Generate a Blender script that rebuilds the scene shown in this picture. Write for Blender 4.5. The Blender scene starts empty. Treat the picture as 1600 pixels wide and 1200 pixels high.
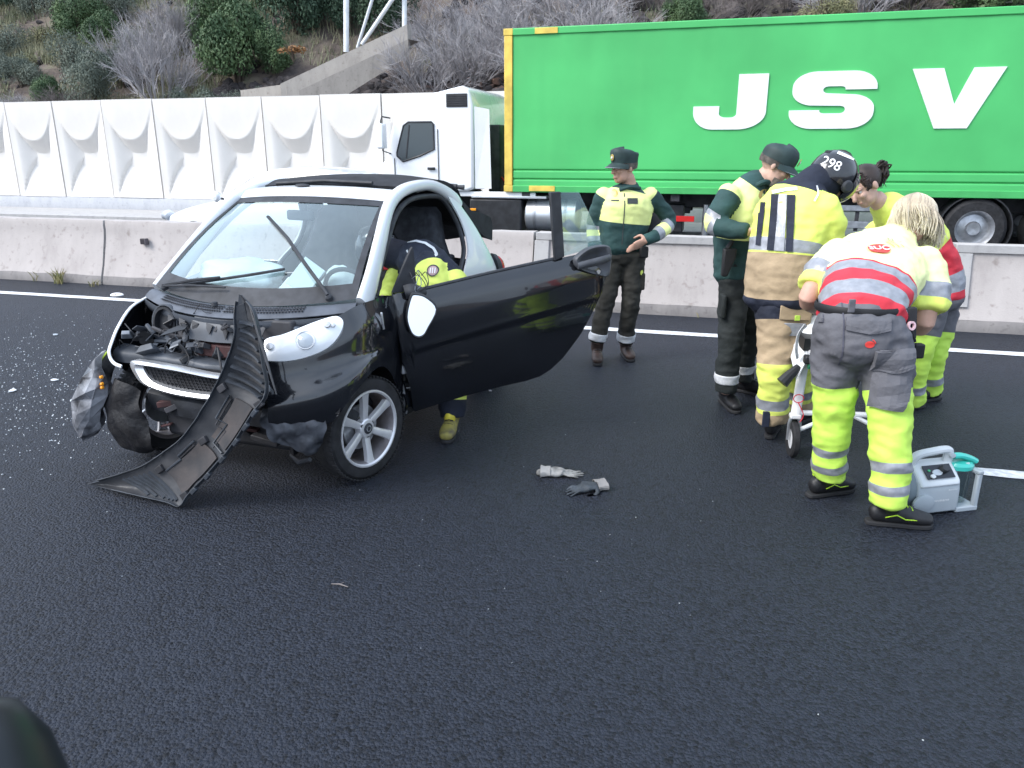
import bpy, bmesh, math, random
import numpy as np
from mathutils import Vector, Matrix, noise
from mathutils.bvhtree import BVHTree
R = math.radians
PI = math.pi
random.seed(7)
scene = bpy.context.scene
C = scene.collection

# ---------------------------------------------------------------- camera, sky, sun, exposure
CAM_H, CAM_P, CAM_F = 1.7, math.atan(0.3), 1200.0
cam_data = bpy.data.cameras.new('camera')
cam_data.sensor_width = 36.0
cam_data.lens = 27.0
cam_data.clip_start = 0.05
cam_data.clip_end = 600
cam_data.dof.use_dof = True
cam_data.dof.focus_distance = 5.5
cam_data.dof.aperture_fstop = 9.0
cam = bpy.data.objects.new('camera', cam_data)
C.objects.link(cam)
cam.location = (0, 0, CAM_H)
cam.rotation_euler = (PI / 2 - CAM_P, 0, 0)
scene.camera = cam

world = bpy.data.worlds.new('World')
scene.world = world
world.use_nodes = True
wn = world.node_tree.nodes
wl = world.node_tree.links
SUN_EL, SUN_AZ = R(44), R(246)          # azimuth clockwise from +Y: the veiled sun stands to the left and a little behind the camera
sky = wn.new('ShaderNodeTexSky')
sky.sky_type = 'NISHITA'
sky.sun_disc = False
sky.sun_elevation = SUN_EL
sky.sun_rotation = SUN_AZ
sky.dust_density = 4.0
sky.ozone_density = 2.0
hsv = wn.new('ShaderNodeHueSaturation')
hsv.inputs['Saturation'].default_value = 0.75
wl.new(sky.outputs['Color'], hsv.inputs['Color'])
# an even overcast veil over the clear sky, slightly uneven like real cloud
wtc = wn.new('ShaderNodeTexCoord')
wno = wn.new('ShaderNodeTexNoise')
wno.inputs['Scale'].default_value = 2.2
wno.inputs['Detail'].default_value = 5
wl.new(wtc.outputs['Generated'], wno.inputs['Vector'])
wrp = wn.new('ShaderNodeValToRGB')
wrp.color_ramp.elements[0].position = 0.3
wrp.color_ramp.elements[0].color = (3.3, 4.15, 5.5, 1)
wrp.color_ramp.elements[1].position = 0.7
wrp.color_ramp.elements[1].color = (5.1, 6.0, 7.3, 1)
wl.new(wno.outputs['Fac'], wrp.inputs['Fac'])
wmx = wn.new('ShaderNodeMix')
wmx.data_type = 'RGBA'
wmx.inputs[0].default_value = 0.72
wl.new(hsv.outputs['Color'], wmx.inputs[6])
wl.new(wrp.outputs['Color'], wmx.inputs[7])
wl.new(wmx.outputs[2], wn['Background'].inputs['Color'])
wn['Background'].inputs['Strength'].default_value = 0.15

sun_d = bpy.data.lights.new('sun', 'SUN')
sun_d.energy = 1.5
sun_d.angle = R(28)
sun_d.color = (1.0, 0.98, 0.95)
sun = bpy.data.objects.new('sun', sun_d)
C.objects.link(sun)
_sd = Vector((math.sin(SUN_AZ) * math.cos(SUN_EL), math.cos(SUN_AZ) * math.cos(SUN_EL), math.sin(SUN_EL)))
sun.rotation_euler = _sd.to_track_quat('Z', 'Y').to_euler()
sun.location = (-6, -8, 14)

scene.view_settings.view_transform = 'Standard'
scene.view_settings.look = 'None'
scene.view_settings.gamma = 1.0
scene.view_settings.exposure = 1.05
scene.render.engine = 'CYCLES'
scene.render.resolution_x = 1024
scene.render.resolution_y = 768

# ---------------------------------------------------------------- frames: the road runs at -16 degrees
RA = R(-16)
RX = Vector((math.cos(RA), math.sin(RA), 0))
RN = Vector((-RX.y, RX.x, 0))
def rd(s, d, z=0.0):
    return RX * s + RN * d + Vector((0, 0, z))
def ray(u, v):
    x, y = (u - 800) / CAM_F, -(v - 600) / CAM_F
    f = Vector((0, math.cos(CAM_P), -math.sin(CAM_P)))
    up = Vector((0, math.sin(CAM_P), math.cos(CAM_P)))
    return f + Vector((x, 0, 0)) + up * y
def at(u, v, Y):
    """photo pixel to world point at depth Y (metres ahead of the camera)"""
    k = ray(u, v)
    return Vector((0, 0, CAM_H)) + k * (Y / k.y)
def ats(u, v, d):
    """photo pixel to (s, z) on the road-parallel vertical plane d metres out"""
    k = ray(u, v)
    q = Vector((0, 0, CAM_H)) + k * (d / k.dot(RN))
    return q.dot(RX), q.z
def ground(u, v, z=0.0):
    k = ray(u, v)
    return Vector((0, 0, CAM_H)) + k * ((z - CAM_H) / k.z)

# ---------------------------------------------------------------- materials
MATS = {}
def mat(name, col, rough=0.5, metal=0.0, var=None, bump=None, spec=0.5, coat=0.0, trans=0.0, emit=None, alpha=1.0, sheen=0.0, ior=1.45):
    """var=(scale, amount, (r,g,b) second colour or None); bump=(scale, strength, distance)"""
    m = bpy.data.materials.new(name)
    m.use_nodes = True
    nt = m.node_tree
    b = nt.nodes['Principled BSDF']
    b.inputs['Base Color'].default_value = (*col, 1)
    b.inputs['Roughness'].default_value = rough
    b.inputs['Metallic'].default_value = metal
    b.inputs['Specular IOR Level'].default_value = spec
    b.inputs['Coat Weight'].default_value = coat
    b.inputs['Coat Roughness'].default_value = 0.04
    b.inputs['Transmission Weight'].default_value = trans
    b.inputs['IOR'].default_value = ior
    b.inputs['Alpha'].default_value = alpha
    b.inputs['Sheen Weight'].default_value = sheen
    if emit:
        b.inputs['Emission Color'].default_value = (*emit[0], 1)
        b.inputs['Emission Strength'].default_value = emit[1]
    tc = None
    if var or bump:
        tc = nt.nodes.new('ShaderNodeTexCoord')
    if var:
        n = nt.nodes.new('ShaderNodeTexNoise')
        n.inputs['Scale'].default_value = var[0]
        n.inputs['Detail'].default_value = 6
        nt.links.new(tc.outputs['Object'], n.inputs['Vector'])
        r = nt.nodes.new('ShaderNodeValToRGB')
        a = var[1]
        second = var[2] if len(var) > 2 and var[2] else tuple(max(0, c * (1 - a)) for c in col)
        first = col if len(var) > 2 and var[2] else tuple(min(1, c * (1 + a)) for c in col)
        r.color_ramp.elements[0].position = 0.36
        r.color_ramp.elements[1].position = 0.64
        r.color_ramp.elements[0].color = (*second, 1)
        r.color_ramp.elements[1].color = (*first, 1)
        nt.links.new(n.outputs['Fac'], r.inputs['Fac'])
        nt.links.new(r.outputs['Color'], b.inputs['Base Color'])
        rm = nt.nodes.new('ShaderNodeMapRange')
        rm.inputs['To Min'].default_value = min(1, rough + 0.12)
        rm.inputs['To Max'].default_value = max(0.02, rough - 0.06)
        nt.links.new(n.outputs['Fac'], rm.inputs['Value'])
        nt.links.new(rm.outputs['Result'], b.inputs['Roughness'])
    if bump:
        n2 = nt.nodes.new('ShaderNodeTexNoise')
        n2.inputs['Scale'].default_value = bump[0]
        n2.inputs['Detail'].default_value = 5
        nt.links.new(tc.outputs['Object'], n2.inputs['Vector'])
        bp = nt.nodes.new('ShaderNodeBump')
        bp.inputs['Strength'].default_value = bump[1]
        bp.inputs['Distance'].default_value = bump[2]
        nt.links.new(n2.outputs['Fac'], bp.inputs['Height'])
        nt.links.new(bp.outputs['Normal'], b.inputs['Normal'])
    MATS[name] = m
    return m

# ---------------------------------------------------------------- mesh helpers
def tag(o, label=None, cat=None, group=None, kind=None):
    if label: o['label'] = label
    if cat: o['category'] = cat
    if group: o['group'] = group
    if kind: o['kind'] = kind
    return o
def thing(name, label, cat, loc=(0, 0, 0), rotz=0.0, group=None):
    o = bpy.data.objects.new(name, None)
    o.empty_display_size = 0.2
    C.objects.link(o)
    o.location = loc
    o.rotation_euler = (0, 0, rotz)
    return tag(o, label, cat, group)
def link(name, me, parent=None):
    o = bpy.data.objects.new(name, me)
    C.objects.link(o)
    o.parent = parent
    return o
def frame_from(t, hint):
    t = Vector(t).normalized()
    a = Vector(hint) - t * Vector(hint).dot(t)
    if a.length < 1e-5:
        a = t.orthogonal()
    a.normalize()
    return a, t.cross(a)
def crv(pts, n, closed=False):
    """Catmull-Rom through pts, n samples per span"""
    P = [Vector(p) for p in pts]
    out = []
    m = len(P)
    spans = m if closed else m - 1
    for i in range(spans):
        if closed:
            p0, p1, p2, p3 = P[(i - 1) % m], P[i], P[(i + 1) % m], P[(i + 2) % m]
        else:
            p1, p2 = P[i], P[i + 1]
            p0 = P[i - 1] if i > 0 else p1 * 2 - p2
            p3 = P[i + 2] if i + 2 < m else p2 * 2 - p1
        for k in range(n):
            t = k / n
            out.append(0.5 * (2 * p1 + (p2 - p0) * t + (2 * p0 - 5 * p1 + 4 * p2 - p3) * t * t + (3 * p1 - p0 - 3 * p2 + p3) * t ** 3))
    if not closed:
        out.append(P[-1].copy())
    return out

class MB:
    """collects geometry for ONE mesh object"""
    def __init__(self):
        self.v, self.f, self.mi, self.cur = [], [], [], 0
    def add(self, vs, fs):
        o = len(self.v)
        self.v += [tuple(x) for x in vs]
        self.f += [tuple(i + o for i in f) for f in fs]
        self.mi += [self.cur] * len(fs)
        return self
    def box(self, c, s, M=None, taper=1.0):
        x, y, z = s[0] / 2, s[1] / 2, s[2] / 2
        vs = [Vector((sx * x * (taper if sz > 0 else 1), sy * y * (taper if sz > 0 else 1), sz * z)) for sz in (-1, 1) for sx, sy in ((-1, -1), (1, -1), (1, 1), (-1, 1))]
        if M is not None: vs = [M @ v for v in vs]
        vs = [v + Vector(c) for v in vs]
        return self.add(vs, [(3, 2, 1, 0), (4, 5, 6, 7), (0, 1, 5, 4), (1, 2, 6, 5), (2, 3, 7, 6), (3, 0, 4, 7)])
    def tube(self, pts, rad, n=8, hint=(0, 0, 1), cap=True, ry=None):
        P = [Vector(p) for p in pts]
        rs = rad if isinstance(rad, (list, tuple)) else [rad] * len(P)
        vs, fs = [], []
        prev = Vector(hint)
        for i, p in enumerate(P):
            t = (P[min(i + 1, len(P) - 1)] - P[max(i - 1, 0)])
            if t.length < 1e-9: t = Vector((0, 0, 1))
            a, b = frame_from(t, prev)
            prev = a if i or abs(Vector(hint).dot(t.normalized())) > .99 else Vector(hint)
            r = rs[i]
            rx, rr = (r if isinstance(r, (list, tuple)) else (r, r))
            if ry: rr = rx * ry
            for k in range(n):
                w = 2 * PI * k / n
                vs.append(p + a * (rx * math.cos(w)) + b * (rr * math.sin(w)))
        for i in range(len(P) - 1):
            for k in range(n):
                k2 = (k + 1) % n
                fs.append((i * n + k, i * n + k2, (i + 1) * n + k2, (i + 1) * n + k))
        if cap:
            fs.append(tuple(range(n - 1, -1, -1)))
            fs.append(tuple((len(P) - 1) * n + k for k in range(n)))
        return self.add(vs, fs)
    def lathe(self, prof, c=(0, 0, 0), axis=(0, 0, 1), n=24, hint=(1, 0, 0), closed=False, sx=1.0, sy=1.0):
        """prof: list of (radius, height) along axis"""
        a, b = frame_from(axis, hint)
        t = Vector(axis).normalized()
        vs, fs = [], []
        for r, h in prof:
            for k in range(n):
                w = 2 * PI * k / n
                vs.append(Vector(c) + t * h + a * (r * sx * math.cos(w)) + b * (r * sy * math.sin(w)))
        m = len(prof)
        for i in range(m if closed else m - 1):
            j = (i + 1) % m
            for k in range(n):
                k2 = (k + 1) % n
                fs.append((i * n + k, i * n + k2, j * n + k2, j * n + k))
        if not closed:
            if prof[0][0] > 1e-6: fs.append(tuple(range(n - 1, -1, -1)))
            if prof[-1][0] > 1e-6: fs.append(tuple((m - 1) * n + k for k in range(n)))
        return self.add(vs, fs)
    def prism(self, poly, vec):
        """polygon (3d points, in order) swept along vec"""
        P = [Vector(p) for p in poly]
        n = len(P)
        nrm = Vector((0, 0, 0))
        for i in range(n): nrm += P[i].cross(P[(i + 1) % n])
        if nrm.dot(Vector(vec)) > 0: P.reverse()
        vs = P + [p + Vector(vec) for p in P]
        fs = [tuple(range(n)), tuple(range(2 * n - 1, n - 1, -1))]
        fs += [((i + 1) % n, i, n + i, n + (i + 1) % n) for i in range(n)]
        return self.add(vs, fs)
    def grid(self, rows, thick=0.0, flip=False):
        """rows: list of equally long point rows; thick: give it a back and rim"""
        nr, nc = len(rows), len(rows[0])
        P = [[Vector(p) for p in r] for r in rows]
        vs = [p for r in P for p in r]
        q = lambda i, j: i * nc + j
        fs = [(q(i, j), q(i, j + 1), q(i + 1, j + 1), q(i + 1, j)) for i in range(nr - 1) for j in range(nc - 1)]
        if thick:
            N = []
            for i in range(nr):
                for j in range(nc):
                    du = P[i][min(j + 1, nc - 1)] - P[i][max(j - 1, 0)]
                    dv = P[min(i + 1, nr - 1)][j] - P[max(i - 1, 0)][j]
                    n = du.cross(dv)
                    N.append(n.normalized() if n.length > 1e-9 else Vector((0, 0, 1)))
            o = len(vs)
            sgn = -1 if not flip else 1
            vs = vs + [v + n * thick * sgn for v, n in zip(vs, N)]
            back = [tuple(o + i for i in reversed(f)) for f in fs]
            rim = []
            for j in range(nc - 1):
                rim.append((q(0, j + 1), q(0, j), o + q(0, j), o + q(0, j + 1)))
                rim.append((q(nr - 1, j), q(nr - 1, j + 1), o + q(nr - 1, j + 1), o + q(nr - 1, j)))
            for i in range(nr - 1):
                rim.append((q(i, 0), q(i + 1, 0), o + q(i + 1, 0), o + q(i, 0)))
                rim.append((q(i + 1, nc - 1), q(i, nc - 1), o + q(i, nc - 1), o + q(i + 1, nc - 1)))
            fs = fs + back + rim
        if flip: fs = [tuple(reversed(f)) for f in fs]
        return self.add(vs, fs)
    def patch(self, ctrl, nu=6, nv=6, thick=0.0, flip=False, fn=None):
        """smooth surface through a grid of control points"""
        rows = [crv(r, nu) for r in ctrl]
        cols = [crv([r[j] for r in rows], nv) for j in range(len(rows[0]))]
        G = [[cols[j][i] for j in range(len(cols))] for i in range(len(cols[0]))]
        if fn: G = [[fn(p, i, j) for j, p in enumerate(r)] for i, r in enumerate(G)]
        return self.grid(G, thick, flip)
    def mesh(self, name, mats, smooth=True, auto=35):
        me = bpy.data.meshes.new(name)
        me.from_pydata(self.v, [], self.f)
        for m in (mats if isinstance(mats, (list, tuple)) else [mats]):
            me.materials.append(m)
        if any(self.mi): me.polygons.foreach_set('material_index', self.mi)
        me.update()
        if smooth:
            me.polygons.foreach_set('use_smooth', [True] * len(me.polygons))
            sharp_edges(me, auto)
        return me
    def build(self, name, mats, parent=None, smooth=True, auto=35, bevel=0.0, seg=2):
        o = link(name, self.mesh(name, mats, smooth, auto), parent)
        if bevel:
            b = o.modifiers.new('bevel', 'BEVEL')
            b.width = bevel
            b.segments = seg
            b.limit_method = 'ANGLE'
            b.angle_limit = R(40)
            b.harden_normals = False
        return o
def sharp_edges(me, deg):
    try:
        me.set_sharp_from_angle(angle=R(deg))
    except Exception:
        pass
def box_obj(name, c, s, m, parent=None, bevel=0.01, M=None):
    return MB().box(c, s, M).build(name, m, parent, bevel=bevel)
def copy_tree(o, parent=None):
    c = o.copy()
    C.objects.link(c)
    c.parent = parent
    for ch in list(o.children):
        copy_tree(ch, c)
    return c
def mesh_obj_bvh(o):
    dg = bpy.context.evaluated_depsgraph_get()
    return BVHTree.FromObject(o, dg)
def text_mesh(body, size=1.0, extrude=0.0, bold=0.0, res=6):
    cu = bpy.data.curves.new('txt', 'FONT')
    cu.body = body
    cu.size = size
    cu.align_x = 'CENTER'
    cu.align_y = 'CENTER'
    cu.extrude = extrude
    cu.offset = bold
    cu.resolution_u = res
    o = bpy.data.objects.new('txt', cu)
    C.objects.link(o)
    dg = bpy.context.evaluated_depsgraph_get()
    me = bpy.data.meshes.new_from_object(o.evaluated_get(dg))
    bpy.data.objects.remove(o)
    return me
def decal(name, me, m, target, org, xdir, ydir, parent, lift=0.002, sub=0):
    """wrap a flat mesh (x,y) onto target along -(x cross y) seen from org; coordinates of target's own space"""
    X = Vector(xdir).normalized()
    Y = Vector(ydir) - X * Vector(ydir).dot(X)
    Y.normalize()
    N = X.cross(Y)
    bm = bmesh.new()
    bm.from_mesh(me)
    if sub:
        bmesh.ops.triangulate(bm, faces=bm.faces[:])
        bmesh.ops.subdivide_edges(bm, edges=bm.edges[:], cuts=sub, use_grid_fill=True)
    bvh = BVHTree.FromPolygons([v.co.copy() for v in target.data.vertices], [tuple(p.vertices) for p in target.data.polygons])
    dead = []
    for v in bm.verts:
        p = Vector(org) + X * v.co.x + Y * v.co.y
        hit = bvh.ray_cast(p + N * 0.25, -N, 0.6)
        if hit[0] is None:
            dead.append(v)
        else:
            v.co = hit[0] + N * lift + hit[1] * 0.0005
    if dead: bmesh.ops.delete(bm, geom=dead, context='VERTS')
    out = bpy.data.meshes.new(name)
    bm.to_mesh(out)
    bm.free()
    out.materials.clear()
    out.materials.append(m)
    return link(name, out, parent)
def flat_mesh(polys):
    b = MB()
    for p in polys:
        b.add([(x, y, 0) for x, y in p], [tuple(range(len(p)))])
    return b.mesh('flat', [], smooth=False)
def disc_poly(r, n=24, cx=0, cy=0, rx=1.0, ry=1.0):
    return [(cx + r * rx * math.cos(2 * PI * k / n), cy + r * ry * math.sin(2 * PI * k / n)) for k in range(n)]
def strip_poly(pts, w):
    L, Rr = [], []
    for i, p in enumerate(pts):
        a, b = pts[max(i - 1, 0)], pts[min(i + 1, len(pts) - 1)]
        t = Vector((b[0] - a[0], b[1] - a[1])).normalized()
        L.append((p[0] - t.y * w / 2, p[1] + t.x * w / 2))
        Rr.append((p[0] + t.y * w / 2, p[1] - t.x * w / 2))
    return [[L[i], L[i + 1], Rr[i + 1], Rr[i]] for i in range(len(pts) - 1)]

ORD = ['first', 'second', 'third', 'fourth', 'fifth', 'sixth', 'seventh', 'eighth', 'ninth', 'tenth', 'eleventh', 'twelfth', 'thirteenth', 'fourteenth', 'fifteenth', 'sixteenth']

# ================================================================ SETTING
def asphalt():
    m = bpy.data.materials.new('asphalt')
    m.use_nodes = True
    nt = m.node_tree
    L = nt.links.new
    b = nt.nodes['Principled BSDF']
    tc = nt.nodes.new('ShaderNodeTexCoord')
    vor = nt.nodes.new('ShaderNodeTexVoronoi')
    vor.inputs['Scale'].default_value = 84
    n1 = nt.nodes.new('ShaderNodeTexNoise')
    n1.inputs['Scale'].default_value = 150
    n1.inputs['Detail'].default_value = 4
    n1.inputs['Roughness'].default_value = 0.62
    n2 = nt.nodes.new('ShaderNodeTexNoise')
    n2.inputs['Scale'].default_value = 0.55
    n2.inputs['Detail'].default_value = 4
    for n in (vor, n1, n2): L(tc.outputs['Object'], n.inputs['Vector'])
    r = nt.nodes.new('ShaderNodeValToRGB')
    r.color_ramp.elements[0].position = 0.22
    r.color_ramp.elements[0].color = (0.0026, 0.0040, 0.0078, 1)
    r.color_ramp.elements[1].position = 0.8
    r.color_ramp.elements[1].color = (0.0205, 0.0265, 0.042, 1)
    mx = nt.nodes.new('ShaderNodeMath')
    mx.operation = 'MULTIPLY_ADD'
    L(vor.outputs['Color'], mx.inputs[0])
    mx.inputs[1].default_value = 1.0
    sc = nt.nodes.new('ShaderNodeMath')
    sc.operation = 'MULTIPLY'
    L(n2.outputs['Fac'], sc.inputs[0])
    sc.inputs[1].default_value = 0.35
    L(sc.outputs[0], mx.inputs[2])
    L(mx.outputs[0], r.inputs['Fac'])
    L(r.outputs['Color'], b.inputs['Base Color'])
    h = nt.nodes.new('ShaderNodeMath')
    h.operation = 'MULTIPLY_ADD'
    L(vor.outputs['Distance'], h.inputs[0])
    h.inputs[1].default_value = -1.0
    h2 = nt.nodes.new('ShaderNodeMath')
    h2.operation = 'MULTIPLY_ADD'
    L(vor.outputs['Color'], h2.inputs[0])
    h2.inputs[1].default_value = 0.55
    L(n1.outputs['Fac'], h2.inputs[2])
    L(h2.outputs[0], h.inputs[2])
    bp = nt.nodes.new('ShaderNodeBump')
    bp.inputs['Strength'].default_value = 1.0
    bp.inputs['Distance'].default_value = 0.012
    L(h.outputs[0], bp.inputs['Height'])
    L(bp.outputs['Normal'], b.inputs['Normal'])
    b.inputs['Roughness'].default_value = 0.52
    b.inputs['Specular IOR Level'].default_value = 0.36
    return m
M_ASPH = asphalt()
M_LINE = mat('road_paint', (0.78, 0.79, 0.80), 0.6, var=(26, 0.12, (0.52, 0.53, 0.55)), bump=(150, 0.4, 0.004))
def concrete(name, col, dark, stain):
    m = bpy.data.materials.new(name)
    m.use_nodes = True
    nt = m.node_tree
    L = nt.links.new
    b = nt.nodes['Principled BSDF']
    tc = nt.nodes.new('ShaderNodeTexCoord')
    mp = nt.nodes.new('ShaderNodeMapping')
    mp.inputs['Scale'].default_value = (1.5, 1.5, 0.55)
    L(tc.outputs['Object'], mp.inputs['Vector'])
    n = nt.nodes.new('ShaderNodeTexNoise')
    n.inputs['Scale'].default_value = 2.6
    n.inputs['Detail'].default_value = 9
    n.inputs['Roughness'].default_value = 0.68
    L(mp.outputs[0], n.inputs['Vector'])
    r = nt.nodes.new('ShaderNodeValToRGB')
    e = r.color_ramp.elements
    e[0].position, e[0].color = 0.30, (*dark, 1)
    e[1].position, e[1].color = 0.66, (*col, 1)
    k = e.new(0.45)
    k.color = tuple((a * 0.4 + c * 0.6) for a, c in zip(dark, col)) + (1,)
    L(n.outputs['Fac'], r.inputs['Fac'])
    n3 = nt.nodes.new('ShaderNodeTexNoise')
    n3.inputs['Scale'].default_value = 14
    n3.inputs['Detail'].default_value = 6
    L(tc.outputs['Object'], n3.inputs['Vector'])
    r3 = nt.nodes.new('ShaderNodeValToRGB')
    r3.color_ramp.elements[0].position = 0.24
    r3.color_ramp.elements[0].color = (*stain, 1)
    r3.color_ramp.elements[1].position = 0.42
    r3.color_ramp.elements[1].color = (1, 1, 1, 1)
    L(n3.outputs['Fac'], r3.inputs['Fac'])
    mix = nt.nodes.new('ShaderNodeMix')
    mix.data_type = 'RGBA'
    mix.blend_type = 'MULTIPLY'
    mix.inputs[0].default_value = 0.8
    L(r.outputs['Color'], mix.inputs[6])
    L(r3.outputs['Color'], mix.inputs[7])
    L(mix.outputs[2], b.inputs['Base Color'])
    n4 = nt.nodes.new('ShaderNodeTexNoise')
    n4.inputs['Scale'].default_value = 70
    n4.inputs['Detail'].default_value = 4
    L(tc.outputs['Object'], n4.inputs['Vector'])
    bp = nt.nodes.new('ShaderNodeBump')
    bp.inputs['Strength'].default_value = 0.35
    bp.inputs['Distance'].default_value = 0.006
    L(n4.outputs['Fac'], bp.inputs['Height'])
    L(bp.outputs['Normal'], b.inputs['Normal'])
    b.inputs['Roughness'].default_value = 0.85
    return m
M_BARR = concrete('barrier_concrete', (0.46, 0.42, 0.40), (0.36, 0.325, 0.31), (0.62, 0.58, 0.56))
M_CAP = concrete('barrier_concrete_grey', (0.44, 0.43, 0.42), (0.34, 0.33, 0.33), (0.6, 0.6, 0.6))
M_DIRTY = concrete('dirty_concrete', (0.27, 0.25, 0.24), (0.15, 0.14, 0.14), (0.5, 0.48, 0.46))
M_BASE = concrete('far_wall_concrete', (0.47, 0.48, 0.50), (0.36, 0.37, 0.40), (0.62, 0.62, 0.64))
M_PANEL = mat('white_panel_concrete', (0.76, 0.735, 0.70), 0.8, var=(0.7, 0.06, (0.66, 0.63, 0.59)), bump=(45, 0.2, 0.004))
M_JOINT = mat('joint_rubber', (0.10, 0.10, 0.11), 0.9)  # dark grey filler set in the gaps between wall panels

# ground under everything (dark soil), road sheets 4 mm apart
def sheet(name, s0, s1, d0, d1, z, m, ns=1, nd=1, kind='structure'):
    rows = [[rd(s0 + (s1 - s0) * i / ns, d0 + (d1 - d0) * j / nd, z) for i in range(ns + 1)] for j in range(nd + 1)]
    o = MB().grid(rows).build(name, m, smooth=False)
    return tag(o, kind=kind)
M_SOIL = mat('volcanic_soil', (0.16, 0.12, 0.10), 0.95, var=(0.9, 0.3, (0.075, 0.06, 0.055)), bump=(5, 0.8, 0.08))
sheet('ground', -320, 320, -320, 320, -0.012, M_SOIL)
sheet('road', -320, 320, -6.5, 19.2, 0.0, M_ASPH)
def painted(name, s0, s1, d, w, label_kind='structure'):
    n = max(2, int((s1 - s0) / 0.16))
    n = min(n, 260)
    top, bot = [], []
    for i in range(n + 1):
        s = s0 + (s1 - s0) * i / n
        top.append(rd(s, d + w / 2 + random.uniform(-0.006, 0.006), 0.004))
        bot.append(rd(s, d - w / 2 + random.uniform(-0.006, 0.006), 0.004))
    return tag(MB().grid([bot, top]).build(name, M_LINE, smooth=False), kind='structure')
painted('edge_line', -26, 14, 7.56, 0.15)
for k in range(-1, 3):
    painted('lane_marking', 1.38 + k * 8.5 if k >= 0 else -12.2, 4.9 + k * 8.5 if k >= 0 else -8.6, 4.53, 0.11)
painted('far_edge_line', -40, 30, 10.15, 0.14)
MBK = MB().prism([rd(-75, 17.05, 0.0), rd(-75, 17.05, 0.10), rd(-75, 17.12, 0.12), rd(-75, 19.05, 0.14), rd(-75, 19.05, 0.0)], RX * 130)
tag(MBK.build('far_pavement', M_CAP, smooth=False), kind='structure')

# ---- precast barrier units in the median
PROF = [(0.0, 0.0), (0.0, 0.06), (0.022, 0.115), (0.075, 0.245), (0.165, 0.60), (0.185, 0.71), (0.185, 0.79), (0.20, 0.835), (0.40, 0.835), (0.415, 0.79), (0.435, 0.6), (0.525, 0.245), (0.60, 0.075), (0.60, 0.0)]
BD = 8.43
def barrier_unit(s0, s1, label, recess):
    t = thing('concrete_barrier', label, 'barrier', rd(s0, BD), RA, 'concrete barrier units in the median')
    L = s1 - s0
    nx = max(6, int(L / 0.22))
    g = 0.016
    rng = random.Random(int(s0 * 10))
    def row(p, jit):
        return [Vector((g + (L - 2 * g) * i / nx, p[0] + jit * noise.noise(Vector((s0 + i * 0.6, p[1] * 9, 3.1))), p[1] + (jit * 1.5 * noise.noise(Vector((s0 + i * 0.9, 2.0, p[1] * 7))) if p[1] > 0.02 else 0))) for i in range(nx + 1)]
    foot = [PROF[i] for i in (0, 1, 2)]
    b = MB().grid([row(p, 0.012) for p in foot])
    b.add([], [])
    b.build('footing', M_DIRTY, t)
    body = [PROF[i] for i in range(2, len(PROF))]
    if recess:                                  # shallow panel sunk between a top lip and the end ribs
        rows = []
        for p in body:
            r = row(p, 0.004)
            if 0.23 < p[1] < 0.72 and p[0] < 0.3:
                for i, v in enumerate(r):
                    if 0.10 < v.x < L - 0.10: v.y += 0.0
            rows.append(r)
        b = MB().grid(rows)
        o = b.build('barrier_body', M_BARR, t)
        lip = MB().box((L / 2, 0.178, 0.80), (L - 2 * g - 0.006, 0.03, 0.085))
        lip.build('top_lip', M_CAP, t, bevel=0.008)
        for x in (0.09, L - 0.09):
            rb = MB()
            rb.grid([[(x - 0.085, 0.045, 0.235), (x + 0.085, 0.045, 0.235)], [(x - 0.085, 0.150, 0.66), (x + 0.085, 0.150, 0.66)], [(x - 0.085, 0.163, 0.755), (x + 0.085, 0.163, 0.755)]], 0.05)
            rb.build('end_rib', M_CAP, t, bevel=0.006)
    else:
        b = MB().grid([row(p, 0.010) for p in body])
        b.build('barrier_body', M_BARR, t)
    for x in (g, L - g):                        # end faces
        MB().add([(x, p[0], p[1]) for p in PROF], [tuple(range(len(PROF)))]).build('end_face', M_CAP, t, smooth=False)
    return t
barrier_unit(-26.2, -20.2, 'concrete median barrier unit at the far left beyond the picture edge', False)
barrier_unit(-20.2, -14.2, 'concrete median barrier unit left of the one holding the dark reflector', False)
barrier_unit(-14.2, -8.2, 'stained concrete median barrier unit at the left edge with weeds at its foot', False)
barrier_unit(-8.2, -2.2, 'long concrete median barrier unit behind the crashed black car', False)
barrier_unit(-2.2, 2.1, 'pinkish concrete median barrier unit behind the standing officer', True)
barrier_unit(2.1, 6.4, 'concrete median barrier unit at the right edge behind the blonde medic', True)
barrier_unit(6.4, 10.7, 'concrete median barrier unit just beyond the right picture edge', True)

# small dark reflector box on the barrier
t = thing('reflector_box', 'small dark reflector box fixed to the barrier at left', 'reflector', rd(-7.52, BD + 0.165, 0.585), RA)
MB().box((0, -0.045, 0), (0.10, 0.05, 0.075)).build('housing', mat('dark_plastic', (0.03, 0.025, 0.03), 0.5), t, bevel=0.006)
MB().box((0.045, -0.06, 0), (0.018, 0.06, 0.085)).build('end_plate', mat('dark_plastic_worn', (0.10, 0.09, 0.10), 0.6), t, bevel=0.004)
# road stud
t = thing('road_stud', 'white raised road stud on the edge line at left', 'road stud', rd(-4.9, 7.62), RA)
_p = ground(183, 462)
t.location = (_p.x, _p.y, 0.004)
MB().lathe([(0.085, 0), (0.085, 0.008), (0.07, 0.022), (0.035, 0.03), (0, 0.031)], n=20, sx=1.0, sy=0.8).build('stud_body', mat('white_ceramic', (0.8, 0.8, 0.82), 0.4), t)
MB().box((0, -0.045, 0.018), (0.07, 0.02, 0.014)).build('reflector', MATS['dark_plastic_worn'], t, bevel=0.003)

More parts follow.
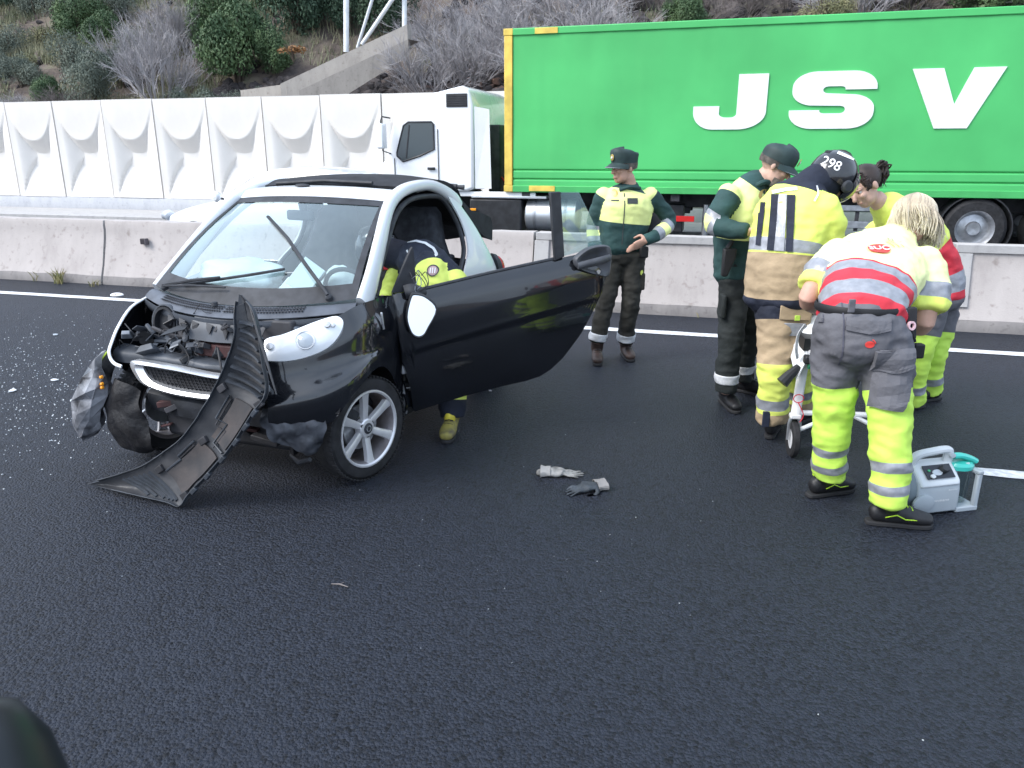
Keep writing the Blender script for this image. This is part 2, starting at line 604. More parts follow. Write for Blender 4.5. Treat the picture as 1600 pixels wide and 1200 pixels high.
# ---- weeds at the barrier foot
M_WEED = mat('weed_leaf', (0.16, 0.18, 0.06), 0.7, var=(9, 0.4, (0.30, 0.25, 0.12)))
def weed(u, v, h, n, label):
    p = ground(u, v)
    t = thing('weed_tuft', label, 'weed', p, random.uniform(0, 6), 'weeds at the barrier foot')
    b = MB()
    for i in range(n):
        a = random.uniform(0, 2 * PI)
        l = h * random.uniform(0.5, 1.1)
        lean = random.uniform(0.2, 1.0)
        base = Vector((random.gauss(0, 0.05), random.gauss(0, 0.025), 0))
        dirv = Vector((math.cos(a), math.sin(a), 0))
        pts = [base + dirv * (lean * l * k * k * 0.6) + Vector((0, 0, l * (k - 0.25 * lean * k * k))) for k in (0, 0.35, 0.7, 1.0)]
        b.tube(pts, [(0.004, 0.0012), (0.006, 0.0012), (0.005, 0.001), (0.0008, 0.0006)], n=4, cap=False)
    b.build('blades', M_WEED, t)
weed(92, 443, 0.22, 46, 'largest yellow green weed tuft at the barrier foot, at left')
weed(62, 438, 0.16, 26, 'dry thin weed tuft left of the largest tuft by the barrier')
weed(148, 447, 0.10, 16, 'tiny weed tuft right of the largest tuft by the barrier')
weed(1086, 494, 0.07, 12, 'tiny weed tuft at the barrier foot beside the standing officer')

# ---- noise barrier on the far side
FD = 19.0
t = thing('noise_wall', 'white concrete noise wall of sculpted panels on a grey plinth', 'wall', rd(0, FD), RA)
PITCH, J0 = 1.732, -21.03
ZB, ZT = 0.47, 3.17
b = MB()
nx = 90
rows = []
for y, z in ((0.0, -0.02), (-0.02, 0.02), (0.0, ZB - 0.03), (0.02, ZB), (0.4, ZB), (0.4, -0.02)):
    rows.append([Vector((-75 + 130 * i / nx, y, z + 0)) for i in range(nx + 1)])
b.grid(rows).build('plinth', M_BASE, t)
def panel_mesh():
    N, K = 48, 90
    W, Hh = PITCH - 0.035, ZT - ZB - 0.02
    rows = []
    for j in range(K + 1):
        v = j / K
        r = []
        for i in range(N + 1):
            u = 2 * i / N - 1
            up = 0.60 + 0.36 * abs(u) ** 2.6           # lower rim of the upper bowl
            lo = 0.445 - 0.50 * abs(u / 0.86) ** 2.6   # crown of the lower arch
            sm = min(1.0, max(0.0, (0.80 - abs(u)) / 0.62))
            Du = 0.27 * sm * sm * (3 - 2 * sm) + 0.030 * max(0.0, 1 - abs(u) ** 5)
            def waist(vv): return min(0.75 * (up - vv) * Hh, Du)
            if v >= up:
                y = 0.0
            elif v > lo:                                   # the waist falls back as it goes down, so it faces the ground
                y = waist(v)
            else:                                          # below the crown the face leans out again towards the foot
                k = max(0.0, v / max(lo, 1e-3))
                y = (waist(lo) + 0.14 * min(1.0, (lo - v) / 0.02) * (1 - 0.8 * abs(u))) * k ** 1.15
            r.append(Vector((-W / 2 + W * i / N, y, Hh * v)))
        rows.append(r)
    b = MB().grid(rows)
    b.add([(-W / 2, 0, 0), (-W / 2, 0.28, 0), (-W / 2, 0.28, Hh), (-W / 2, 0, Hh)], [(0, 1, 2, 3)][::-1])
    b.add([(W / 2, 0, 0), (W / 2, 0.28, 0), (W / 2, 0.28, Hh), (W / 2, 0, Hh)], [(0, 1, 2, 3)])
    b.add([(-W / 2, 0, Hh), (W / 2, 0, Hh), (W / 2, 0.28, Hh), (-W / 2, 0.28, Hh)], [(0, 1, 2, 3)])
    b.add([(-W / 2, 0.28, 0), (W / 2, 0.28, 0), (W / 2, 0.28, Hh), (-W / 2, 0.28, Hh)], [(3, 2, 1, 0)])
    return b.mesh('panel', M_PANEL, auto=30)
pm = panel_mesh()
jm = MB().box((0, 0.17, (ZT - ZB) / 2 - 0.02), (0.034, 0.2, ZT - ZB - 0.06)).mesh('joint', M_JOINT)
for k in range(-6, 22):
    o = link('panel', pm, t)
    o.location = (J0 + PITCH * (k + 0.5), random.uniform(-0.008, 0.008), ZB + 0.005 + random.uniform(-0.008, 0.008))
    j = link('joint_seal', jm, t)
    j.location = (J0 + PITCH * k, 0.0, ZB + 0.01)

# ---- hillside
def hz(s, d):
    z = 1.6 + max(0, d - 20.2) * 0.60
    z += 0.9 * noise.noise(Vector((s * 0.13, d * 0.16, 1.7))) + 0.35 * noise.noise(Vector((s * 0.5, d * 0.5, 4.2)))
    if d > 26: z += (d - 26) * 0.08
    return z
def rocky(s, d):
    a = noise.noise(Vector((s * 1.7, d * 1.7, 9.0)))
    b_ = noise.noise(Vector((s * 4.1, d * 4.1, 2.0)))
    return 0.22 * abs(a) + 0.14 * abs(b_)
def terrain_mat():
    m = bpy.data.materials.new('hillside')
    m.use_nodes = True
    nt = m.node_tree
    L = nt.links.new
    b = nt.nodes['Principled BSDF']
    tc = nt.nodes.new('ShaderNodeTexCoord')
    n = nt.nodes.new('ShaderNodeTexNoise')
    n.inputs['Scale'].default_value = 0.42
    n.inputs['Detail'].default_value = 8
    n.inputs['Roughness'].default_value = 0.7
    L(tc.outputs['Object'], n.inputs['Vector'])
    r = nt.nodes.new('ShaderNodeValToRGB')
    e = r.color_ramp.elements
    e[0].position, e[0].color = 0.34, (0.040, 0.034, 0.034, 1)
    e[1].position, e[1].color = 0.72, (0.20, 0.19, 0.12, 1)
    for p, c in ((0.45, (0.085, 0.066, 0.058)), (0.54, (0.13, 0.105, 0.082)), (0.62, (0.15, 0.14, 0.095))):
        k = e.new(p)
        k.color = (*c, 1)
    L(n.outputs['Fac'], r.inputs['Fac'])
    L(r.outputs['Color'], b.inputs['Base Color'])
    n2 = nt.nodes.new('ShaderNodeTexNoise')
    n2.inputs['Scale'].default_value = 4
    n2.inputs['Detail'].default_value = 8
    L(tc.outputs['Object'], n2.inputs['Vector'])
    bp = nt.nodes.new('ShaderNodeBump')
    bp.inputs['Strength'].default_value = 0.9
    bp.inputs['Distance'].default_value = 0.12
    L(n2.outputs['Fac'], bp.inputs['Height'])
    L(bp.outputs['Normal'], b.inputs['Normal'])
    b.inputs['Roughness'].default_value = 0.95
    return m
M_HILL = terrain_mat()
ds = [19.6 + 0.17 * i for i in range(70)] + [31.6 + 1.1 * i * (1 + i * 0.04) for i in range(28)]
ss = [-60 + 1.5 * i for i in range(16)] + [-36 + 0.26 * i for i in range(190)] + [13.6 + 1.6 * i for i in range(26)]
rows = [[rd(s, d, hz(s, d) + (rocky(s, d) if d < 34 else 0)) for s in ss] for d in ds]
tag(MB().grid(rows).build('hillside', M_HILL), kind='structure')

# loose lava rock on the slope: too many to count
M_ROCK = mat('lava_rock', (0.085, 0.072, 0.070), 0.95, var=(2.2, 0.5, (0.028, 0.025, 0.027)), bump=(16, 0.8, 0.03))
M_ROCK2 = mat('red_lava_rock', (0.20, 0.115, 0.085), 0.95, var=(2.0, 0.4, (0.10, 0.07, 0.06)), bump=(16, 0.8, 0.03))
def rock_stuff(name, m, spots, label):
    b = MB()
    ico = bmesh.new()
    bmesh.ops.create_icosphere(ico, subdivisions=1, radius=1)
    vs0 = [v.co.copy() for v in ico.verts]
    fs0 = [tuple(v.index for v in f.verts) for f in ico.faces]
    ico.free()
    for s, d, sz in spots:
        p = rd(s, d, hz(s, d) + 0.1)
        q = Matrix.Rotation(random.uniform(0, 6), 3, 'Z') @ Matrix.Rotation(random.uniform(0, 6), 3, 'X')
        sc = Vector((random.uniform(0.7, 1.3), random.uniform(0.6, 1.2), random.uniform(0.5, 0.9))) * sz
        b.add([p + q @ Vector((v.x * sc.x, v.y * sc.y, v.z * sc.z)) * random.uniform(0.75, 1.2) for v in vs0], fs0)
    tag(b.build(name, m, smooth=False), label, 'rocks', kind='stuff')
spots = []
for i in range(900):
    s = random.uniform(-17, -7.2)
    spots.append((s, 22.6 + (s + 17) * 0.12 + random.gauss(0.6, 0.55), random.uniform(0.06, 0.26)))
for i in range(1100):
    spots.append((random.uniform(-10.5, 16), random.uniform(21.5, 29.5), random.uniform(0.06, 0.36)))
for i in range(300):
    spots.append((random.uniform(-34, -16), random.uniform(21, 31), random.uniform(0.05, 0.2)))
rock_stuff('lava_rubble', M_ROCK, spots, 'dark lava rubble scattered over the slope behind the wall')
spots = [(random.uniform(-9.5, -2), random.uniform(20.9, 24.5), random.uniform(0.05, 0.24)) for i in range(320)]
rock_stuff('reddish_rubble', M_ROCK2, spots, 'reddish brown rubble on the slope above the truck cab')

# ---- concrete channel climbing the slope
def sz(u, v, d):
    s, z = ats(u, v, d)
    return s, z
t = thing('concrete_channel', 'sloping concrete drainage channel climbing the hillside behind the wall', 'channel', rd(0, 0), RA)
def seg(a, b_, d, th, hgt):
    (s0, z0), (s1, z1) = a, b_
    return [(s0, d, z0), (s1, d, z1), (s1, d, z1 - hgt), (s0, d, z0 - hgt)]
M_CHAN = concrete('channel_concrete', (0.42, 0.385, 0.345), (0.30, 0.275, 0.25), (0.6, 0.57, 0.55))
a, c = sz(438, 131, 22.0), sz(636, 38, 23.2)
w = MB()
w.add([rd(a[0], 22.0, a[1]), rd(c[0], 23.2, c[1]), rd(c[0], 23.5, c[1]), rd(a[0], 22.3, a[1]), rd(a[0], 22.0, a[1] - 0.62), rd(c[0], 23.2, c[1] - 0.62), rd(c[0], 23.5, c[1] - 0.62), rd(a[0], 22.3, a[1] - 0.62)],
      [(0, 1, 2, 3), (4, 5, 1, 0), (5, 6, 2, 1), (7, 4, 0, 3), (6, 7, 3, 2)])
for i, vv in enumerate(w.v): w.v[i] = tuple(Matrix.Rotation(-RA, 3, 'Z') @ Vector(vv))
w.build('back_wall', M_CHAN, t, smooth=False)
w = MB()
a2, c2 = sz(470, 142, 21.4), sz(640, 62, 22.4)
w.add([rd(a2[0], 21.3, a2[1]), rd(c2[0], 22.3, c2[1]), rd(c2[0], 23.2, c2[1] + 0.05), rd(a2[0], 22.0, a2[1] + 0.05), rd(a2[0], 21.3, a2[1] - 0.9), rd(c2[0], 22.3, c2[1] - 0.45)], [(0, 1, 2, 3), (4, 5, 1, 0)])
for i, vv in enumerate(w.v): w.v[i] = tuple(Matrix.Rotation(-RA, 3, 'Z') @ Vector(vv))
w.build('channel_floor', concrete('channel_floor_concrete', (0.34, 0.31, 0.28), (0.22, 0.20, 0.18), (0.6, 0.57, 0.55)), t, smooth=False)
w = MB()
a3, c3 = sz(374, 141, 22.0), sz(446, 131, 22.0)
w.prism([(a3[0], 22.05, a3[1]), (c3[0], 22.05, c3[1]), (c3[0], 22.05, c3[1] - 0.8), (a3[0], 22.05, a3[1] - 0.8)], (0, 0.35, 0))
w.build('inlet_wall', M_CHAN, t, smooth=False)

# ---- white gantry legs on the slope
M_WPOST = mat('white_galvanised', (0.72, 0.74, 0.76), 0.4, var=(6, 0.08))
t = thing('sign_gantry', 'white tubular steel gantry legs standing on the rocky slope', 'gantry', rd(-10.4, 23.6, 4.0), RA)
inv = Matrix.Rotation(-RA, 3, 'Z')
def gl(u, v, d):
    s, z = ats(u, v, d)
    return inv @ (rd(s, d, z) - Vector(t.location))
def leg(name, p, q, r):
    p, q = Vector(p), Vector(q)
    MB().tube([p + (p - q).normalized() * 0.5, q], r, 12).build(name, M_WPOST, t)
top = gl(541, -150, 23.4)
leg('post', gl(541, 54, 23.4), top, 0.085)
leg('post', gl(632, 36, 23.6), gl(632, -150, 23.6), 0.075)
leg('brace', gl(566, 50, 24.4), gl(600, -60, 24.4), 0.05)
leg('brace', gl(580, 48, 23.4), gl(660, -70, 23.4), 0.06)
leg('cross_beam', gl(500, -60, 23.5), gl(700, -60, 23.5), 0.06)

# ---- vegetation
M_LEAF_G = mat('leaf_green', (0.105, 0.165, 0.065), 0.6, var=(1.6, 0.45, (0.05, 0.095, 0.04)))
M_LEAF_D = mat('leaf_dark', (0.055, 0.100, 0.055), 0.65, var=(1.6, 0.4, (0.026, 0.056, 0.032)))
M_LEAF_S = mat('leaf_sage', (0.19, 0.215, 0.17), 0.75, var=(1.8, 0.35, (0.10, 0.125, 0.10)))
M_LEAF_Y = mat('leaf_yellow', (0.27, 0.25, 0.13), 0.75, var=(1.8, 0.35, (0.15, 0.16, 0.08)))
M_TWIG = mat('dry_twig', (0.40, 0.38, 0.39), 0.85, var=(2.5, 0.25, (0.26, 0.245, 0.25)))
M_TWIG_B = mat('brown_twig', (0.24, 0.205, 0.195), 0.85, var=(2.5, 0.3, (0.13, 0.115, 0.11)))
M_BARK = mat('bark', (0.09, 0.07, 0.055), 0.9)
def leafy_mesh(seed, n, leaf, lumps=9, flat=0.85):
    rng = random.Random(seed)
    b = MB()
    cl = []
    for i in range(lumps):
        a = rng.uniform(0, 2 * PI)
        rr = rng.uniform(0.1, 0.62)
        cl.append((Vector((rr * math.cos(a), rr * math.sin(a), rng.uniform(0.3, 0.95) * flat)), rng.uniform(0.24, 0.46)))
    vs, fs = [], []
    for i in range(n):
        c, r = cl[rng.randrange(lumps)]
        d = Vector((rng.gauss(0, 1), rng.gauss(0, 1), rng.gauss(0.25, 1))).normalized()
        p = c + d * r * (rng.uniform(0.45, 1.0) ** 0.5) * rng.uniform(0.8, 1.12)
        if p.z < 0.02: continue
        nrm = (d + Vector((rng.gauss(0, .7), rng.gauss(0, .7), rng.gauss(0.2, .7)))).normalized()
        a, bb = frame_from(nrm, (rng.gauss(0, 1), rng.gauss(0, 1), rng.gauss(0, 1)))
        l = leaf * rng.uniform(0.6, 1.5)
        o = len(vs)
        vs += [p - a * l, p + bb * l * 0.45, p + a * l, p - bb * l * 0.45]
        fs.append((o, o + 1, o + 2, o + 3))
    b.add(vs, fs)
    return b
def stems_mb(seed, n=9, r=0.03, sp=0.5, h=0.8):
    rng = random.Random(seed)
    b = MB()
    for i in range(n):
        a = rng.uniform(0, 2 * PI)
        e = Vector((sp * math.cos(a) * rng.uniform(.3, 1), sp * math.sin(a) * rng.uniform(.3, 1), h * rng.uniform(.7, 1.05)))
        m1 = e * 0.5 + Vector((rng.gauss(0, .06), rng.gauss(0, .06), 0.05))
        b.tube([Vector((0, 0, -0.25)), m1, e], [r, r * 0.65, r * 0.25], 6)
    return b
def twig_mesh(seed, n, L=1.0, spread=1.0, r=0.006):
    """a dry shrub: limbs that fork into many thin twigs"""
    rng = random.Random(seed)
    b = MB()
    def grow(p, d, l, rad, lev):
        q = p + d * l
        b.tube([p, p.lerp(q, .5) + Vector((rng.gauss(0, .04), rng.gauss(0, .04), rng.gauss(0, .03))) * l, q], [rad, rad * .8, rad * .5], 3, cap=False)
        if lev == 0: return
        for k in range(rng.choice((3, 4, 4)) if lev > 1 else rng.choice((3, 4, 5))):
            nd = (d + Vector((rng.gauss(0, .42), rng.gauss(0, .42), rng.gauss(0.12, .32)))).normalized()
            grow(p.lerp(q, rng.uniform(.45, 1)), nd, l * rng.uniform(.5, .8), rad * .55, lev - 1)
    for i in range(n):
        a = rng.uniform(0, 2 * PI)
        tl = rng.uniform(0.1, 0.95) * spread
        grow(Vector((0.12 * math.cos(a), 0.12 * math.sin(a), -0.1)), Vector((math.sin(tl) * math.cos(a), math.sin(tl) * math.sin(a), math.cos(tl))), L * rng.uniform(.32, .5), r * 2.2, 3)
    return b
G_MESH = [leafy_mesh(11 + i, 15000, 0.027, 14).mesh('foliage', M_LEAF_G, smooth=False) for i in range(2)]
D_MESH = [leafy_mesh(21, 13000, 0.029, 13).mesh('foliage', M_LEAF_D, smooth=False)]
S_MESH = [leafy_mesh(31 + i, 11000, 0.022, 12, 0.75).mesh('foliage', M_LEAF_S, smooth=False) for i in range(2)]
Y_MESH = [leafy_mesh(41, 7000, 0.024, 10, 0.6).mesh('foliage', M_LEAF_Y, smooth=False)]
T_MESH = [twig_mesh(51 + i, 34, 1.0, 1.05, 0.0048).mesh('twigs', M_TWIG) for i in range(3)]
B_MESH = [twig_mesh(61 + i, 30, 1.0, 1.15, 0.0048).mesh('twigs', M_TWIG_B) for i in range(2)]
ST = [stems_mb(71 + i).mesh('stems', M_BARK) for i in range(2)]
bcount = 0
def bush(kind, u, v, w, h, d, label, name=None):
    """u, v: foot of the bush in the photo; w, h metres"""
    global bcount
    bcount += 1
    s, z = ats(u, v, d)
    p = rd(s, d, hz(s, d) - 0.1)
    p.z = min(p.z + 0.05, max(p.z - 0.4, z)) if z < p.z else min(z, p.z + 0.25)
    nm = {'G': 'green_bush', 'D': 'dark_green_bush', 'S': 'sage_shrub', 'Y': 'yellow_shrub', 'T': 'dry_bush', 'B': 'brown_dry_bush'}[kind]
    grp = {'G': 'green bushes on the hillside', 'D': 'dark green bushes on the hillside', 'S': 'sage shrubs on the hillside', 'Y': 'yellowish shrubs on the hillside', 'T': 'dry grey bushes on the hillside', 'B': 'dry brown bushes on the hillside'}[kind]
    t = thing(nm, label, 'bush', p, random.uniform(0, 6.28), grp)
    lib = {'G': G_MESH, 'D': D_MESH, 'S': S_MESH, 'Y': Y_MESH, 'T': T_MESH, 'B': B_MESH}[kind]
    k = 1.05 if kind in 'GDSY' else 0.62
    sc = (w / 2 / k, w / 2 / k, h / (1.1 if kind in 'GD' else 1.0))
    o = link('foliage' if kind in 'GDSY' else 'twigs', lib[bcount % len(lib)], t)
    o.scale = sc
    if kind in 'GDSY':
        q = link('stems', ST[bcount % 2], t)
        q.scale = sc
    return t
bush('G', 372, 108, 3.3, 2.7, 24.2, 'big rounded bright green bush above the sculpted noise wall')
bush('D', 470, 62, 3.4, 2.9, 26.6, 'dark green bush right of the big bright green bush')
bush('D', 545, 48, 2.6, 2.4, 27.0, 'dark green bush behind the white gantry legs')
bush('T', 248, 138, 2.7, 2.9, 22.6, 'tall silvery dry bush left of the big green bush')
bush('T', 300, 70, 2.2, 1.9, 25.6, 'pale dry bush behind the tall silvery bush')
bush('S', 322, 148, 2.0, 1.3, 22.0, 'grey green sage shrub in front of the big green bush')
bush('S', 365, 146, 1.6, 1.0, 21.9, 'low sage shrub between the big green bush and the concrete channel')
bush('S', 150, 150, 2.3, 1.9, 22.4, 'grey green sage shrub left of the tall silvery bush')
bush('S', 196, 120, 2.0, 1.6, 23.8, 'sage shrub tucked behind the foot of the tall silvery bush')
bush('G', 128, 66, 2.6, 1.8, 27.5, 'light green bush high on the slope at upper left')
bush('S', 60, 40, 3.0, 1.8, 30.0, 'blue grey shrub near the top left corner')
bush('D', 8, 40, 2.6, 1.9, 30.5, 'dark shrub in the top left corner')
bush('Y', 40, 118, 1.8, 0.9, 24.5, 'yellowish shrub low at the left picture edge')
bush('Y', 100, 108, 1.7, 0.9, 25.0, 'yellowish dry shrub right of the one at the left edge')
bush('Y', 250, 146, 0.9, 0.6, 21.6, 'small yellow green shrub at the foot of the silvery bush')
bush('T', 20, 158, 1.6, 0.8, 21.6, 'low dry shrub at the left end of the noise wall top')
bush('B', 95, 150, 1.8, 0.9, 21.9, 'low brownish dry shrub left of the sage shrub')
bush('G', 420, 20, 2.6, 2.0, 28.5, 'green bush behind the top of the big green bush')
bush('S', 185, 30, 2.6, 1.6, 28.6, 'pale sage bush above the tall silvery bush')
for i_, (kd, u, v, w_, h_, d_, lb) in enumerate((
        ('G', 335, 60, 2.6, 2.2, 25.8, 'green bush left behind the big rounded bright green bush'),
        ('G', 425, 92, 2.0, 1.7, 24.6, 'green bush leaning on the right side of the big bright green bush'),
        ('D', 505, 22, 3.0, 2.4, 28.0, 'dark green bush at the top edge left of the gantry post'),
        ('S', 118, 120, 2.2, 1.5, 24.2, 'sage shrub between the yellowish shrubs and the grey green sage shrub'),
        ('S', 275, 142, 1.7, 1.1, 22.2, 'sage shrub at the right foot of the tall silvery bush'),
        ('T', 215, 100, 2.4, 2.3, 24.0, 'dry bush just left of the tall silvery bush'),
        ('T', 262, 60, 2.6, 2.2, 25.2, 'silvery dry bush rising behind the tall silvery bush'),
        ('G', 165, 78, 2.2, 1.5, 26.2, 'green bush between the light green bush and the silvery bushes'),
        ('Y', 66, 78, 2.4, 1.1, 27.0, 'yellowish shrub in the middle of the left slope'),
        ('S', 20, 90, 2.2, 1.2, 26.0, 'sage shrub at the left edge halfway up the slope'),
        ('S', 95, 30, 2.6, 1.5, 29.5, 'blue grey shrub right of the top left corner shrub'),
        ('D', 610, 20, 2.6, 2.0, 27.0, 'dark green bush right of the gantry at the top edge'),
        ('S', 405, 128, 1.6, 0.9, 22.6, 'sage shrub on the rubble beside the channel inlet'),
        ('T', 700, 30, 3.2, 2.2, 25.6, 'grey dry bush at the top edge right of the channel'),
        ('T', 790, 22, 3.2, 2.2, 25.8, 'grey dry bush at the top edge above the truck cab'),
        ('T', 905, 20, 3.2, 2.0, 25.6, 'grey dry bush at the top edge above the left end of the container'))):
    bush(kd, u, v, w_, h_, d_, lb)
bush('S', 34, 128, 1.9, 1.1, 23.2, 'sage shrub near the left end of the wall top')
bush('G', 72, 146, 1.5, 1.0, 22.2, 'small green shrub on the wall top near the left edge')
bush('S', 2, 132, 1.8, 1.2, 23.6, 'sage shrub cut by the left picture edge above the wall')
xs = [(672, 92, 'T', 2.6, 2.0), (735, 64, 'T', 3.0, 2.2), (800, 60, 'T', 2.8, 2.1), (870, 66, 'T', 3.0, 2.0), (940, 58, 'T', 2.8, 1.9), (1010, 50, 'B', 2.6, 1.7), (1085, 52, 'B', 2.2, 1.3), (1150, 42, 'B', 2.6, 1.5), (1235, 40, 'B', 2.6, 1.4), (1330, 40, 'T', 2.8, 1.4), (1420, 36, 'B', 2.6, 1.4), (1500, 34, 'T', 2.6, 1.3), (1585, 36, 'T', 2.8, 1.5)]
for i, (u, v, kd, w_, h_) in enumerate(xs):
    bush(kd, u, v if u < 1000 else v - 8, w_, h_ * (1 if u < 1000 else 1.25), (22.6 if u < 1000 else 26.4) + (i % 3) * 0.7, ('grey' if kd == 'T' else 'brownish') + ' dry bush on the slope above the truck, %s from the left' % ORD[i])
bush('G', 1070, 40, 2.0, 1.2, 25.2, 'small green bush peeping over the middle of the green container')
bush('Y', 1290, 28, 2.2, 1.1, 25.6, 'olive shrub over the container above the letter S')
bush('G', 1545, 24, 2.4, 1.1, 25.8, 'green shrub over the container above the letter V')
bush('B', 650, 120, 1.4, 0.9, 22.0, 'low brown dry bush beside the upper end of the channel')
bush('Y', 560, 132, 0.9, 0.5, 21.6, 'tiny yellowish shrub below the concrete channel')
# an orange flowering plant by the rubble
t = thing('orange_plant', 'small orange flowering plant on the dark rubble beside the channel', 'plant', rd(*[ats(458, 84, 23.6)[0], 23.6], ats(458, 84, 23.6)[1]), 0)
leafy_mesh(91, 500, 0.09, 5, 0.4).build('flowers', mat('orange_flower', (0.30, 0.15, 0.06), 0.7, var=(5, .3)), t, smooth=False).scale = (0.55, 0.4, 0.35)
stems_mb(92, 6, 0.02, 0.4, 0.3).build('stems', M_BARK, t)
# dry grass over the slope
gb = MB()
rng = random.Random(5)
for i in range(52000):
    left = rng.random() < 0.72
    s = rng.uniform(-36, -17) if left else rng.uniform(-17, 16)
    d = rng.uniform(20.8, 33 if left else 27.5)
    p = rd(s, d, hz(s, d) + rocky(s, d) - 0.03)
    if -17 < s < -6.5 and 21.8 < d < 24.8: continue
    if noise.noise(Vector((s * 0.4, d * 0.4, 7))) < (-0.25 if left else 0.05): continue
    a = rng.uniform(0, 6.28)
    l = rng.uniform(0.18, 0.55)
    q = Vector((math.cos(a), math.sin(a), 0))
    w_ = 0.018
    gb.add([p - q.yxz * 0 + Vector((-q.y, q.x, 0)) * w_, p + Vector((q.y, -q.x, 0)) * w_, p + q * l * 0.5 + Vector((0, 0, l))], [(0, 1, 2)])
tag(gb.build('dry_grass', mat('dry_grass', (0.30, 0.28, 0.18), 0.85, var=(0.8, 0.3, (0.13, 0.155, 0.09))), smooth=False), 'dry yellowish grass covering the slope behind the noise wall', 'grass', kind='stuff')

# ================================================================ TRUCK, TRAILER, CONTAINER (far carriageway)
M_GREEN = mat('container_green', (0.075, 0.47, 0.135), 0.42, var=(0.6, 0.10), bump=(3, 0.08, 0.01))
M_GREEN2 = mat('container_green_rail', (0.065, 0.41, 0.115), 0.45, var=(2, 0.12))
M_YEL = mat('container_yellow', (0.72, 0.52, 0.10), 0.5, var=(4, 0.2))
M_LETTER = mat('white_lettering', (0.82, 0.83, 0.84), 0.5)
M_TWHITE = mat('truck_white', (0.80, 0.81, 0.82), 0.25, coat=0.6, var=(2, 0.03))
M_BLACKP = mat('black_plastic', (0.022, 0.023, 0.026), 0.45, var=(8, 0.3), bump=(60, 0.2, 0.003))
M_CHASSIS = mat('chassis_dark', (0.035, 0.035, 0.04), 0.6, var=(5, 0.4))
M_TYRE = mat('tyre_rubber', (0.018, 0.018, 0.020), 0.75, var=(20, 0.35), bump=(80, 0.3, 0.003))
M_STEEL = mat('steel_grey', (0.42, 0.43, 0.45), 0.35, 0.8, var=(10, 0.2))
M_TGLASS = mat('dark_window_glass', (0.03, 0.045, 0.05), 0.06, spec=0.8, coat=0.5)
M_AMBER = mat('amber_lens', (0.85, 0.33, 0.02), 0.25)
M_REDL = mat('red_lens', (0.55, 0.02, 0.02), 0.2, coat=0.5)
M_TANK = mat('tank_aluminium', (0.62, 0.64, 0.66), 0.32, 0.75, var=(6, 0.08))
TD = 14.5
def wheel_parts(parent, c, r, w, rim_m, tyre_m, name='wheel', lugs=8):
    """truck/car wheel with axis along local y, outer face towards -y"""
    wb = MB().lathe([(r * 0.60, -w / 2), (r * 0.86, -w / 2), (r * 0.97, -w * 0.38), (r, -w * 0.22), (r, w * 0.22), (r * 0.97, w * 0.38), (r * 0.86, w / 2), (r * 0.60, w / 2)], c, (0, 1, 0), 36, closed=True)
    ty = wb.build(name, tyre_m, parent)
    rb = MB().lathe([(0.0, -w * 0.28), (r * 0.2, -w * 0.30), (r * 0.24, -w * 0.18), (r * 0.46, -w * 0.10), (r * 0.53, -w * 0.36), (r * 0.60, -w * 0.48), (r * 0.605, -w * 0.40), (r * 0.56, w * 0.4), (0, w * 0.4)], c, (0, 1, 0), 36)
    rb.build('rim', rim_m, ty)
    return ty
# container ------------------------------------------------------
CX0, CL, CZ0, CZ1, CW = -4.30, 13.72, 1.0, 3.86, 2.5
t = thing('shipping_container', 'bright green shipping container with three big white letters on a lorry', 'container', rd(CX0, TD, CZ0), RA)
Hc = CZ1 - CZ0
rows = []
nxc = 220
def zprof(z):      # two swage lines near the bottom
    y = 0.0
    for zc in (0.235, 0.40):
        y += 0.028 * math.exp(-((z - zc) / 0.014) ** 2)
    return y
zs = [0.12, 0.16] + [0.20 + 0.0075 * i for i in range(32)] + [0.46 + (Hc - 0.12 - 0.46) * i / 40 for i in range(41)]
for z in zs:
    rows.append([Vector((0.16 + (CL - 0.32) * i / nxc, 0.02 + zprof(z) + 0.010 * noise.noise(Vector((i * 0.09, z * 1.1, 0))) + 0.004 * noise.noise(Vector((i * 0.45, z * .5, 4))), z)) for i in range(nxc + 1)])
MB().grid(rows).build('side_panel', M_GREEN, t)
MB().box((CL / 2, CW / 2 + 0.03, Hc / 2), (CL - 0.1, CW - 0.11, Hc - 0.10)).build('body_core', M_GREEN2, t, bevel=0.02)
MB().box((CL / 2, 0.05, 0.06), (CL - 0.3, 0.11, 0.12)).build('bottom_rail', M_GREEN2, t, bevel=0.01)
MB().box((CL / 2, 0.05, Hc - 0.06), (CL - 0.3, 0.11, 0.12)).build('top_rail', M_GREEN, t, bevel=0.015)
for x, yy in ((0.07, 0.07), (0.07, CW - 0.07), (CL - 0.07, 0.07), (CL - 0.07, CW - 0.07)):
    MB().box((x, yy, Hc / 2), (0.155, 0.15, Hc - 0.24)).build('corner_post', M_YEL, t, bevel=0.012)
    for z in (0.06, Hc - 0.06):
        MB().box((x, yy, z), (0.178, 0.162, 0.118)).build('corner_casting', M_YEL, t, bevel=0.012)
for x in (0.78,):
    MB().box((x, -0.008, Hc - 0.06), (0.42, 0.02, 0.10)).build('yellow_plate', M_YEL, t, bevel=0.004)
    MB().box((x - 0.05, -0.008, 0.07), (0.5, 0.02, 0.10)).build('yellow_plate', M_YEL, t, bevel=0.004)
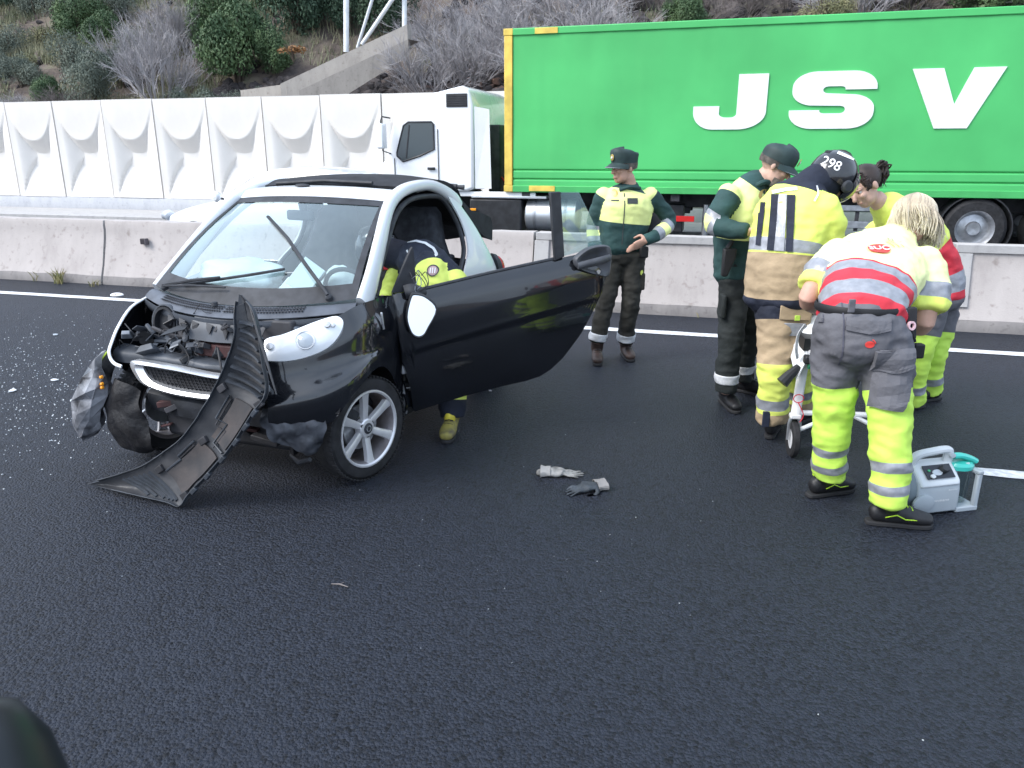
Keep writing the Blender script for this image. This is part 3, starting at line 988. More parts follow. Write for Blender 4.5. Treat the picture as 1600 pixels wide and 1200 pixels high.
# lettering J S V: wide heavy capitals, built as raised vinyl plates
def lpoly(pts): return [(p[0], p[1]) for p in pts]
def arc(cx, cy, rx, ry, a0, a1, n=10):
    return [(cx + rx * math.cos(R(a0 + (a1 - a0) * i / n)), cy + ry * math.sin(R(a0 + (a1 - a0) * i / n))) for i in range(n + 1)]
def letter_J():    # unit box 1 x 1
    o = [(0.60, 1.0), (1.0, 1.0), (1.0, 0.34)] + arc(0.62, 0.32, 0.38, 0.32, 0, -90) + arc(0.28, 0.32, 0.28, 0.32, -90, -180) + [(0.0, 0.43), (0.36, 0.43), (0.36, 0.30)] + arc(0.46, 0.29, 0.10, 0.07, 180, 270, 5) + arc(0.52, 0.29, 0.08, 0.07, 270, 360, 5) + [(0.60, 0.34)]
    return o
def letter_V():
    return [(0.0, 1.0), (0.36, 1.0), (0.535, 0.40), (0.70, 1.0), (1.06, 1.0), (0.72, 0.0), (0.34, 0.0)]
def stroke(pts, w):
    return strip_poly(pts, w)
def add_letter(name, poly, x0, x1, z0, z1, tri=False):
    P = [(x0 + (x1 - x0) * a, z0 + (z1 - z0) * c) for a, c in poly]
    return MB().prism([(a, 0.018, c) for a, c in P], (0, -0.022, 0)).build(name, M_LETTER, t, smooth=False)
def letter_S():
    # outline of a wide heavy S: outer contour then back along the inner one
    top = [(1.0, 0.68)] + [(1.0, 0.72)] + arc(0.72, 0.72, 0.28, 0.28, 0, 90, 8) + arc(0.30, 0.74, 0.28, 0.26, 90, 180, 8) + [(0.02, 0.66)] + arc(0.28, 0.66, 0.26, 0.25, 180, 262, 7)
    mid = [(0.60, 0.40)] + arc(0.60, 0.335, 0.06, 0.065, 90, -90, 6)
    low = [(0.42, 0.27)] + arc(0.42, 0.31, 0.06, 0.04, -90, -180, 4) + [(0.36, 0.33), (0.0, 0.33), (0.0, 0.28)] + arc(0.28, 0.28, 0.28, 0.28, 180, 270, 8) + arc(0.70, 0.28, 0.29, 0.28, 270, 360, 8) + arc(0.70, 0.35, 0.29, 0.25, 0, 78, 8)
    back = [(0.44, 0.62)] + arc(0.44, 0.68, 0.06, 0.06, 270, 90, 6) + [(0.58, 0.74)] + arc(0.58, 0.70, 0.06, 0.04, 90, 0, 4) + [(0.64, 0.68)]
    return top + mid + low + back
zJ0, zJ1 = 2.10 - CZ0, 2.99 - CZ0
def sx_(u, v=160): return ats(u, v, TD)[0] - CX0
add_letter('lettering', letter_J(), sx_(1084), sx_(1198), zJ0, zJ1)
add_letter('lettering', letter_S(), sx_(1234), sx_(1368), zJ0, zJ1 + 0.01)
add_letter('lettering', letter_V(), sx_(1419), sx_(1556), zJ0 - 0.01, zJ1 + 0.01)
# trailer ---------------------------------------------------------
t = thing('trailer_chassis', 'dark skeletal lorry trailer under the green container', 'trailer', rd(CX0, TD), RA)
for y in (0.75, 1.75):
    MB().box((CL / 2 + 0.1, y, 0.86), (CL - 0.2, 0.14, 0.26)).build('main_beam', M_CHASSIS, t, bevel=0.01)
for x in (0.4, 3.2, 6.5, 9.8, 13.3):
    MB().box((x, CW / 2, 0.93), (0.16, 2.4, 0.13)).build('cross_member', M_CHASSIS, t, bevel=0.01)
MB().box((5.2, 0.14, 0.52), (2.6, 0.06, 0.12)).build('side_guard', M_STEEL, t, bevel=0.01)
MB().box((5.2, 0.14, 0.80), (2.6, 0.06, 0.10)).build('side_guard', M_STEEL, t, bevel=0.01)
for x in (4.1, 6.3):
    MB().box((x, 0.19, 0.66), (0.06, 0.05, 0.5)).build('guard_post', M_CHASSIS, t)
MB().box((2.9, 0.45, 0.55), (0.9, 0.5, 0.5)).build('tool_box', M_BLACKP, t, bevel=0.02)
for x in (3.75,):
    MB().tube([(x, 0.42, 0.8), (x, 0.42, 0.1)], 0.06, 10).build('landing_leg', M_STEEL, t)
    MB().box((x, 0.42, 0.06), (0.25, 0.25, 0.05)).build('landing_foot', M_STEEL, t)
for x in (8.1, 9.4, 10.7):
    wheel_parts(t, (x, 0.20, 0.50), 0.50, 0.36, M_STEEL, M_TYRE)
    wheel_parts(t, (x, 2.28, 0.50), 0.50, 0.36, M_STEEL, M_TYRE)
    MB().lathe([(0.54, 0), (0.56, 0), (0.56, 0.4), (0.54, 0.4)], (x, 0.02, 0.50), (0, 1, 0), 28, closed=True).build('mudguard', M_BLACKP, t)
MB().box((3.35, 0.10, 0.56), (0.42, 0.03, 0.10)).build('marker_strip', M_REDL, t, bevel=0.004)
# tractor ---------------------------------------------------------
TX0 = -6.86
t = thing('truck_tractor', 'white low roof lorry cab pulling the green container', 'truck', rd(TX0, TD), RA)
prof = [(0.06, 0.42), (0.02, 0.75), (0.0, 1.15), (0.03, 1.52), (0.10, 1.60), (0.34, 2.46), (0.46, 2.62), (0.75, 2.72), (1.72, 2.92), (1.86, 2.86), (1.93, 2.60), (1.93, 1.05), (1.80, 1.0), (1.52, 0.98), (1.42, 1.06), (1.20, 1.14), (0.86, 1.14), (0.62, 1.04), (0.50, 0.84), (0.44, 0.42)]
MB().prism([(x, 0.0, z) for x, z in prof], (0, 2.46, 0)).build('cab_body', M_TWHITE, t, bevel=0.05, seg=3)
wx = lambda u, v: (ats(u, v, TD)[0] - TX0, ats(u, v, TD)[1])
pane = [(0.36, 1.66), (0.36, 1.72), (0.52, 2.22), (0.62, 2.28), (1.10, 2.28), (1.14, 2.24), (1.14, 1.78), (0.85, 1.66), (0.48, 1.55)]
MB().prism([(x, -0.004, z) for x, z in pane], (0, -0.012, 0)).build('side_window', M_TGLASS, t, bevel=0.004)
MB().tube([(x, -0.012, z) for x, z in pane + pane[:1]], 0.018, 6).build('window_seal', M_BLACKP, t)
MB().box((0.60, -0.02, 1.92), (0.022, 0.012, 0.62), Matrix.Rotation(R(8), 3, 'Y')).build('window_divider', M_BLACKP, t)
b = MB()
b.add([(0.085, 0.16, 1.62), (0.085, 2.30, 1.62), (0.325, 2.24, 2.44), (0.325, 0.22, 2.44)], [(3, 2, 1, 0)])
b.build('windscreen', M_TGLASS, t)
MB().box((1.22, -0.012, 1.60), (0.012, 0.012, 1.1)).build('door_seam', M_CHASSIS, t)
MB().box((0.30, -0.012, 1.36), (0.012, 0.012, 0.5)).build('door_seam', M_CHASSIS, t)
MB().box((1.08, -0.03, 1.42), (0.16, 0.03, 0.05)).build('door_handle', M_BLACKP, t, bevel=0.01)
MB().tube([(0.24, 0.0, 2.36), (0.16, -0.2, 2.38), (0.16, -0.26, 2.3), (0.17, -0.24, 1.75), (0.22, 0, 1.7)], 0.014, 6).build('mirror_arm', M_BLACKP, t)
MB().box((0.17, -0.27, 2.02), (0.14, 0.2, 0.46)).build('mirror_housing', M_TWHITE, t, bevel=0.03)
MB().box((1.62, -0.008, 2.66), (0.42, 0.014, 0.24)).build('air_intake', M_BLACKP, t, bevel=0.01)
for i in range(5):
    MB().box((1.62, -0.02, 2.58 + i * 0.04), (0.40, 0.012, 0.012)).build('intake_slat', M_CHASSIS, t)
# collars, fairing panels and tank behind the cab
b = MB().grid([[(1.95, 0.04, 1.05), (2.26, 0.10, 1.05)], [(1.95, 0.04, 2.55), (2.22, 0.12, 2.5)]], 0.02)
b.build('side_fairing', M_TWHITE, t)
b = MB().grid([[(1.95, 2.42, 1.05), (2.26, 2.36, 1.05)], [(1.95, 2.42, 2.55), (2.22, 2.34, 2.5)]], 0.02)
b.build('side_fairing', M_TWHITE, t)
MB().box((2.1, 1.2, 1.6), (0.25, 0.8, 1.3)).build('engine_stack', M_CHASSIS, t, bevel=0.03)
for y in (0.82, 1.62):
    MB().box((3.2, y, 0.74), (5.6, 0.09, 0.26)).build('frame_rail', M_CHASSIS, t, bevel=0.01)
MB().box((2.62, 0.22, 0.90), (1.5, 0.40, 0.05)).build('catwalk', M_TANK, t, bevel=0.01)
MB().box((2.3, 0.09, 0.945), (1.7, 0.05, 0.10)).build('white_side_skirt', M_TWHITE, t, bevel=0.02)
MB().box((2.35, 0.26, 0.56), (1.05, 0.44, 0.60)).build('battery_box', M_BLACKP, t, bevel=0.03)
MB().lathe([(0, 0), (0.26, 0.01), (0.30, 0.04), (0.30, 1.0), (0.26, 1.03), (0, 1.04)], (2.92, 0.34, 0.56), (1, 0, 0), 28).build('fuel_tank', M_TANK, t)
for x in (3.1, 3.7):
    MB().lathe([(0.302, 0), (0.310, 0), (0.310, 0.05), (0.302, 0.05)], (x, 0.34, 0.56), (1, 0, 0), 28, closed=True).build('tank_strap', M_STEEL, t)
MB().box((1.92, -0.015, 0.66), (0.12, 0.03, 0.045)).build('marker_lamp', M_AMBER, t, bevel=0.006)
MB().box((0.3, 1.23, 0.45), (0.5, 2.4, 0.3)).build('bumper', M_TWHITE, t, bevel=0.04)
for z in (0.5, 0.85):
    MB().box((0.52, 0.10, z), (0.3, 0.22, 0.04)).build('step', M_BLACKP, t, bevel=0.01)
for y in (0.17, 2.29):
    wheel_parts(t, (1.04, y, 0.50), 0.50, 0.32, M_STEEL, M_TYRE)
    wheel_parts(t, (4.75, y + (0.1 if y < 1 else -0.1), 0.50), 0.50, 0.5, M_STEEL, M_TYRE)
MB().lathe([(0.55, 0), (0.57, 0), (0.57, 0.55), (0.55, 0.55)], (4.75, 0.02, 0.50), (0, 1, 0), 28, closed=True).build('mudguard', M_BLACKP, t)
MB().lathe([(0.5, -0.04), (0.5, 0.0), (0.45, 0.04), (0, 0.04)], (4.4, 1.23, 0.93), (0, 0, 1), 24).build('fifth_wheel', M_CHASSIS, t)
MB().tube([(2.0, 0.95, 1.5), (2.3, 0.9, 1.15), (2.9, 1.0, 1.05), (3.2, 1.2, 1.2)], 0.02, 6).build('air_hose', M_REDL, t)

# ================================================================ PASSING WHITE CAR
M_CARW = mat('car_white', (0.80, 0.81, 0.83), 0.22, coat=0.8)
t = thing('white_car', 'white hatchback passing on the far carriageway behind the crashed car', 'car', rd(-9.55, 11.25), RA)
W = 1.76
def sect(x, zs_):   # half widths at belt etc: list of (y offset from centre, z)
    return [Vector((x, W / 2 + y, z)) for y, z in zs_]
secs = []
#        x     zbot zsill  zbelt wbelt ztop  wtop
for x, z0, wb, zb, zt, wt in ((0.0, .38, .62, .55, .60, .50), (0.10, .22, .76, .62, .70, .66), (0.45, .20, .86, .72, .82, .74), (0.95, .20, .875, .84, .93, .76), (1.12, .20, .88, .88, .97, .74), (1.45, .20, .88, .91, 1.17, .66), (1.95, .20, .88, .92, 1.42, .585), (2.45, .20, .88, .93, 1.485, .58), (3.0, .20, .88, .95, 1.47, .57), (3.5, .22, .87, .97, 1.39, .55), (3.85, .25, .85, .97, 1.18, .60), (4.0, .3, .82, .93, 1.0, .68), (4.08, .4, .74, .7, .74, .66)):
    h = [(-wb * .92, z0), (-wb, z0 + .16), (-wb * 1.005, (z0 + zb) / 2 + .05), (-wb * .985, zb), (-(wb * .35 + wt * .65), zb + (zt - zb) * .55), (-wt, zt - .04), (-wt * .8, zt - .008), (0, zt + 0.012)]
    full = h + [(-y, z) for y, z in reversed(h[:-1])]
    secs.append(crv(sect(x, full), 3))
cols = [crv([s_[j] for s_ in secs], 3) for j in range(len(secs[0]))]
G = [[cols[j][i] for j in range(len(cols))] for i in range(len(cols[0]))]
MB().grid(G).build('body', M_CARW, t)
def on_body(x, k):       # k: fraction 0..1 around the near side
    i = min(range(len(G)), key=lambda a: abs(G[a][0].x - x))
    return G[i][int(k)]
def glass_strip(x0, x1, k0, k1, name):
    idx = [i for i in range(len(G)) if x0 <= G[i][0].x <= x1]
    rows = []
    for k in range(k0, k1 + 1):
        r = []
        for i in idx:
            p = G[i][k]
            cpt = Vector((p.x, W / 2, 0.6))
            nrm = (p - cpt)
            nrm.x = 0
            r.append(p + nrm.normalized() * 0.006)
        rows.append(r)
    MB().grid(rows).build(name, M_TGLASS, t)
glass_strip(1.50, 2.35, 9, 14, 'side_window')
glass_strip(2.45, 3.35, 9, 14, 'side_window')
glass_strip(1.50, 2.35, 28, 33, 'side_window')
glass_strip(2.45, 3.35, 28, 33, 'side_window')
glass_strip(1.16, 1.92, 16, 26, 'windscreen')
glass_strip(3.52, 3.95, 16, 26, 'rear_window')
for x in (0.72, 3.28):
    for y in (0.09, W - 0.09):
        wheel_parts(t, (x, y, 0.315), 0.315, 0.2, M_STEEL, M_TYRE)
for y in (0.18, W - 0.18):
    MB().lathe([(0, 0), (0.13, 0.02), (0.15, 0.08), (0.1, 0.12)], (0.13, y, 0.66), (-1, 0, 0.4), 18, sx=0.6).build('headlight', mat('car_headlight', (0.7, 0.72, 0.75), 0.1) if y < 1 else MATS['car_headlight'], t)
MB().tube([(1.35, 0.0, 0.98), (1.34, -0.12, 1.0)], 0.02, 6).build('mirror_arm', M_BLACKP, t)
MB().lathe([(0, 0), (0.07, 0.03), (0.09, 0.1), (0.06, 0.15), (0, 0.16)], (1.30, -0.02, 1.02), (0, -1, 0), 14, sx=0.8).build('mirror_housing', M_CARW, t)

# ================================================================ CRASHED CAR
CPX, CPY, CPA = -1.449, 4.137, R(250.81)
M_BLACK = mat('black_car_paint', (0.008, 0.009, 0.012), 0.13, coat=1.0, var=(3.0, 0.2), bump=(2.2, 0.05, 0.01))
M_SILVER = mat('silver_white_paint', (0.74, 0.76, 0.78), 0.28, coat=0.6, var=(3, 0.04))
M_TRIM = mat('grey_black_trim', (0.032, 0.034, 0.040), 0.55, var=(14, 0.25), bump=(120, 0.15, 0.002))
M_COWL = mat('cowl_grey_plastic', (0.085, 0.095, 0.115), 0.5, var=(10, 0.2), bump=(90, 0.2, 0.002))
M_SCUFF = mat('scuffed_black_plastic', (0.018, 0.020, 0.025), 0.45, var=(11, 0.4, (0.10, 0.105, 0.12)), bump=(14, 0.6, 0.012))
M_SCRAPE = mat('scraped_white_plastic', (0.50, 0.51, 0.55), 0.3, var=(5.0, 0.4, (0.006, 0.006, 0.009)), coat=0.5, bump=(9, 0.6, 0.02))
M_DIRTPL = mat('muddy_black_liner', (0.004, 0.004, 0.006), 0.45, var=(13, 0.5, (0.020, 0.019, 0.020)), bump=(12, 0.7, 0.02))
M_INT = mat('interior_fabric', (0.032, 0.035, 0.043), 0.85, var=(20, 0.3), bump=(200, 0.3, 0.002))
M_RIM = mat('alloy_rim', (0.74, 0.73, 0.74), 0.32, 0.5, var=(9, 0.12))
M_RIMD = mat('rim_barrel', (0.30, 0.28, 0.29), 0.45, 0.6, var=(8, 0.3, (0.16, 0.13, 0.12)))
M_CHROME = mat('chrome_silver', (0.66, 0.67, 0.69), 0.25, 0.7, var=(10, 0.1))
M_BAG = mat('airbag_cloth', (0.75, 0.77, 0.77), 0.8, bump=(18, 0.4, 0.01))
M_SOFT = mat('soft_top_fabric', (0.018, 0.019, 0.023), 0.8, var=(8, 0.3), bump=(300, 0.3, 0.002))
M_HANDLE = mat('handle_grey_plastic', (0.075, 0.079, 0.09), 0.5, var=(14, .15))
M_LAMPW = mat('headlight_lens', (0.86, 0.88, 0.90), 0.10, coat=0.8)
M_LAMPG = mat('headlight_bulb_glass', (0.42, 0.46, 0.50), 0.08, coat=0.8)
M_LAMPI = mat('headlight_inner', (0.62, 0.62, 0.63), 0.25, 0.5)
M_MIRR = mat('mirror_glass', (0.85, 0.86, 0.88), 0.03, 1.0)
M_LIMEP = mat('lime_scrap', (0.45, 0.60, 0.06), 0.5)
M_ENG = mat('engine_plastic', (0.022, 0.024, 0.029), 0.5, var=(9, 0.4), bump=(30, 0.4, 0.006))
M_ENG2 = mat('engine_grey_cover', (0.060, 0.068, 0.082), 0.45, var=(7, 0.25), bump=(12, 0.2, 0.006))
M_ENG3 = mat('engine_light_metal', (0.20, 0.22, 0.25), 0.4, 0.3, var=(14, 0.4))
M_RUSTY = mat('dull_red_metal', (0.07, 0.028, 0.028), 0.6, var=(9, 0.4))
def glass_mat(name, tint, refl=1.0, rough=0.0, glare_veil=0.0):
    m = bpy.data.materials.new(name)
    m.use_nodes = True
    nt = m.node_tree
    L = nt.links.new
    for n in list(nt.nodes): nt.nodes.remove(n)
    out = nt.nodes.new('ShaderNodeOutputMaterial')
    tr = nt.nodes.new('ShaderNodeBsdfTransparent')
    tr.inputs['Color'].default_value = (*tint, 1)
    gl = nt.nodes.new('ShaderNodeBsdfGlossy')
    gl.inputs['Roughness'].default_value = rough
    gl.inputs['Color'].default_value = (0.93, 1.0, 1.0, 1)
    lw = nt.nodes.new('ShaderNodeLayerWeight')
    lw.inputs['Blend'].default_value = 0.5
    pw = nt.nodes.new('ShaderNodeMath')
    pw.operation = 'POWER'
    pw.inputs[1].default_value = 4.0
    L(lw.outputs['Facing'], pw.inputs[0])
    fr = nt.nodes.new('ShaderNodeMath')
    fr.operation = 'MULTIPLY_ADD'
    fr.inputs[1].default_value = 0.95
    fr.inputs[2].default_value = 0.045
    L(pw.outputs[0], fr.inputs[0])
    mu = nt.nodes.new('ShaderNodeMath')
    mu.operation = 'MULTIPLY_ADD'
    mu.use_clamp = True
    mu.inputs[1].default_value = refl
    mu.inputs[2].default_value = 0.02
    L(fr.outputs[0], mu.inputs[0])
    mx = nt.nodes.new('ShaderNodeMixShader')
    L(mu.outputs[0], mx.inputs[0])
    L(tr.outputs[0], mx.inputs[1])
    L(gl.outputs[0], mx.inputs[2])
    if glare_veil:                     # pale film: painted sky glare plus some grime, brightens the pane
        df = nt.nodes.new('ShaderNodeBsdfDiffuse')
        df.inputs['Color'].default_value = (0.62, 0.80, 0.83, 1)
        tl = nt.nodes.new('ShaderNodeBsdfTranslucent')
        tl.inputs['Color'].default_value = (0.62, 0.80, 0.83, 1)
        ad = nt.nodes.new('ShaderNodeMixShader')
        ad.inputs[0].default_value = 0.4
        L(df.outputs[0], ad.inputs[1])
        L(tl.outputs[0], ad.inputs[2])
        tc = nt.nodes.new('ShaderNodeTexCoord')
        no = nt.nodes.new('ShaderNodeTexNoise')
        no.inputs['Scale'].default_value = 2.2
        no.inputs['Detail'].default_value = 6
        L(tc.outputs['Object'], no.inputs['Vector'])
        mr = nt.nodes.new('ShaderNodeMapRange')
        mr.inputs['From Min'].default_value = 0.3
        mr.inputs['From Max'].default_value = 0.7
        mr.inputs['To Min'].default_value = glare_veil * 0.6
        mr.inputs['To Max'].default_value = glare_veil * 1.4
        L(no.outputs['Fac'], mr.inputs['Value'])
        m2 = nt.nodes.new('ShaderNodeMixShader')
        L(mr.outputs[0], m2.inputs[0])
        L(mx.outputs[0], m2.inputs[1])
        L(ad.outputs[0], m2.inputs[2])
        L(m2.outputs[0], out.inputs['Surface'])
    else:
        L(mx.outputs[0], out.inputs['Surface'])
    return m
M_WGLASS = glass_mat('windscreen_glass', (0.80, 0.93, 0.94), 2.4, glare_veil=0.07)
M_SGLASS = glass_mat('side_glass', (0.86, 0.94, 0.93), 1.6, glare_veil=0.14)

car = thing('crashed_car', 'small black and silver two seat car with smashed front and open door', 'car', (CPX, CPY, 0), CPA)
def arch_fix(b, cx, cz, r):
    """cut a wheel arch: push points inside the circle to its rim, drop faces wholly inside"""
    ins = []
    for i, p in enumerate(b.v):
        dx, dz = p[0] - cx, p[2] - cz
        q = math.hypot(dx, dz)
        if q < r:
            ins.append(True)
            if q < 1e-5: dx, dz, q = 0, 1, 1
            b.v[i] = (cx + dx / q * r, p[1], cz + dz / q * r)
        else:
            ins.append(False)
    keep = [k for k, f in enumerate(b.f) if not all(ins[i] for i in f)]
    b.f = [b.f[k] for k in keep]
    b.mi = [b.mi[k] for k in keep]
    return b
def mirY(ctrl): return [[(p[0], -p[1], p[2]) for p in r] for r in ctrl]

# -- windscreen with black border
def ws(y, k):      # k 0 base .. 1 header ; y -1..1
    base = Vector((0.115 - 0.165 * y * y, 0.655 * y, 0.925 + 0.045 * y * y))
    top = Vector((-0.615 - 0.085 * y * y, 0.515 * y, 1.455 - 0.025 * y * y))
    p = base.lerp(top, k)
    bow = 0.035 * math.sin(PI * k)
    return p + Vector((0.5, 0, 0.7)) * bow
N = 24
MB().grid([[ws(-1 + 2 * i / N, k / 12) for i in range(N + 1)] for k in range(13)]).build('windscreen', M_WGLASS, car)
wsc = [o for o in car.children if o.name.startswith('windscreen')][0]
def wpt(y, k, off=0.004):
    p = ws(y, k)
    return p + Vector((0.56, 0, 0.83)) * off
b = MB()
def wband(path, w_in):     # ribbon on the glass
    pass
fr_out = [(-1 + 2 * i / N, 0.0) for i in range(N + 1)] + [(1, k / 10) for k in range(1, 11)] + [(1 - 2 * i / N, 1.0) for i in range(1, N + 1)] + [(-1, 1 - k / 10) for k in range(1, 10)]
def inner(y, k):
    yi = max(-0.945, min(0.945, y * 0.945))
    ki = 0.135 + (0.925 - 0.135) * k
    return yi, ki
vo = [wpt(y, k) for y, k in fr_out]
vi = [wpt(*inner(y, k)) for y, k in fr_out]
n = len(vo)
b.add(vo + vi, [(i, (i + 1) % n, n + (i + 1) % n, n + i) for i in range(n)])
b.build('black_border', M_TRIM, wsc)
# -- cowl with vent grille
def cw(y, k):      # k 0 rear (glass foot) .. 1 front lip
    r = Vector((0.115 - 0.165 * y * y, 0.66 * y, 0.925 + 0.03 * y * y))
    f = Vector((0.235 - 0.22 * y * y, 0.68 * y, 0.885 + 0.035 * y * y))
    return r.lerp(f, k) + Vector((0, 0, 0.012 * math.sin(PI * k)))
o = MB().grid([[cw(-1 + 2 * i / N, k / 6) for i in range(N + 1)] for k in range(7)], 0.006, flip=True).build('cowl', M_COWL, car)
b = MB()
for k in range(3):
    for i in range(58):
        y = -0.72 + 1.36 * i / 57
        if -0.02 < y < 0.015: continue
        p = cw(y, 0.36 + 0.17 * k) + Vector((0, 0, 0.006))
        b.box(p, (0.014, 0.0085, 0.003))
tag(b.build('vent_slots', M_CHASSIS, o), kind='stuff')
MB().lathe([(0.018, 0), (0.016, 0.018), (0, 0.02)], cw(-0.12, 0.35) + Vector((0, 0, 0.008)), n=12).build('washer_nozzle', M_TRIM, o)
# front edge of the torn bonnet frame under the cowl
MB().patch([[cw(-1 + 2 * i / 8, 1.0) + Vector((0.004, 0, -0.012)) for i in range(9)], [cw(-1 + 2 * i / 8, 1.0) + Vector((0.0, 0, -0.045)) for i in range(9)], [cw(-1 + 2 * i / 8, 1.0) + Vector((-0.03 + 0.012 * math.sin(i * 5), 0, -0.085 - 0.02 * math.sin(i * 3.1))) for i in range(9)]], 4, 3, 0.004).build('bonnet_support', M_ENG2, car)
# -- wipers
def wiper(pts, blade, nm):
    o = MB().tube([wpt(y, k, h) for y, k, h in pts], [0.010, 0.009, 0.007, 0.005][:len(pts)], 6).build(nm, M_TRIM, car)
    MB().tube([wpt(y, k, 0.018) for y, k in blade], [(0.008, 0.011)] * len(blade), 6).build('blade', M_TRIM, o)
    MB().lathe([(0.02, 0), (0.02, 0.02), (0.012, 0.03), (0, 0.03)], wpt(pts[0][0], pts[0][1], 0.0), (0.5, 0, 0.8), 12).build('pivot', M_TRIM, o)
    return o
wiper([(-0.84, 0.015, 0.03), (-0.5, 0.10, 0.045), (-0.22, 0.16, 0.04)], [(-0.62, 0.075), (-0.3, 0.155), (0.02, 0.215), (0.34, 0.27)], 'wiper')
wiper([(0.80, 0.03, 0.03), (0.66, 0.17, 0.05), (0.45, 0.35, 0.045)], [(0.74, 0.10), (0.52, 0.30), (0.2, 0.54), (-0.20, 0.74)], 'wiper')
MB().tube([wpt(-0.80, 0.005, 0.04), wpt(-0.45, 0.06, 0.05), wpt(-0.12, 0.10, 0.03)], 0.006, 6).build('wiper_linkage', M_TRIM, car)
# -- silver safety cell
PIL = [(-0.095, 0.668, 0.925), (-0.24, 0.645, 1.05), (-0.42, 0.605, 1.215), (-0.62, 0.556, 1.385), (-0.78, 0.534, 1.462), (-0.98, 0.530, 1.500), (-1.22, 0.535, 1.505), (-1.40, 0.550, 1.468), (-1.54, 0.572, 1.405), (-1.60, 0.585, 1.35)]
PR = [(0.030, 0.076), (0.030, 0.070), (0.031, 0.060), (0.032, 0.048), (0.034, 0.040), (0.034, 0.036), (0.034, 0.035), (0.034, 0.040), (0.032, 0.05), (0.026, 0.05)]
for sgn in (1, -1):
    P = crv([(x, y * sgn, z) for x, y, z in PIL], 4)
    rr = []
    for i in range(len(P)):
        f = i / 4
        k = min(int(f), len(PR) - 2)
        w_ = f - k
        rr.append((PR[k][0] * (1 - w_) + PR[k + 1][0] * w_, PR[k][1] * (1 - w_) + PR[k + 1][1] * w_))
    MB().tube(P, rr, 14, hint=(0, 1, 0)).build('a_pillar', M_SILVER, car, auto=60)
    Q = [[(-1.43, .568, 1.43), (-1.49, .575, 1.43), (-1.545, .568, 1.41), (-1.60, .52, 1.39)],
         [(-1.53, .630, 1.24), (-1.61, .638, 1.24), (-1.70, .632, 1.235), (-1.78, .57, 1.22)],
         [(-1.495, .688, 1.075), (-1.62, .700, 1.08), (-1.785, .692, 1.08), (-1.90, .61, 1.06)],
         [(-1.33, .728, .95), (-1.60, .748, .94), (-1.865, .740, .92), (-1.99, .65, .90)],
         [(-1.27, .742, .87), (-1.60, .768, .83), (-1.90, .755, .80), (-2.06, .67, .78)]]
    Q = Q if sgn > 0 else mirY(Q)
    MB().patch(Q, 5, 5, 0.012, flip=(sgn < 0)).build('rear_quarter', M_SILVER, car)
    # dark door seal along the opening
    sl = [(-0.30, .665, 1.045), (-0.50, .622, 1.20), (-0.72, .575, 1.35), (-0.93, .560, 1.425), (-1.20, .560, 1.437), (-1.41, .570, 1.405), (-1.52, .625, 1.24), (-1.49, .682, 1.075), (-1.33, .722, .955), (-1.26, .735, .86)]
    MB().tube(crv([(x, y * sgn - 0.018 * sgn, z) for x, y, z in sl], 4), (0.016), 8, hint=(0, 1, 0)).build('door_seal', M_TRIM, car)
    # rear fender, black
    F = [[(-1.27, .742, .86), (-1.55, .765, .83), (-1.90, .755, .795), (-2.08, .67, .775)],
         [(-1.30, .745, .66), (-1.55, .785, .66), (-1.92, .778, .65), (-2.14, .68, .64)],
         [(-1.36, .735, .44), (-1.55, .785, .46), (-1.92, .785, .46), (-2.17, .68, .46)],
         [(-1.42, .70, .24), (-1.55, .75, .25), (-1.92, .75, .26), (-2.15, .66, .27)]]
    F = F if sgn > 0 else mirY(F)
    arch_fix(MB().patch(F, 9, 8, 0.0, flip=(sgn < 0)), -1.867, 0.285, 0.335).build('rear_fender', M_BLACK, car)
# header across the top of the windscreen
MB().patch([[ws(y, 1.0) + Vector((0.012, 0, 0.004)) for y in (-1, -.66, -.33, 0, .33, .66, 1)], [ws(y, 1.0) + Vector((-0.05, 0, 0.045)) for y in (-1, -.66, -.33, 0, .33, .66, 1)], [ws(y, 1.0) + Vector((-0.155, 0, 0.058)) for y in (-1, -.66, -.33, 0, .33, .66, 1)]], 4, 4, 0.03).build('roof_header', M_SILVER, car)
MB().lathe([(0.05, 0), (0.045, 0.012), (0, 0.016)], ws(-0.12, 1.0) + Vector((-0.09, 0, 0.055)), (0, 0, 1), 16, sx=0.5).build('roof_aerial_base', M_TRIM, car)
# soft top, half folded
st = MB().patch([[(-0.93, -0.50, 1.500), (-0.93, -.25, 1.512), (-0.93, 0, 1.515), (-0.93, .25, 1.512), (-0.93, .50, 1.505)],
            [(-1.10, -0.52, 1.535), (-1.10, -.25, 1.555), (-1.10, 0, 1.56), (-1.10, .25, 1.555), (-1.10, .51, 1.535)],
            [(-1.45, -0.53, 1.530), (-1.45, -.25, 1.56), (-1.45, 0, 1.565), (-1.45, .25, 1.56), (-1.45, .52, 1.530)],
            [(-1.66, -0.53, 1.490), (-1.66, -.25, 1.52), (-1.66, 0, 1.53), (-1.66, .25, 1.52), (-1.66, .53, 1.488)]], 5, 5, 0.035, flip=False).build('soft_top', M_SOFT, car)
MB().tube([(-1.66, -0.55, 1.478), (-1.665, -.2, 1.50), (-1.665, .2, 1.50), (-1.66, .55, 1.475)], 0.022, 10).build('roof_bow', M_TRIM, st)
MB().tube([(-1.66, 0.54, 1.478), (-1.67, .60, 1.474)], [0.012, 0.018], 10).build('roof_latch', M_TRIM, st)
MB().tube([(-0.92, -0.40, 1.515), (-0.935, -0.05, 1.535), (-0.92, .30, 1.525)], 0.012, 8).build('front_bow', M_TRIM, st)
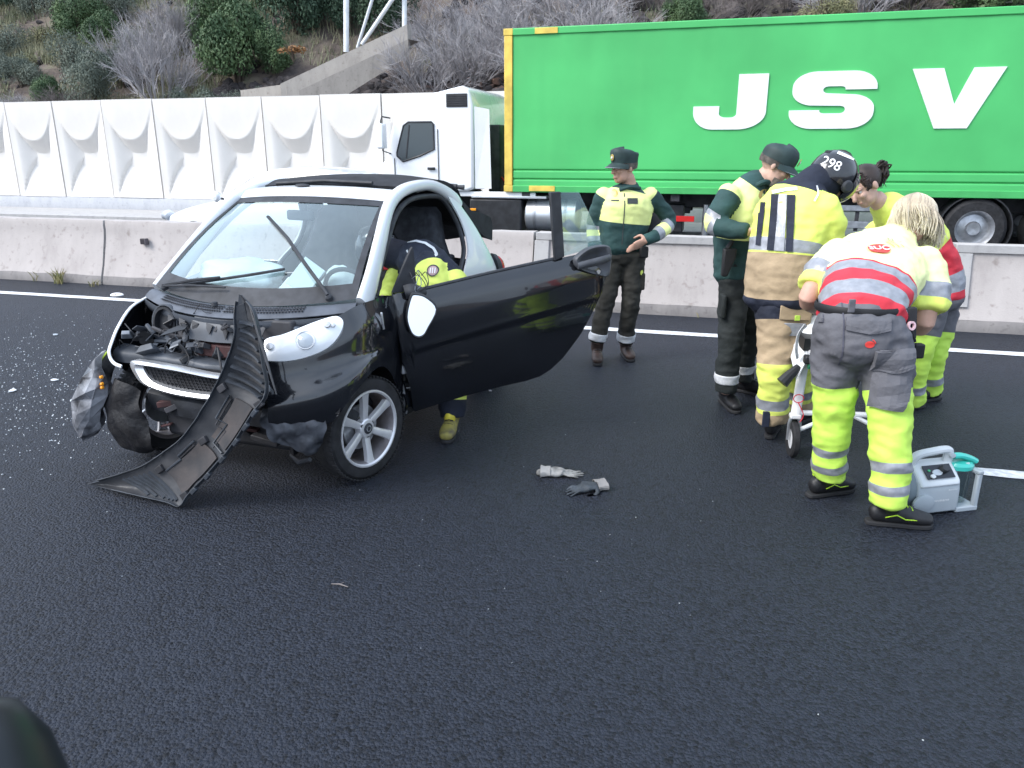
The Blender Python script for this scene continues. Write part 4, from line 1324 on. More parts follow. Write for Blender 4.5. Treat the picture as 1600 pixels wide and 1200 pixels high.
prof = [(-1.66, 1.44), (-1.76, 1.385), (-1.90, 1.30), (-2.10, 1.255), (-2.29, 1.205), (-2.335, 1.16), (-2.325, 1.055), (-2.15, 1.11), (-1.95, 1.175), (-1.86, 1.22)]
b = MB()
rows = []
for j in range(13):
    y = -0.56 + 1.12 * j / 12
    rows.append([Vector((x + 0.03 * (1 - (y / .56) ** 2), y, z + 0.02 * math.sin(j * 1.4 + i))) for i, (x, z) in enumerate(prof + prof[:1])])
b.grid(rows)
b.add(rows[0][:-1], [tuple(range(len(prof)))[::-1]])
b.add(rows[-1][:-1], [tuple(range(len(prof)))])
b.build('folded_hood', M_SOFT, car, bevel=0.012)
# -- rear body
MB().patch([[(-1.99, -.64, .90), (-2.08, -.3, .92), (-2.10, 0, .92), (-2.08, .3, .92), (-1.99, .64, .90)], [(-2.10, -.66, .64), (-2.20, -.3, .66), (-2.22, 0, .66), (-2.20, .3, .66), (-2.10, .66, .64)], [(-2.12, -.62, .28), (-2.22, -.3, .28), (-2.24, 0, .28), (-2.22, .3, .28), (-2.12, .62, .28)]], 4, 4, 0.02, flip=True).build('tailgate', M_BLACK, car)
for sgn in (1, -1):
    o = MB().lathe([(0, 0.055), (0.05, 0.05), (0.075, 0.03), (0.085, 0.0), (0, -0.02)], (-1.985, 0.70 * sgn, 0.875), (-0.7, 0.65 * sgn, 0.15), 20, hint=(0, 0, 1), sx=1.35).build('tail_light', M_TRIM, car)
    MB().lathe([(0, 0.03), (0.04, 0.026), (0.058, 0.008), (0.06, -0.02)], (-2.035, 0.725 * sgn, 0.88), (-0.7, 0.65 * sgn, 0.15), 18, hint=(0, 0, 1), sx=1.4).build('red_lens', M_REDL, o)
# -- front left wing + bumper corner
W_ = [[(-.395, .700, .935), (-.20, .702, .952), (0.0, .690, .950), (.12, .650, .918), (.20, .55, .880), (.29, .44, .838), (.345, .372, .815)],
      [(-.400, .728, .83), (-.20, .742, .845), (0.0, .742, .845), (.13, .700, .825), (.255, .612, .795), (.345, .49, .765), (.405, .385, .745)],
      [(-.405, .728, .70), (-.20, .745, .715), (0.0, .752, .715), (.15, .715, .695), (.285, .625, .662), (.37, .505, .640), (.425, .40, .625)],
      [(-.405, .724, .61), (-.20, .745, .64), (0.0, .778, .672), (.175, .775, .640), (.338, .697, .597), (.428, .567, .562), (.478, .445, .535)],
      [(-.405, .718, .47), (-.20, .742, .50), (0.0, .778, .56), (.182, .776, .54), (.345, .695, .51), (.432, .562, .48), (.478, .44, .46)],
      [(-.40, .705, .33), (-.20, .735, .35), (0.0, .765, .40), (.18, .760, .43), (.33, .675, .43), (.415, .55, .415), (.455, .43, .405)],
      [(-.40, .690, .215), (-.20, .715, .22), (0.0, .745, .30), (.18, .745, .40), (.32, .665, .405), (.40, .545, .395), (.44, .43, .385)]]
arch_fix(MB().patch(W_, 10, 9), 0.0, 0.285, 0.335).build('front_wing', M_BLACK, car)
# arch lip and liner of the near wheel
al = [(0.325 * math.cos(R(a)), 0.0, 0.285 + 0.325 * math.sin(R(a))) for a in range(-8, 189, 8)]
MB().grid([[(0.35 * math.cos(R(a)), y, 0.285 + 0.35 * math.sin(R(a))) for a in range(30, 196, 8)] for y in (.73, .60, .45)]).build('wheel_arch_liner', M_DIRTPL, car)
MB().box((0.0, .43, .40), (.60, .02, .40)).build('inner_wing', M_DIRTPL, car)
# badge on the wing
MB().box((-0.135, 0.757, 0.845), (0.012, 0.012, 0.10), Matrix.Rotation(R(10), 3, 'Y')).build('indicator_repeater', M_CHROME, car, bevel=0.005)
# headlight: bulged lens over the wing
HL = [(0.396, 0.388, 0.730), (0.368, 0.377, 0.781), (0.344, 0.377, 0.817), (0.290, 0.449, 0.837), (0.202, 0.554, 0.882), (0.147, 0.624, 0.905), (0.129, 0.658, 0.904), (0.131, 0.683, 0.879), (0.162, 0.683, 0.833), (0.208, 0.660, 0.783), (0.257, 0.615, 0.748), (0.315, 0.541, 0.723), (0.364, 0.463, 0.716)]
hc = Vector((0, 0, 0))
for p in HL: hc += Vector(p) / len(HL)
hn = Vector((.75, .42, .5)).normalized()
def lens_mesh(outl, c, nrm, bulge, base, rings=6):
    b = MB()
    O = crv(outl, 4, closed=True)
    rows = []
    for r in range(rings + 1):
        k = r / rings
        rows.append([c.lerp(Vector(p), k) + nrm * (base + bulge * (1 - k ** 2.4)) for p in O + O[:1]])
    b.grid(rows[::-1])
    b.grid([[Vector(p) + nrm * base for p in O + O[:1]], [Vector(p) - nrm * 0.05 for p in O + O[:1]]][::-1])
    return b
hl = lens_mesh(HL, hc, hn, 0.035, 0.030).build('headlight', M_LAMPW, car)
pc = Vector((0.263, 0.546, 0.796)) + hn * 0.058
MB().lathe([(0.040, -0.01), (0.040, 0.004), (0.034, 0.008), (0, 0.014)], pc, hn, 22).build('projector_lens', M_LAMPG, hl)
MB().lathe([(0.043, -0.01), (0.047, -0.01), (0.047, 0.008), (0.043, 0.008)], pc, hn, 22, closed=True).build('projector_ring', M_LAMPI, hl)
for p, s_ in (((.185, .625, .865), .018), ((.165, .645, .86), .013), ((.35, .40, .775), .02)):
    MB().lathe([(s_, 0), (s_ * .8, .006), (0, .008)], Vector(p) + hn * 0.055, hn, 12).build('reflector_detail', M_LAMPI, hl)
# silver trim nib right of the torn piece
MB().lathe([(0, .07), (.02, .06), (.034, .03), (.040, 0), (.036, -.05)], (.435, .385, .605), (.35, .93, .1), 16, hint=(0, 0, 1), sx=1.0, sy=.6).build('grille_end_cap', M_CHROME, car)
# scuffed lower corner of the bumper
SC = [[(.455, .40, .500), (.425, .50, .515), (.365, .60, .510), (.325, .66, .47)], [(.47, .40, .43), (.445, .51, .43), (.385, .615, .42), (.335, .675, .40)], [(.455, .42, .36), (.425, .52, .34), (.385, .60, .31), (.345, .65, .31)], [(.42, .45, .32), (.385, .53, .28), (.37, .575, .245), (.345, .61, .265)]]
def crump(a, sc, seed=0.0):
    def f(p, i, j):
        q = Vector(p) * sc + Vector((seed, seed * 2, 0))
        return p + Vector((noise.noise(q), noise.noise(q + Vector((9, 0, 0))), noise.noise(q + Vector((0, 9, 0))))) * a
    return f
MB().patch(SC, 7, 7, 0.004, fn=crump(0.022, 19)).build('scuffed_bumper_corner', M_SCUFF, car)
# -- far side wing, torn: black skin with pale lip
RL = [(-0.03, -0.69, 0.915), (0.116, -0.69, 0.874), (0.223, -0.69, 0.786), (0.285, -0.688, 0.710), (0.318, -0.68, 0.669), (0.330, -0.665, 0.632), (0.335, -0.635, 0.606), (0.335, -0.59, 0.594)]
RW = [RL, [(x - 0.03, y - 0.025, z - 0.02) for x, y, z in RL], [(min(x - .02, .18), -.745, z * .75 + .08) for x, y, z in RL], [(min(x - .05, .12), -.75, max(.45, z * .6)) for x, y, z in RL]]
MB().patch(RW, 4, 4, 0.004).build('far_wing', M_BLACK, car)
MB().tube(crv(RL, 4), [(0.010, 0.006)] * (4 * 7 + 1), 8, hint=(0, 1, 0)).build('wing_lip', M_SILVER, car)
MB().patch([[(-.39, -.70, .93), (-.2, -.70, .945), (-.03, -.69, .915)], [(-.39, -.735, .7), (-.2, -.75, .72), (0, -.76, .70)], [(-.39, -.72, .4), (-.2, -.75, .55), (0, -.76, .62)]], 5, 5, 0.004, flip=True).build('far_wing_rear', M_BLACK, car)
# crumpled far corner of the bumper
CR = [[(.30, -.715, .675), (.31, -.745, .64), (.25, -.80, .62), (.15, -.80, .60)],
      [(.33, -.705, .585), (.37, -.775, .57), (.31, -.86, .56), (.18, -.83, .52)],
      [(.32, -.705, .485), (.40, -.80, .46), (.33, -.92, .44), (.20, -.85, .40)],
      [(.31, -.76, .36), (.40, -.88, .32), (.35, -.99, .29), (.22, -.88, .28)],
      [(.30, -.83, .24), (.36, -.92, .20), (.33, -.985, .18), (.24, -.90, .17)],
      [(.30, -.89, .17), (.33, -.94, .14), (.31, -.965, .125), (.26, -.92, .12)]]
MB().patch(CR, 2, 2, 0.004, fn=crump(0.045, 9, 3.3)).build('crumpled_bumper_corner', M_SCRAPE, car, smooth=False)
MB().tube([(.30, -.70, .668), (.33, -.735, .62), (.335, -.77, .585), (.33, -.81, .57), (.31, -.85, .53)], [.004, .008, .010, .008, .003], 6).build('lime_strip', M_LIMEP, car)
for p in ((.372, -.70, .535), (.375, -.70, .497), (.372, -.705, .475)):
    MB().lathe([(.010, 0), (.008, .012), (0, .015)], p, (1, 0, .2), 10).build('amber_fragment', M_AMBER, car)
# dark bulged liner below
LN = [[(.29, -.68, .50), (.33, -.62, .505), (.34, -.55, .495), (.33, -.50, .46)],
      [(.29, -.78, .39), (.345, -.70, .40), (.36, -.57, .40), (.34, -.48, .37)],
      [(.28, -.81, .25), (.345, -.72, .25), (.37, -.57, .25), (.34, -.46, .24)],
      [(.25, -.78, .13), (.31, -.70, .115), (.335, -.56, .115), (.32, -.46, .135)],
      [(.20, -.74, .085), (.27, -.66, .08), (.28, -.55, .08), (.25, -.47, .10)]]
MB().patch(LN, 6, 6, 0.004, fn=crump(0.022, 9, 1.1)).build('torn_arch_liner', M_DIRTPL, car)
# -- grille: silver rounded frame with mesh
GO = [(.355, -.505, .628), (.365, -.438, .646), (.385, -.166, .640), (.39, .093, .622), (.375, .35, .632), (.36, .425, .618), (.365, .40, .565), (.385, .20, .497), (.39, .016, .481), (.385, -.230, .487), (.37, -.416, .517), (.355, -.492, .572)]
GI = [(.355, -.415, .618), (.375, -.30, .620), (.385, -.166, .618), (.39, .093, .602), (.375, .34, .606), (.365, .385, .598), (.367, .36, .565), (.385, .20, .523), (.39, .016, .512), (.385, -.20, .516), (.372, -.345, .538), (.36, -.40, .575)]
A, B_ = crv(GO, 4, closed=True), crv(GI, 4, closed=True)
n = len(A)
b = MB()
mid = [(p + q) / 2 + Vector((.016, 0, 0)) for p, q in zip(A, B_)]
back = [p - Vector((.05, 0, 0)) for p in B_]
rows = [[p - Vector((.04, 0, 0)) for p in A], A, mid, B_, back]
b.grid([r + r[:1] for r in rows], flip=True)
gr = b.build('grille', M_CHROME, car)
b = MB()
for i in range(34):
    y = -.42 + .82 * i / 33
    b.box((.345, y, .565), (.006, .004, .12), Matrix.Rotation(R(24), 3, 'X'))
for i in range(7):
    b.box((.343, -.01, .525 + i * .016), (.005, .82, .004))
tag(b.build('grille_mesh', M_CHASSIS, gr), kind='stuff')
MB().box((.315, -.02, .565), (.02, .86, .13)).build('grille_backing', M_BLACKP, gr)
# -- engine bay
MB().box((-.14, 0, .62), (.10, 1.30, .55)).build('bulkhead', M_ENG, car, bevel=.02)
MB().box((.03, 0, .33), (.40, .88, .30)).build('front_subframe', M_CHASSIS, car, bevel=.03)
rs = MB().patch([[(.19, -.70, .672), (.21, -.45, .668), (.23, -.2, .665), (.25, .0, .660), (.25, .25, .67), (.22, .42, .69)], [(.26, -.70, .660), (.28, -.45, .655), (.30, -.2, .652), (.31, .0, .648), (.31, .25, .66), (.28, .42, .68)], [(.265, -.70, .60), (.285, -.45, .60), (.305, -.2, .60), (.315, .0, .60), (.31, .25, .61), (.285, .42, .63)]], 4, 4, 0.006, fn=crump(.012, 9, 2)).build('radiator_support', M_ENG2, car)
cov = MB().patch([[(.16, -.165, .905), (.165, -.02, .91), (.16, .135, .908)], [(.205, -.165, .872), (.21, -.02, .875), (.205, .135, .875)], [(.24, -.17, .825), (.245, -.02, .825), (.24, .128, .825)], [(.262, -.17, .765), (.268, -.02, .76), (.262, .12, .762)]], 5, 5, .01).build('washer_tank_cover', M_ENG2, car)
MB().box((.238, .005, .842), (.01, .014, .075), Matrix.Rotation(R(-28), 3, 'X') @ Matrix.Rotation(R(-40), 3, 'Y')).build('cover_slot', M_CHASSIS, cov)
MB().lathe([(.088, 0), (.088, .03), (.074, .03), (.068, -.09), (0, -.09)], (.16, -.40, .815), (1, -.15, .15), 26).build('headlight_bucket', M_ENG, car)
MB().lathe([(.095, -.01), (.102, -.01), (.102, .02), (.095, .02)], (.165, -.40, .815), (1, -.15, .15), 26, closed=True).build('bucket_ring', M_ENG2, car)
MB().box((.10, -.23, .83), (.14, .12, .15), Matrix.Rotation(R(8), 3, 'Z')).build('fuse_box', M_ENG, car, bevel=.012)
MB().box((.12, .31, .80), (.16, .22, .17)).build('battery', M_CHASSIS, car, bevel=.012)
MB().box((.14, .29, .865), (.10, .10, .05)).build('reservoir', M_ENG3, car, bevel=.015)
MB().box((.16, .40, .83), (.05, .07, .05)).build('reservoir_cap', M_ENG3, car, bevel=.01)
MB().box((.235, .02, .71), (.05, .32, .07)).build('red_brace', M_RUSTY, car, bevel=.01)
rng = random.Random(12)
for i in range(26):
    y = -.60 + 1.0 * rng.random()
    x = .20 + .10 * rng.random()
    z = .66 + .10 * rng.random()
    mm = rng.choice([M_ENG, M_ENG2, M_ENG3, M_ENG, M_CHASSIS])
    Mx = Matrix.Rotation(rng.uniform(-.7, .7), 3, 'X') @ Matrix.Rotation(rng.uniform(-.8, .8), 3, 'Y') @ Matrix.Rotation(rng.uniform(-1, 1), 3, 'Z')
    sz_ = (rng.uniform(.02, .07), rng.uniform(.03, .12), rng.uniform(.006, .05))
    MB().box((x, y, z), sz_, Mx, taper=rng.uniform(.5, 1)).build('broken_bracket', mm, car, bevel=.003)
for i in range(12):
    y = -.55 + .95 * rng.random()
    p = Vector((.12 + .12 * rng.random(), y, .70 + .12 * rng.random()))
    pts = [p]
    for k in range(4):
        p = p + Vector((rng.uniform(-.03, .05), rng.uniform(-.10, .10), rng.uniform(-.06, .05)))
        pts.append(p)
    MB().tube(crv(pts, 4), rng.choice([.005, .008, .012]), 6).build('torn_hose', rng.choice([M_CHASSIS, M_ENG2, M_CHASSIS]), car)
rng = random.Random(77)
for i in range(22):
    y = -.62 + 1.02 * rng.random()
    Mx = Matrix.Rotation(rng.uniform(-.9, .9), 3, 'X') @ Matrix.Rotation(rng.uniform(-1.2, .3), 3, 'Y') @ Matrix.Rotation(rng.uniform(-1, 1), 3, 'Z')
    c0 = Vector((rng.uniform(.10, .30), y, rng.uniform(.67, .84)))
    a0, b0 = rng.uniform(.03, .10), rng.uniform(.02, .07)
    poly = [Mx @ Vector((a0 * math.cos(k) * rng.uniform(.5, 1.1), b0 * math.sin(k) * rng.uniform(.5, 1.1), 0)) + c0 for k in (0, .9, 1.8, 2.9, 4.0, 5.2)]
    MB().prism(poly, Mx @ Vector((0, 0, .004))).build('torn_plate', rng.choice([M_ENG, M_CHASSIS, M_ENG2, M_ENG, M_BLACKP]), car, smooth=False)
for i in range(14):
    p = Vector((rng.uniform(.18, .32), rng.uniform(-.60, .42), rng.uniform(.68, .86)))
    pts = [p]
    for k in range(5):
        p = p + Vector((rng.uniform(-.02, .03), rng.uniform(-.06, .06), rng.uniform(-.06, .04)))
        pts.append(p)
    MB().tube(crv(pts, 4), rng.choice([.002, .003, .004]), 5).build('torn_wire', rng.choice([M_CHASSIS, M_ENG3, M_BLACKP, M_CHASSIS]), car)
for i in range(7):                 # splintered edges of the bonnet support
    y = -.55 + .15 * i
    p = cw(y, 1.0) + Vector((.01, 0, -.03))
    MB().prism([p, p + Vector((.012, .05, -.01)), p + Vector((.03, .035, -.055 - .02 * (i % 3))), p + Vector((.018, .012, -.03))], (.004, 0, .002)).build('splinter', M_TRIM, car, smooth=False)
MB().tube(crv([(.33, .06, .75), (.36, .09, .70), (.385, .12, .64), (.40, .17, .58), (.42, .24, .54)], 4), .007, 6).build('hanging_cable', M_CHASSIS, car)
MB().tube(crv([(.30, .10, .72), (.345, .13, .66), (.38, .16, .60), (.40, .20, .55)], 4), .006, 6).build('hanging_cable', M_TRIM, car)
# crash beam and lower front junk
MB().patch([[(.20, -.50, .44), (.26, -.2, .44), (.27, .1, .44), (.22, .45, .44)], [(.26, -.50, .43), (.32, -.2, .43), (.33, .1, .43), (.28, .45, .43)], [(.25, -.50, .34), (.31, -.2, .34), (.32, .1, .34), (.27, .45, .34)]], 4, 4, .01, fn=crump(.012, 8, 4)).build('crash_beam', M_ENG, car)
MB().box((.27, -.13, .37), (.06, .14, .06), Matrix.Rotation(R(12), 3, 'X')).build('tow_bracket', M_ENG2, car, bevel=.008)
for i in range(12):
    y = rng.uniform(-.45, .45)
    MB().box((.24 + .07 * rng.random(), y, rng.uniform(.22, .44)), (rng.uniform(.02, .05), rng.uniform(.05, .16), rng.uniform(.01, .05)), Matrix.Rotation(rng.uniform(-.6, .6), 3, 'X') @ Matrix.Rotation(rng.uniform(-.4, .4), 3, 'Z')).build('broken_bracket', rng.choice([M_ENG, M_CHASSIS, M_RUSTY, M_ENG]), car, bevel=.003)
MB().tube([(.36, .58, .22), (.34, .50, .185), (.30, .42, .20)], [.012, .014, .008], 6).build('hanging_fog_bracket', M_ENG, car)
# -- underbody, sill
MB().box((-.95, 0, .26), (1.5, 1.26, .16)).build('floor_pan', M_CHASSIS, car, bevel=.03)
MB().box((-1.93, 0, .30), (.35, .86, .26)).build('rear_subframe', M_CHASSIS, car, bevel=.03)
for sgn in (1, -1):
    MB().patch([[(-.42, .60 * sgn, .36), (-.9, .60 * sgn, .35), (-1.40, .60 * sgn, .36)], [(-.42, .70 * sgn, .36), (-.9, .70 * sgn, .35), (-1.40, .70 * sgn, .36)], [(-.42, .735 * sgn, .29), (-.9, .735 * sgn, .28), (-1.40, .735 * sgn, .30)], [(-.42, .70 * sgn, .20), (-.9, .70 * sgn, .19), (-1.40, .70 * sgn, .20)]], 4, 4, .01, flip=(sgn > 0)).build('sill', M_BLACK, car)
# silver jamb plate seen between wing and door
MB().patch([[(-.428, .655, .46), (-.432, .700, .46)], [(-.428, .66, .36), (-.432, .715, .36)], [(-.432, .655, .28), (-.44, .725, .28)], [(-.44, .64, .22), (-.45, .715, .215)]], 3, 4, .006, flip=True).build('jamb_plate', M_CHROME, car)
MB().patch([[(-.415, .50, .92), (-.415, .70, .93)], [(-.42, .50, .6), (-.42, .715, .6)], [(-.425, .50, .22), (-.43, .70, .22)]], 3, 3, .01, flip=True).build('door_jamb', M_BLACK, car)
MB().box((-.43, .70, .50), (.05, .05, .06), Matrix.Rotation(R(30), 3, 'Z')).build('door_hinge', M_CHROME, car, bevel=.006)
MB().box((-.43, .70, .78), (.05, .05, .06), Matrix.Rotation(R(30), 3, 'Z')).build('door_hinge', M_BLACK, car, bevel=.006)
# far door (closed)
MB().patch([[(-.40, -.715, .95), (-.9, -.735, 1.0), (-1.33, -.735, .95)], [(-.40, -.74, .65), (-.9, -.775, .68), (-1.33, -.76, .66)], [(-.42, -.72, .30), (-.9, -.74, .30), (-1.36, -.73, .34)]], 5, 5, .05, flip=True).build('far_door', M_BLACK, car)
# -- wheels
def car_wheel(cx, cy, steer, out):
    """out = +1 outer face to +y"""
    def T(o):
        o.location = (cx, cy, 0.2855)
        o.rotation_euler = (0, 0, steer + (0 if out > 0 else PI))
        return o
    w, r = 0.165, 0.2855
    b = MB().lathe([(.210, -w / 2), (.242, -w / 2 - .004), (.264, -w / 2), (.277, -w * .42), (r, -w * .30), (r, w * .30), (.277, w * .42), (.264, w / 2), (.242, w / 2 + .004), (.216, w / 2), (.210, w * .40), (.210, -w * .4)], (0, 0, 0), (0, 1, 0), 64, closed=True)
    for k in range(64):       # shoulder tread blocks
        a = 2 * PI * k / 64
        for yy in (-.062, .062):
            Mx = Matrix.Rotation(-a, 3, 'Y')
            b.box(Mx @ Vector((r - .0035, yy, 0)), (.008, .036, .016), Mx)
        Mx = Matrix.Rotation(-a - .03, 3, 'Y')
        b.box(Mx @ Vector((r - .002, 0, 0)), (.007, .05, .017), Mx @ Matrix.Rotation(R(25), 3, 'X'))
    ty = T(b.build('wheel', M_TYRE, car))
    b = MB().lathe([(.199, .078), (.196, .083), (.186, .078), (.176, .055), (.170, -.03), (.176, -.07), (.19, -.078), (.199, -.078)], (0, 0, 0), (0, 1, 0), 48, closed=True)
    b.build('rim_barrel', M_RIMD, ty).scale = (1.07, 1, 1.07)
    b = MB().lathe([(.200, .074), (.198, .085), (.190, .086), (.183, .076), (.19, .068)], (0, 0, 0), (0, 1, 0), 48, closed=True)
    b.build('rim_lip', M_RIM, ty).scale = (1.07, 1, 1.07)
    b = MB()
    for k in range(6):
        a = R(60 * k + 28)
        Mx = Matrix.Rotation(-a, 3, 'Y')
        pts = [(0.028, .052, .017), (.07, .058, .020), (.12, .064, .021), (.162, .068, .025), (.188, .072, .031)]
        rows = []
        for x, y, h in pts:
            rows.append([Mx @ Vector((x, y - .022, -h)), Mx @ Vector((x, y, -h * .85)), Mx @ Vector((x, y + .006, 0)), Mx @ Vector((x, y, h * .85)), Mx @ Vector((x, y - .022, h))])
        b.grid(rows, flip=True)
    b.build('spokes', M_RIM, ty, auto=50).scale = (1.07, 1, 1.07)
    b = MB().lathe([(.052, .02), (.052, .060), (.046, .066), (.030, .068), (0.0, .066)], (0, 0, 0), (0, 1, 0), 28)
    b.build('hub', M_RIM, ty)
    MB().lathe([(.030, .062), (.030, .072), (.024, .075), (0, .075)], (0, 0, 0), (0, 1, 0), 24).build('hub_cap', M_TRIM, ty)
    MB().lathe([(.013, .072), (.017, .072), (.017, .0765), (.013, .0765)], (0, 0, 0), (0, 1, 0), 20, closed=True).build('hub_emblem', M_CHROME, ty)
    for k in range(3):
        a = R(120 * k + 30)
        MB().lathe([(.011, .05), (.011, .066), (0, .066)], (.042 * math.cos(a), 0, .042 * math.sin(a)), (0, 1, 0), 10).build('wheel_bolt', M_CHASSIS, ty)
    MB().lathe([(.05, .0), (.125, .0), (.125, .012), (.05, .012)], (0, 0, 0), (0, 1, 0), 36, closed=True).build('brake_disc', M_STEEL, ty)
    MB().box((.07, .012, .09), (.09, .05, .06), Matrix.Rotation(R(-40), 3, 'Y')).build('brake_caliper', M_ENG, ty, bevel=.01)
    return ty
car_wheel(0.0, 0.655, R(-14), 1)
car_wheel(0.0, -0.655, R(-14), -1)
car_wheel(-1.867, 0.675, 0, 1)
car_wheel(-1.867, -0.675, 0, -1)
MB().tube([(0, -.6, .2855), (0, .6, .2855)], .03, 8).build('front_axle', M_CHASSIS, car)
MB().tube([(-1.867, -.6, .2855), (-1.867, .6, .2855)], .05, 8).build('rear_axle', M_CHASSIS, car)
# -- interior
MB().patch([[(.02, -.60, .885), (.06, 0, .89), (.02, .60, .885)], [(-.20, -.60, .93), (-.16, 0, .935), (-.20, .60, .93)], [(-.40, -.60, .90), (-.38, 0, .90), (-.40, .60, .90)], [(-.44, -.60, .72), (-.44, 0, .66), (-.44, .60, .72)], [(-.36, -.60, .50), (-.36, 0, .45), (-.36, .60, .50)]], 5, 5, .01, flip=True).build('dashboard', mat('dash_grey', (.09, .10, .11), .6), car)
for yy in (.33, -.33):
    s0 = MB().patch([[(-.78, yy - .24, .52), (-.76, yy, .50), (-.78, yy + .24, .52)], [(-.95, yy - .25, .55), (-.95, yy, .51), (-.95, yy + .25, .55)], [(-1.20, yy - .25, .52), (-1.20, yy, .47), (-1.20, yy + .25, .52)]], 5, 5, .12).build('seat', M_INT, car, bevel=.02)
    rows = []
    for z, xx, hw in ((.50, -1.20, .23), (.66, -1.25, .25), (.86, -1.32, .255), (1.02, -1.385, .235), (1.12, -1.42, .185), (1.22, -1.45, .155), (1.30, -1.475, .135), (1.345, -1.49, .09)):
        rows.append([Vector((xx - .10, yy - hw, z)), Vector((xx + .01, yy - hw * .98, z)), Vector((xx + .035, yy - hw * .7, z)), Vector((xx, yy, z)), Vector((xx + .035, yy + hw * .7, z)), Vector((xx + .01, yy + hw * .98, z)), Vector((xx - .10, yy + hw, z)), Vector((xx - .13, yy, z)), Vector((xx - .10, yy - hw, z))])
    b = MB().grid(rows, flip=True)
    b.add(rows[-1][:-1], [tuple(range(8))[::-1]])
    b.build('backrest', M_INT, s0, auto=70)
MB().tube(crv([Vector((-.535, .33, .90)) + Vector((.05 * math.sin(a) * 1.2, .165 * math.cos(a), .155 * math.sin(a))) for a in [2 * PI * k / 16 for k in range(16)]], 2, closed=True) , .014, 8).build('steering_wheel', M_INT, car)
MB().tube([(-.40, .33, .83), (-.53, .33, .90)], .03, 8).build('steering_column', M_INT, car)
MB().lathe([(.06, -.02), (.06, .01), (.045, .03), (0, .035)], (-.525, .33, .90), (-.9, 0, .45), 16).build('steering_hub', M_INT, car)
def puff(ctr, sx, sy, sz, seed, name, m=None, rot=None):
    bm = bmesh.new()
    bmesh.ops.create_icosphere(bm, subdivisions=4, radius=1)
    for v in bm.verts:
        n_ = noise.noise(v.co * 1.6 + Vector((seed, 0, 0)))
        v.co = Vector((v.co.x * sx, v.co.y * sy, v.co.z * sz)) * (1 + 0.22 * n_ + .08 * noise.noise(v.co * 5))
        if rot: v.co = rot @ v.co
        v.co += Vector(ctr)
    me = bpy.data.meshes.new(name)
    bm.to_mesh(me)
    bm.free()
    me.materials.append(m or M_BAG)
    me.polygons.foreach_set('use_smooth', [True] * len(me.polygons))
    return link(name, me, car)
puff((-.36, -.30, 1.00), .17, .28, .11, 2.0, 'passenger_airbag')
puff((-.42, -.24, .80), .10, .24, .16, 7.0, 'deployed_airbag')
puff((-.565, .24, .935), .04, .13, .11, 4.0, 'driver_airbag', rot=Matrix.Rotation(R(35), 3, 'X'))
MB().box((-.37, .14, 1.015), (.02, .15, .19), Matrix.Rotation(R(-32), 3, 'X') @ Matrix.Rotation(R(-28), 3, 'Y')).build('airbag_flap', M_BAG, car, bevel=.004)
MB().box((-.33, .075, .955), (.02, .13, .10), Matrix.Rotation(R(-20), 3, 'X') @ Matrix.Rotation(R(-50), 3, 'Y')).build('airbag_flap', M_BAG, car, bevel=.004)
im = MB().box((-.60, -.02, 1.345), (.03, .20, .06), Matrix.Rotation(R(-8), 3, 'Z')).build('interior_mirror', M_INT, car, bevel=.012)
MB().tube([(-.59, 0, 1.36), (-.575, 0, 1.42)], .012, 8).build('mirror_stalk', M_INT, im)
MB().box((-1.72, 0, .70), (.06, 1.25, .52)).build('rear_bulkhead', M_INT, car, bevel=.02)
for yy in (.26, -.26):     # roll hoops / belt towers behind the seats
    MB().tube(crv([(-1.62, yy - .10, .9), (-1.62, yy - .09, 1.08), (-1.62, yy, 1.13), (-1.62, yy + .09, 1.08), (-1.62, yy + .10, .9)], 4), .022, 8).build('roll_hoop', M_INT, car)
MB().box((-1.50, .55, .98), (.07, .07, .10)).build('belt_guide', M_INT, car, bevel=.02)
MB().tube([(-1.50, .55, .98), (-1.48, .58, .60)], [(.025, .004)] * 2, 6).build('seat_belt', M_INT, car)
# -- open door
TH = R(46)
DH = Vector((-.40, .735, 0))
DE = Vector((-math.cos(TH), math.sin(TH), 0))
DO = Vector((math.sin(TH), math.cos(TH), 0))
def dp(s, z, w=0.0): return DH + DE * s + DO * w + Vector((0, 0, z))
def pl(tab, x):
    if x <= tab[0][0]: return tab[0][1]
    for (a, c), (e, g) in zip(tab, tab[1:]):
        if x <= e: return c + (g - c) * (x - a) / max(1e-6, e - a)
    return tab[-1][1]
ZBT = [(-.053, .90), (-.05, .80), (-.02, .575), (.03, .414), (.060, .235), (.075, .222), (.14, .233), (.39, .28), (.64, .312), (.80, .325), (.90, .345), (.97, .385), (1.045, .456), (1.157, .61), (1.27, .81), (1.335, .985)]
ZTT = [(-.053, .953), (.09, .955), (.52, 1.022), (.98, 1.083), (1.20, 1.112), (1.29, 1.105), (1.335, 1.05)]
CRZ = [(-.06, .60), (.20, .655), (.52, .710), (1.20, .83), (1.34, .85)]
def dw(s, z):
    zt, cr = pl(ZTT, s), pl(CRZ, s)
    k = (z - .68) / .44
    w = .050 * (1 - k * k) - .035 * max(0, (z - (zt - .10)) / .10) ** 2
    h = max(-1, min(1, (z - cr + .012) / .016))
    w += .011 * h
    if z < cr: w -= .045 * max(0, (cr - z) / .45) ** 2
    g = max(-1, min(1, (z - cr - .085) / .05))
    w += .006 * g
    e = min((s + .053) / .05, (1.335 - s) / .10, 1)
    return w - .02 * (1 - max(0, e)) ** 2
Sx = sorted(set([-.053 + 1.388 * i / 64 for i in range(65)] + [a for a, c in ZBT]))
rows = []
for j in range(57):
    r = []
    for s in Sx:
        zb, zt = pl(ZBT, s), pl(ZTT, s)
        z = zb + (zt - zb) * j / 56
        r.append(dp(s, z, dw(s, z)))
    rows.append(r)
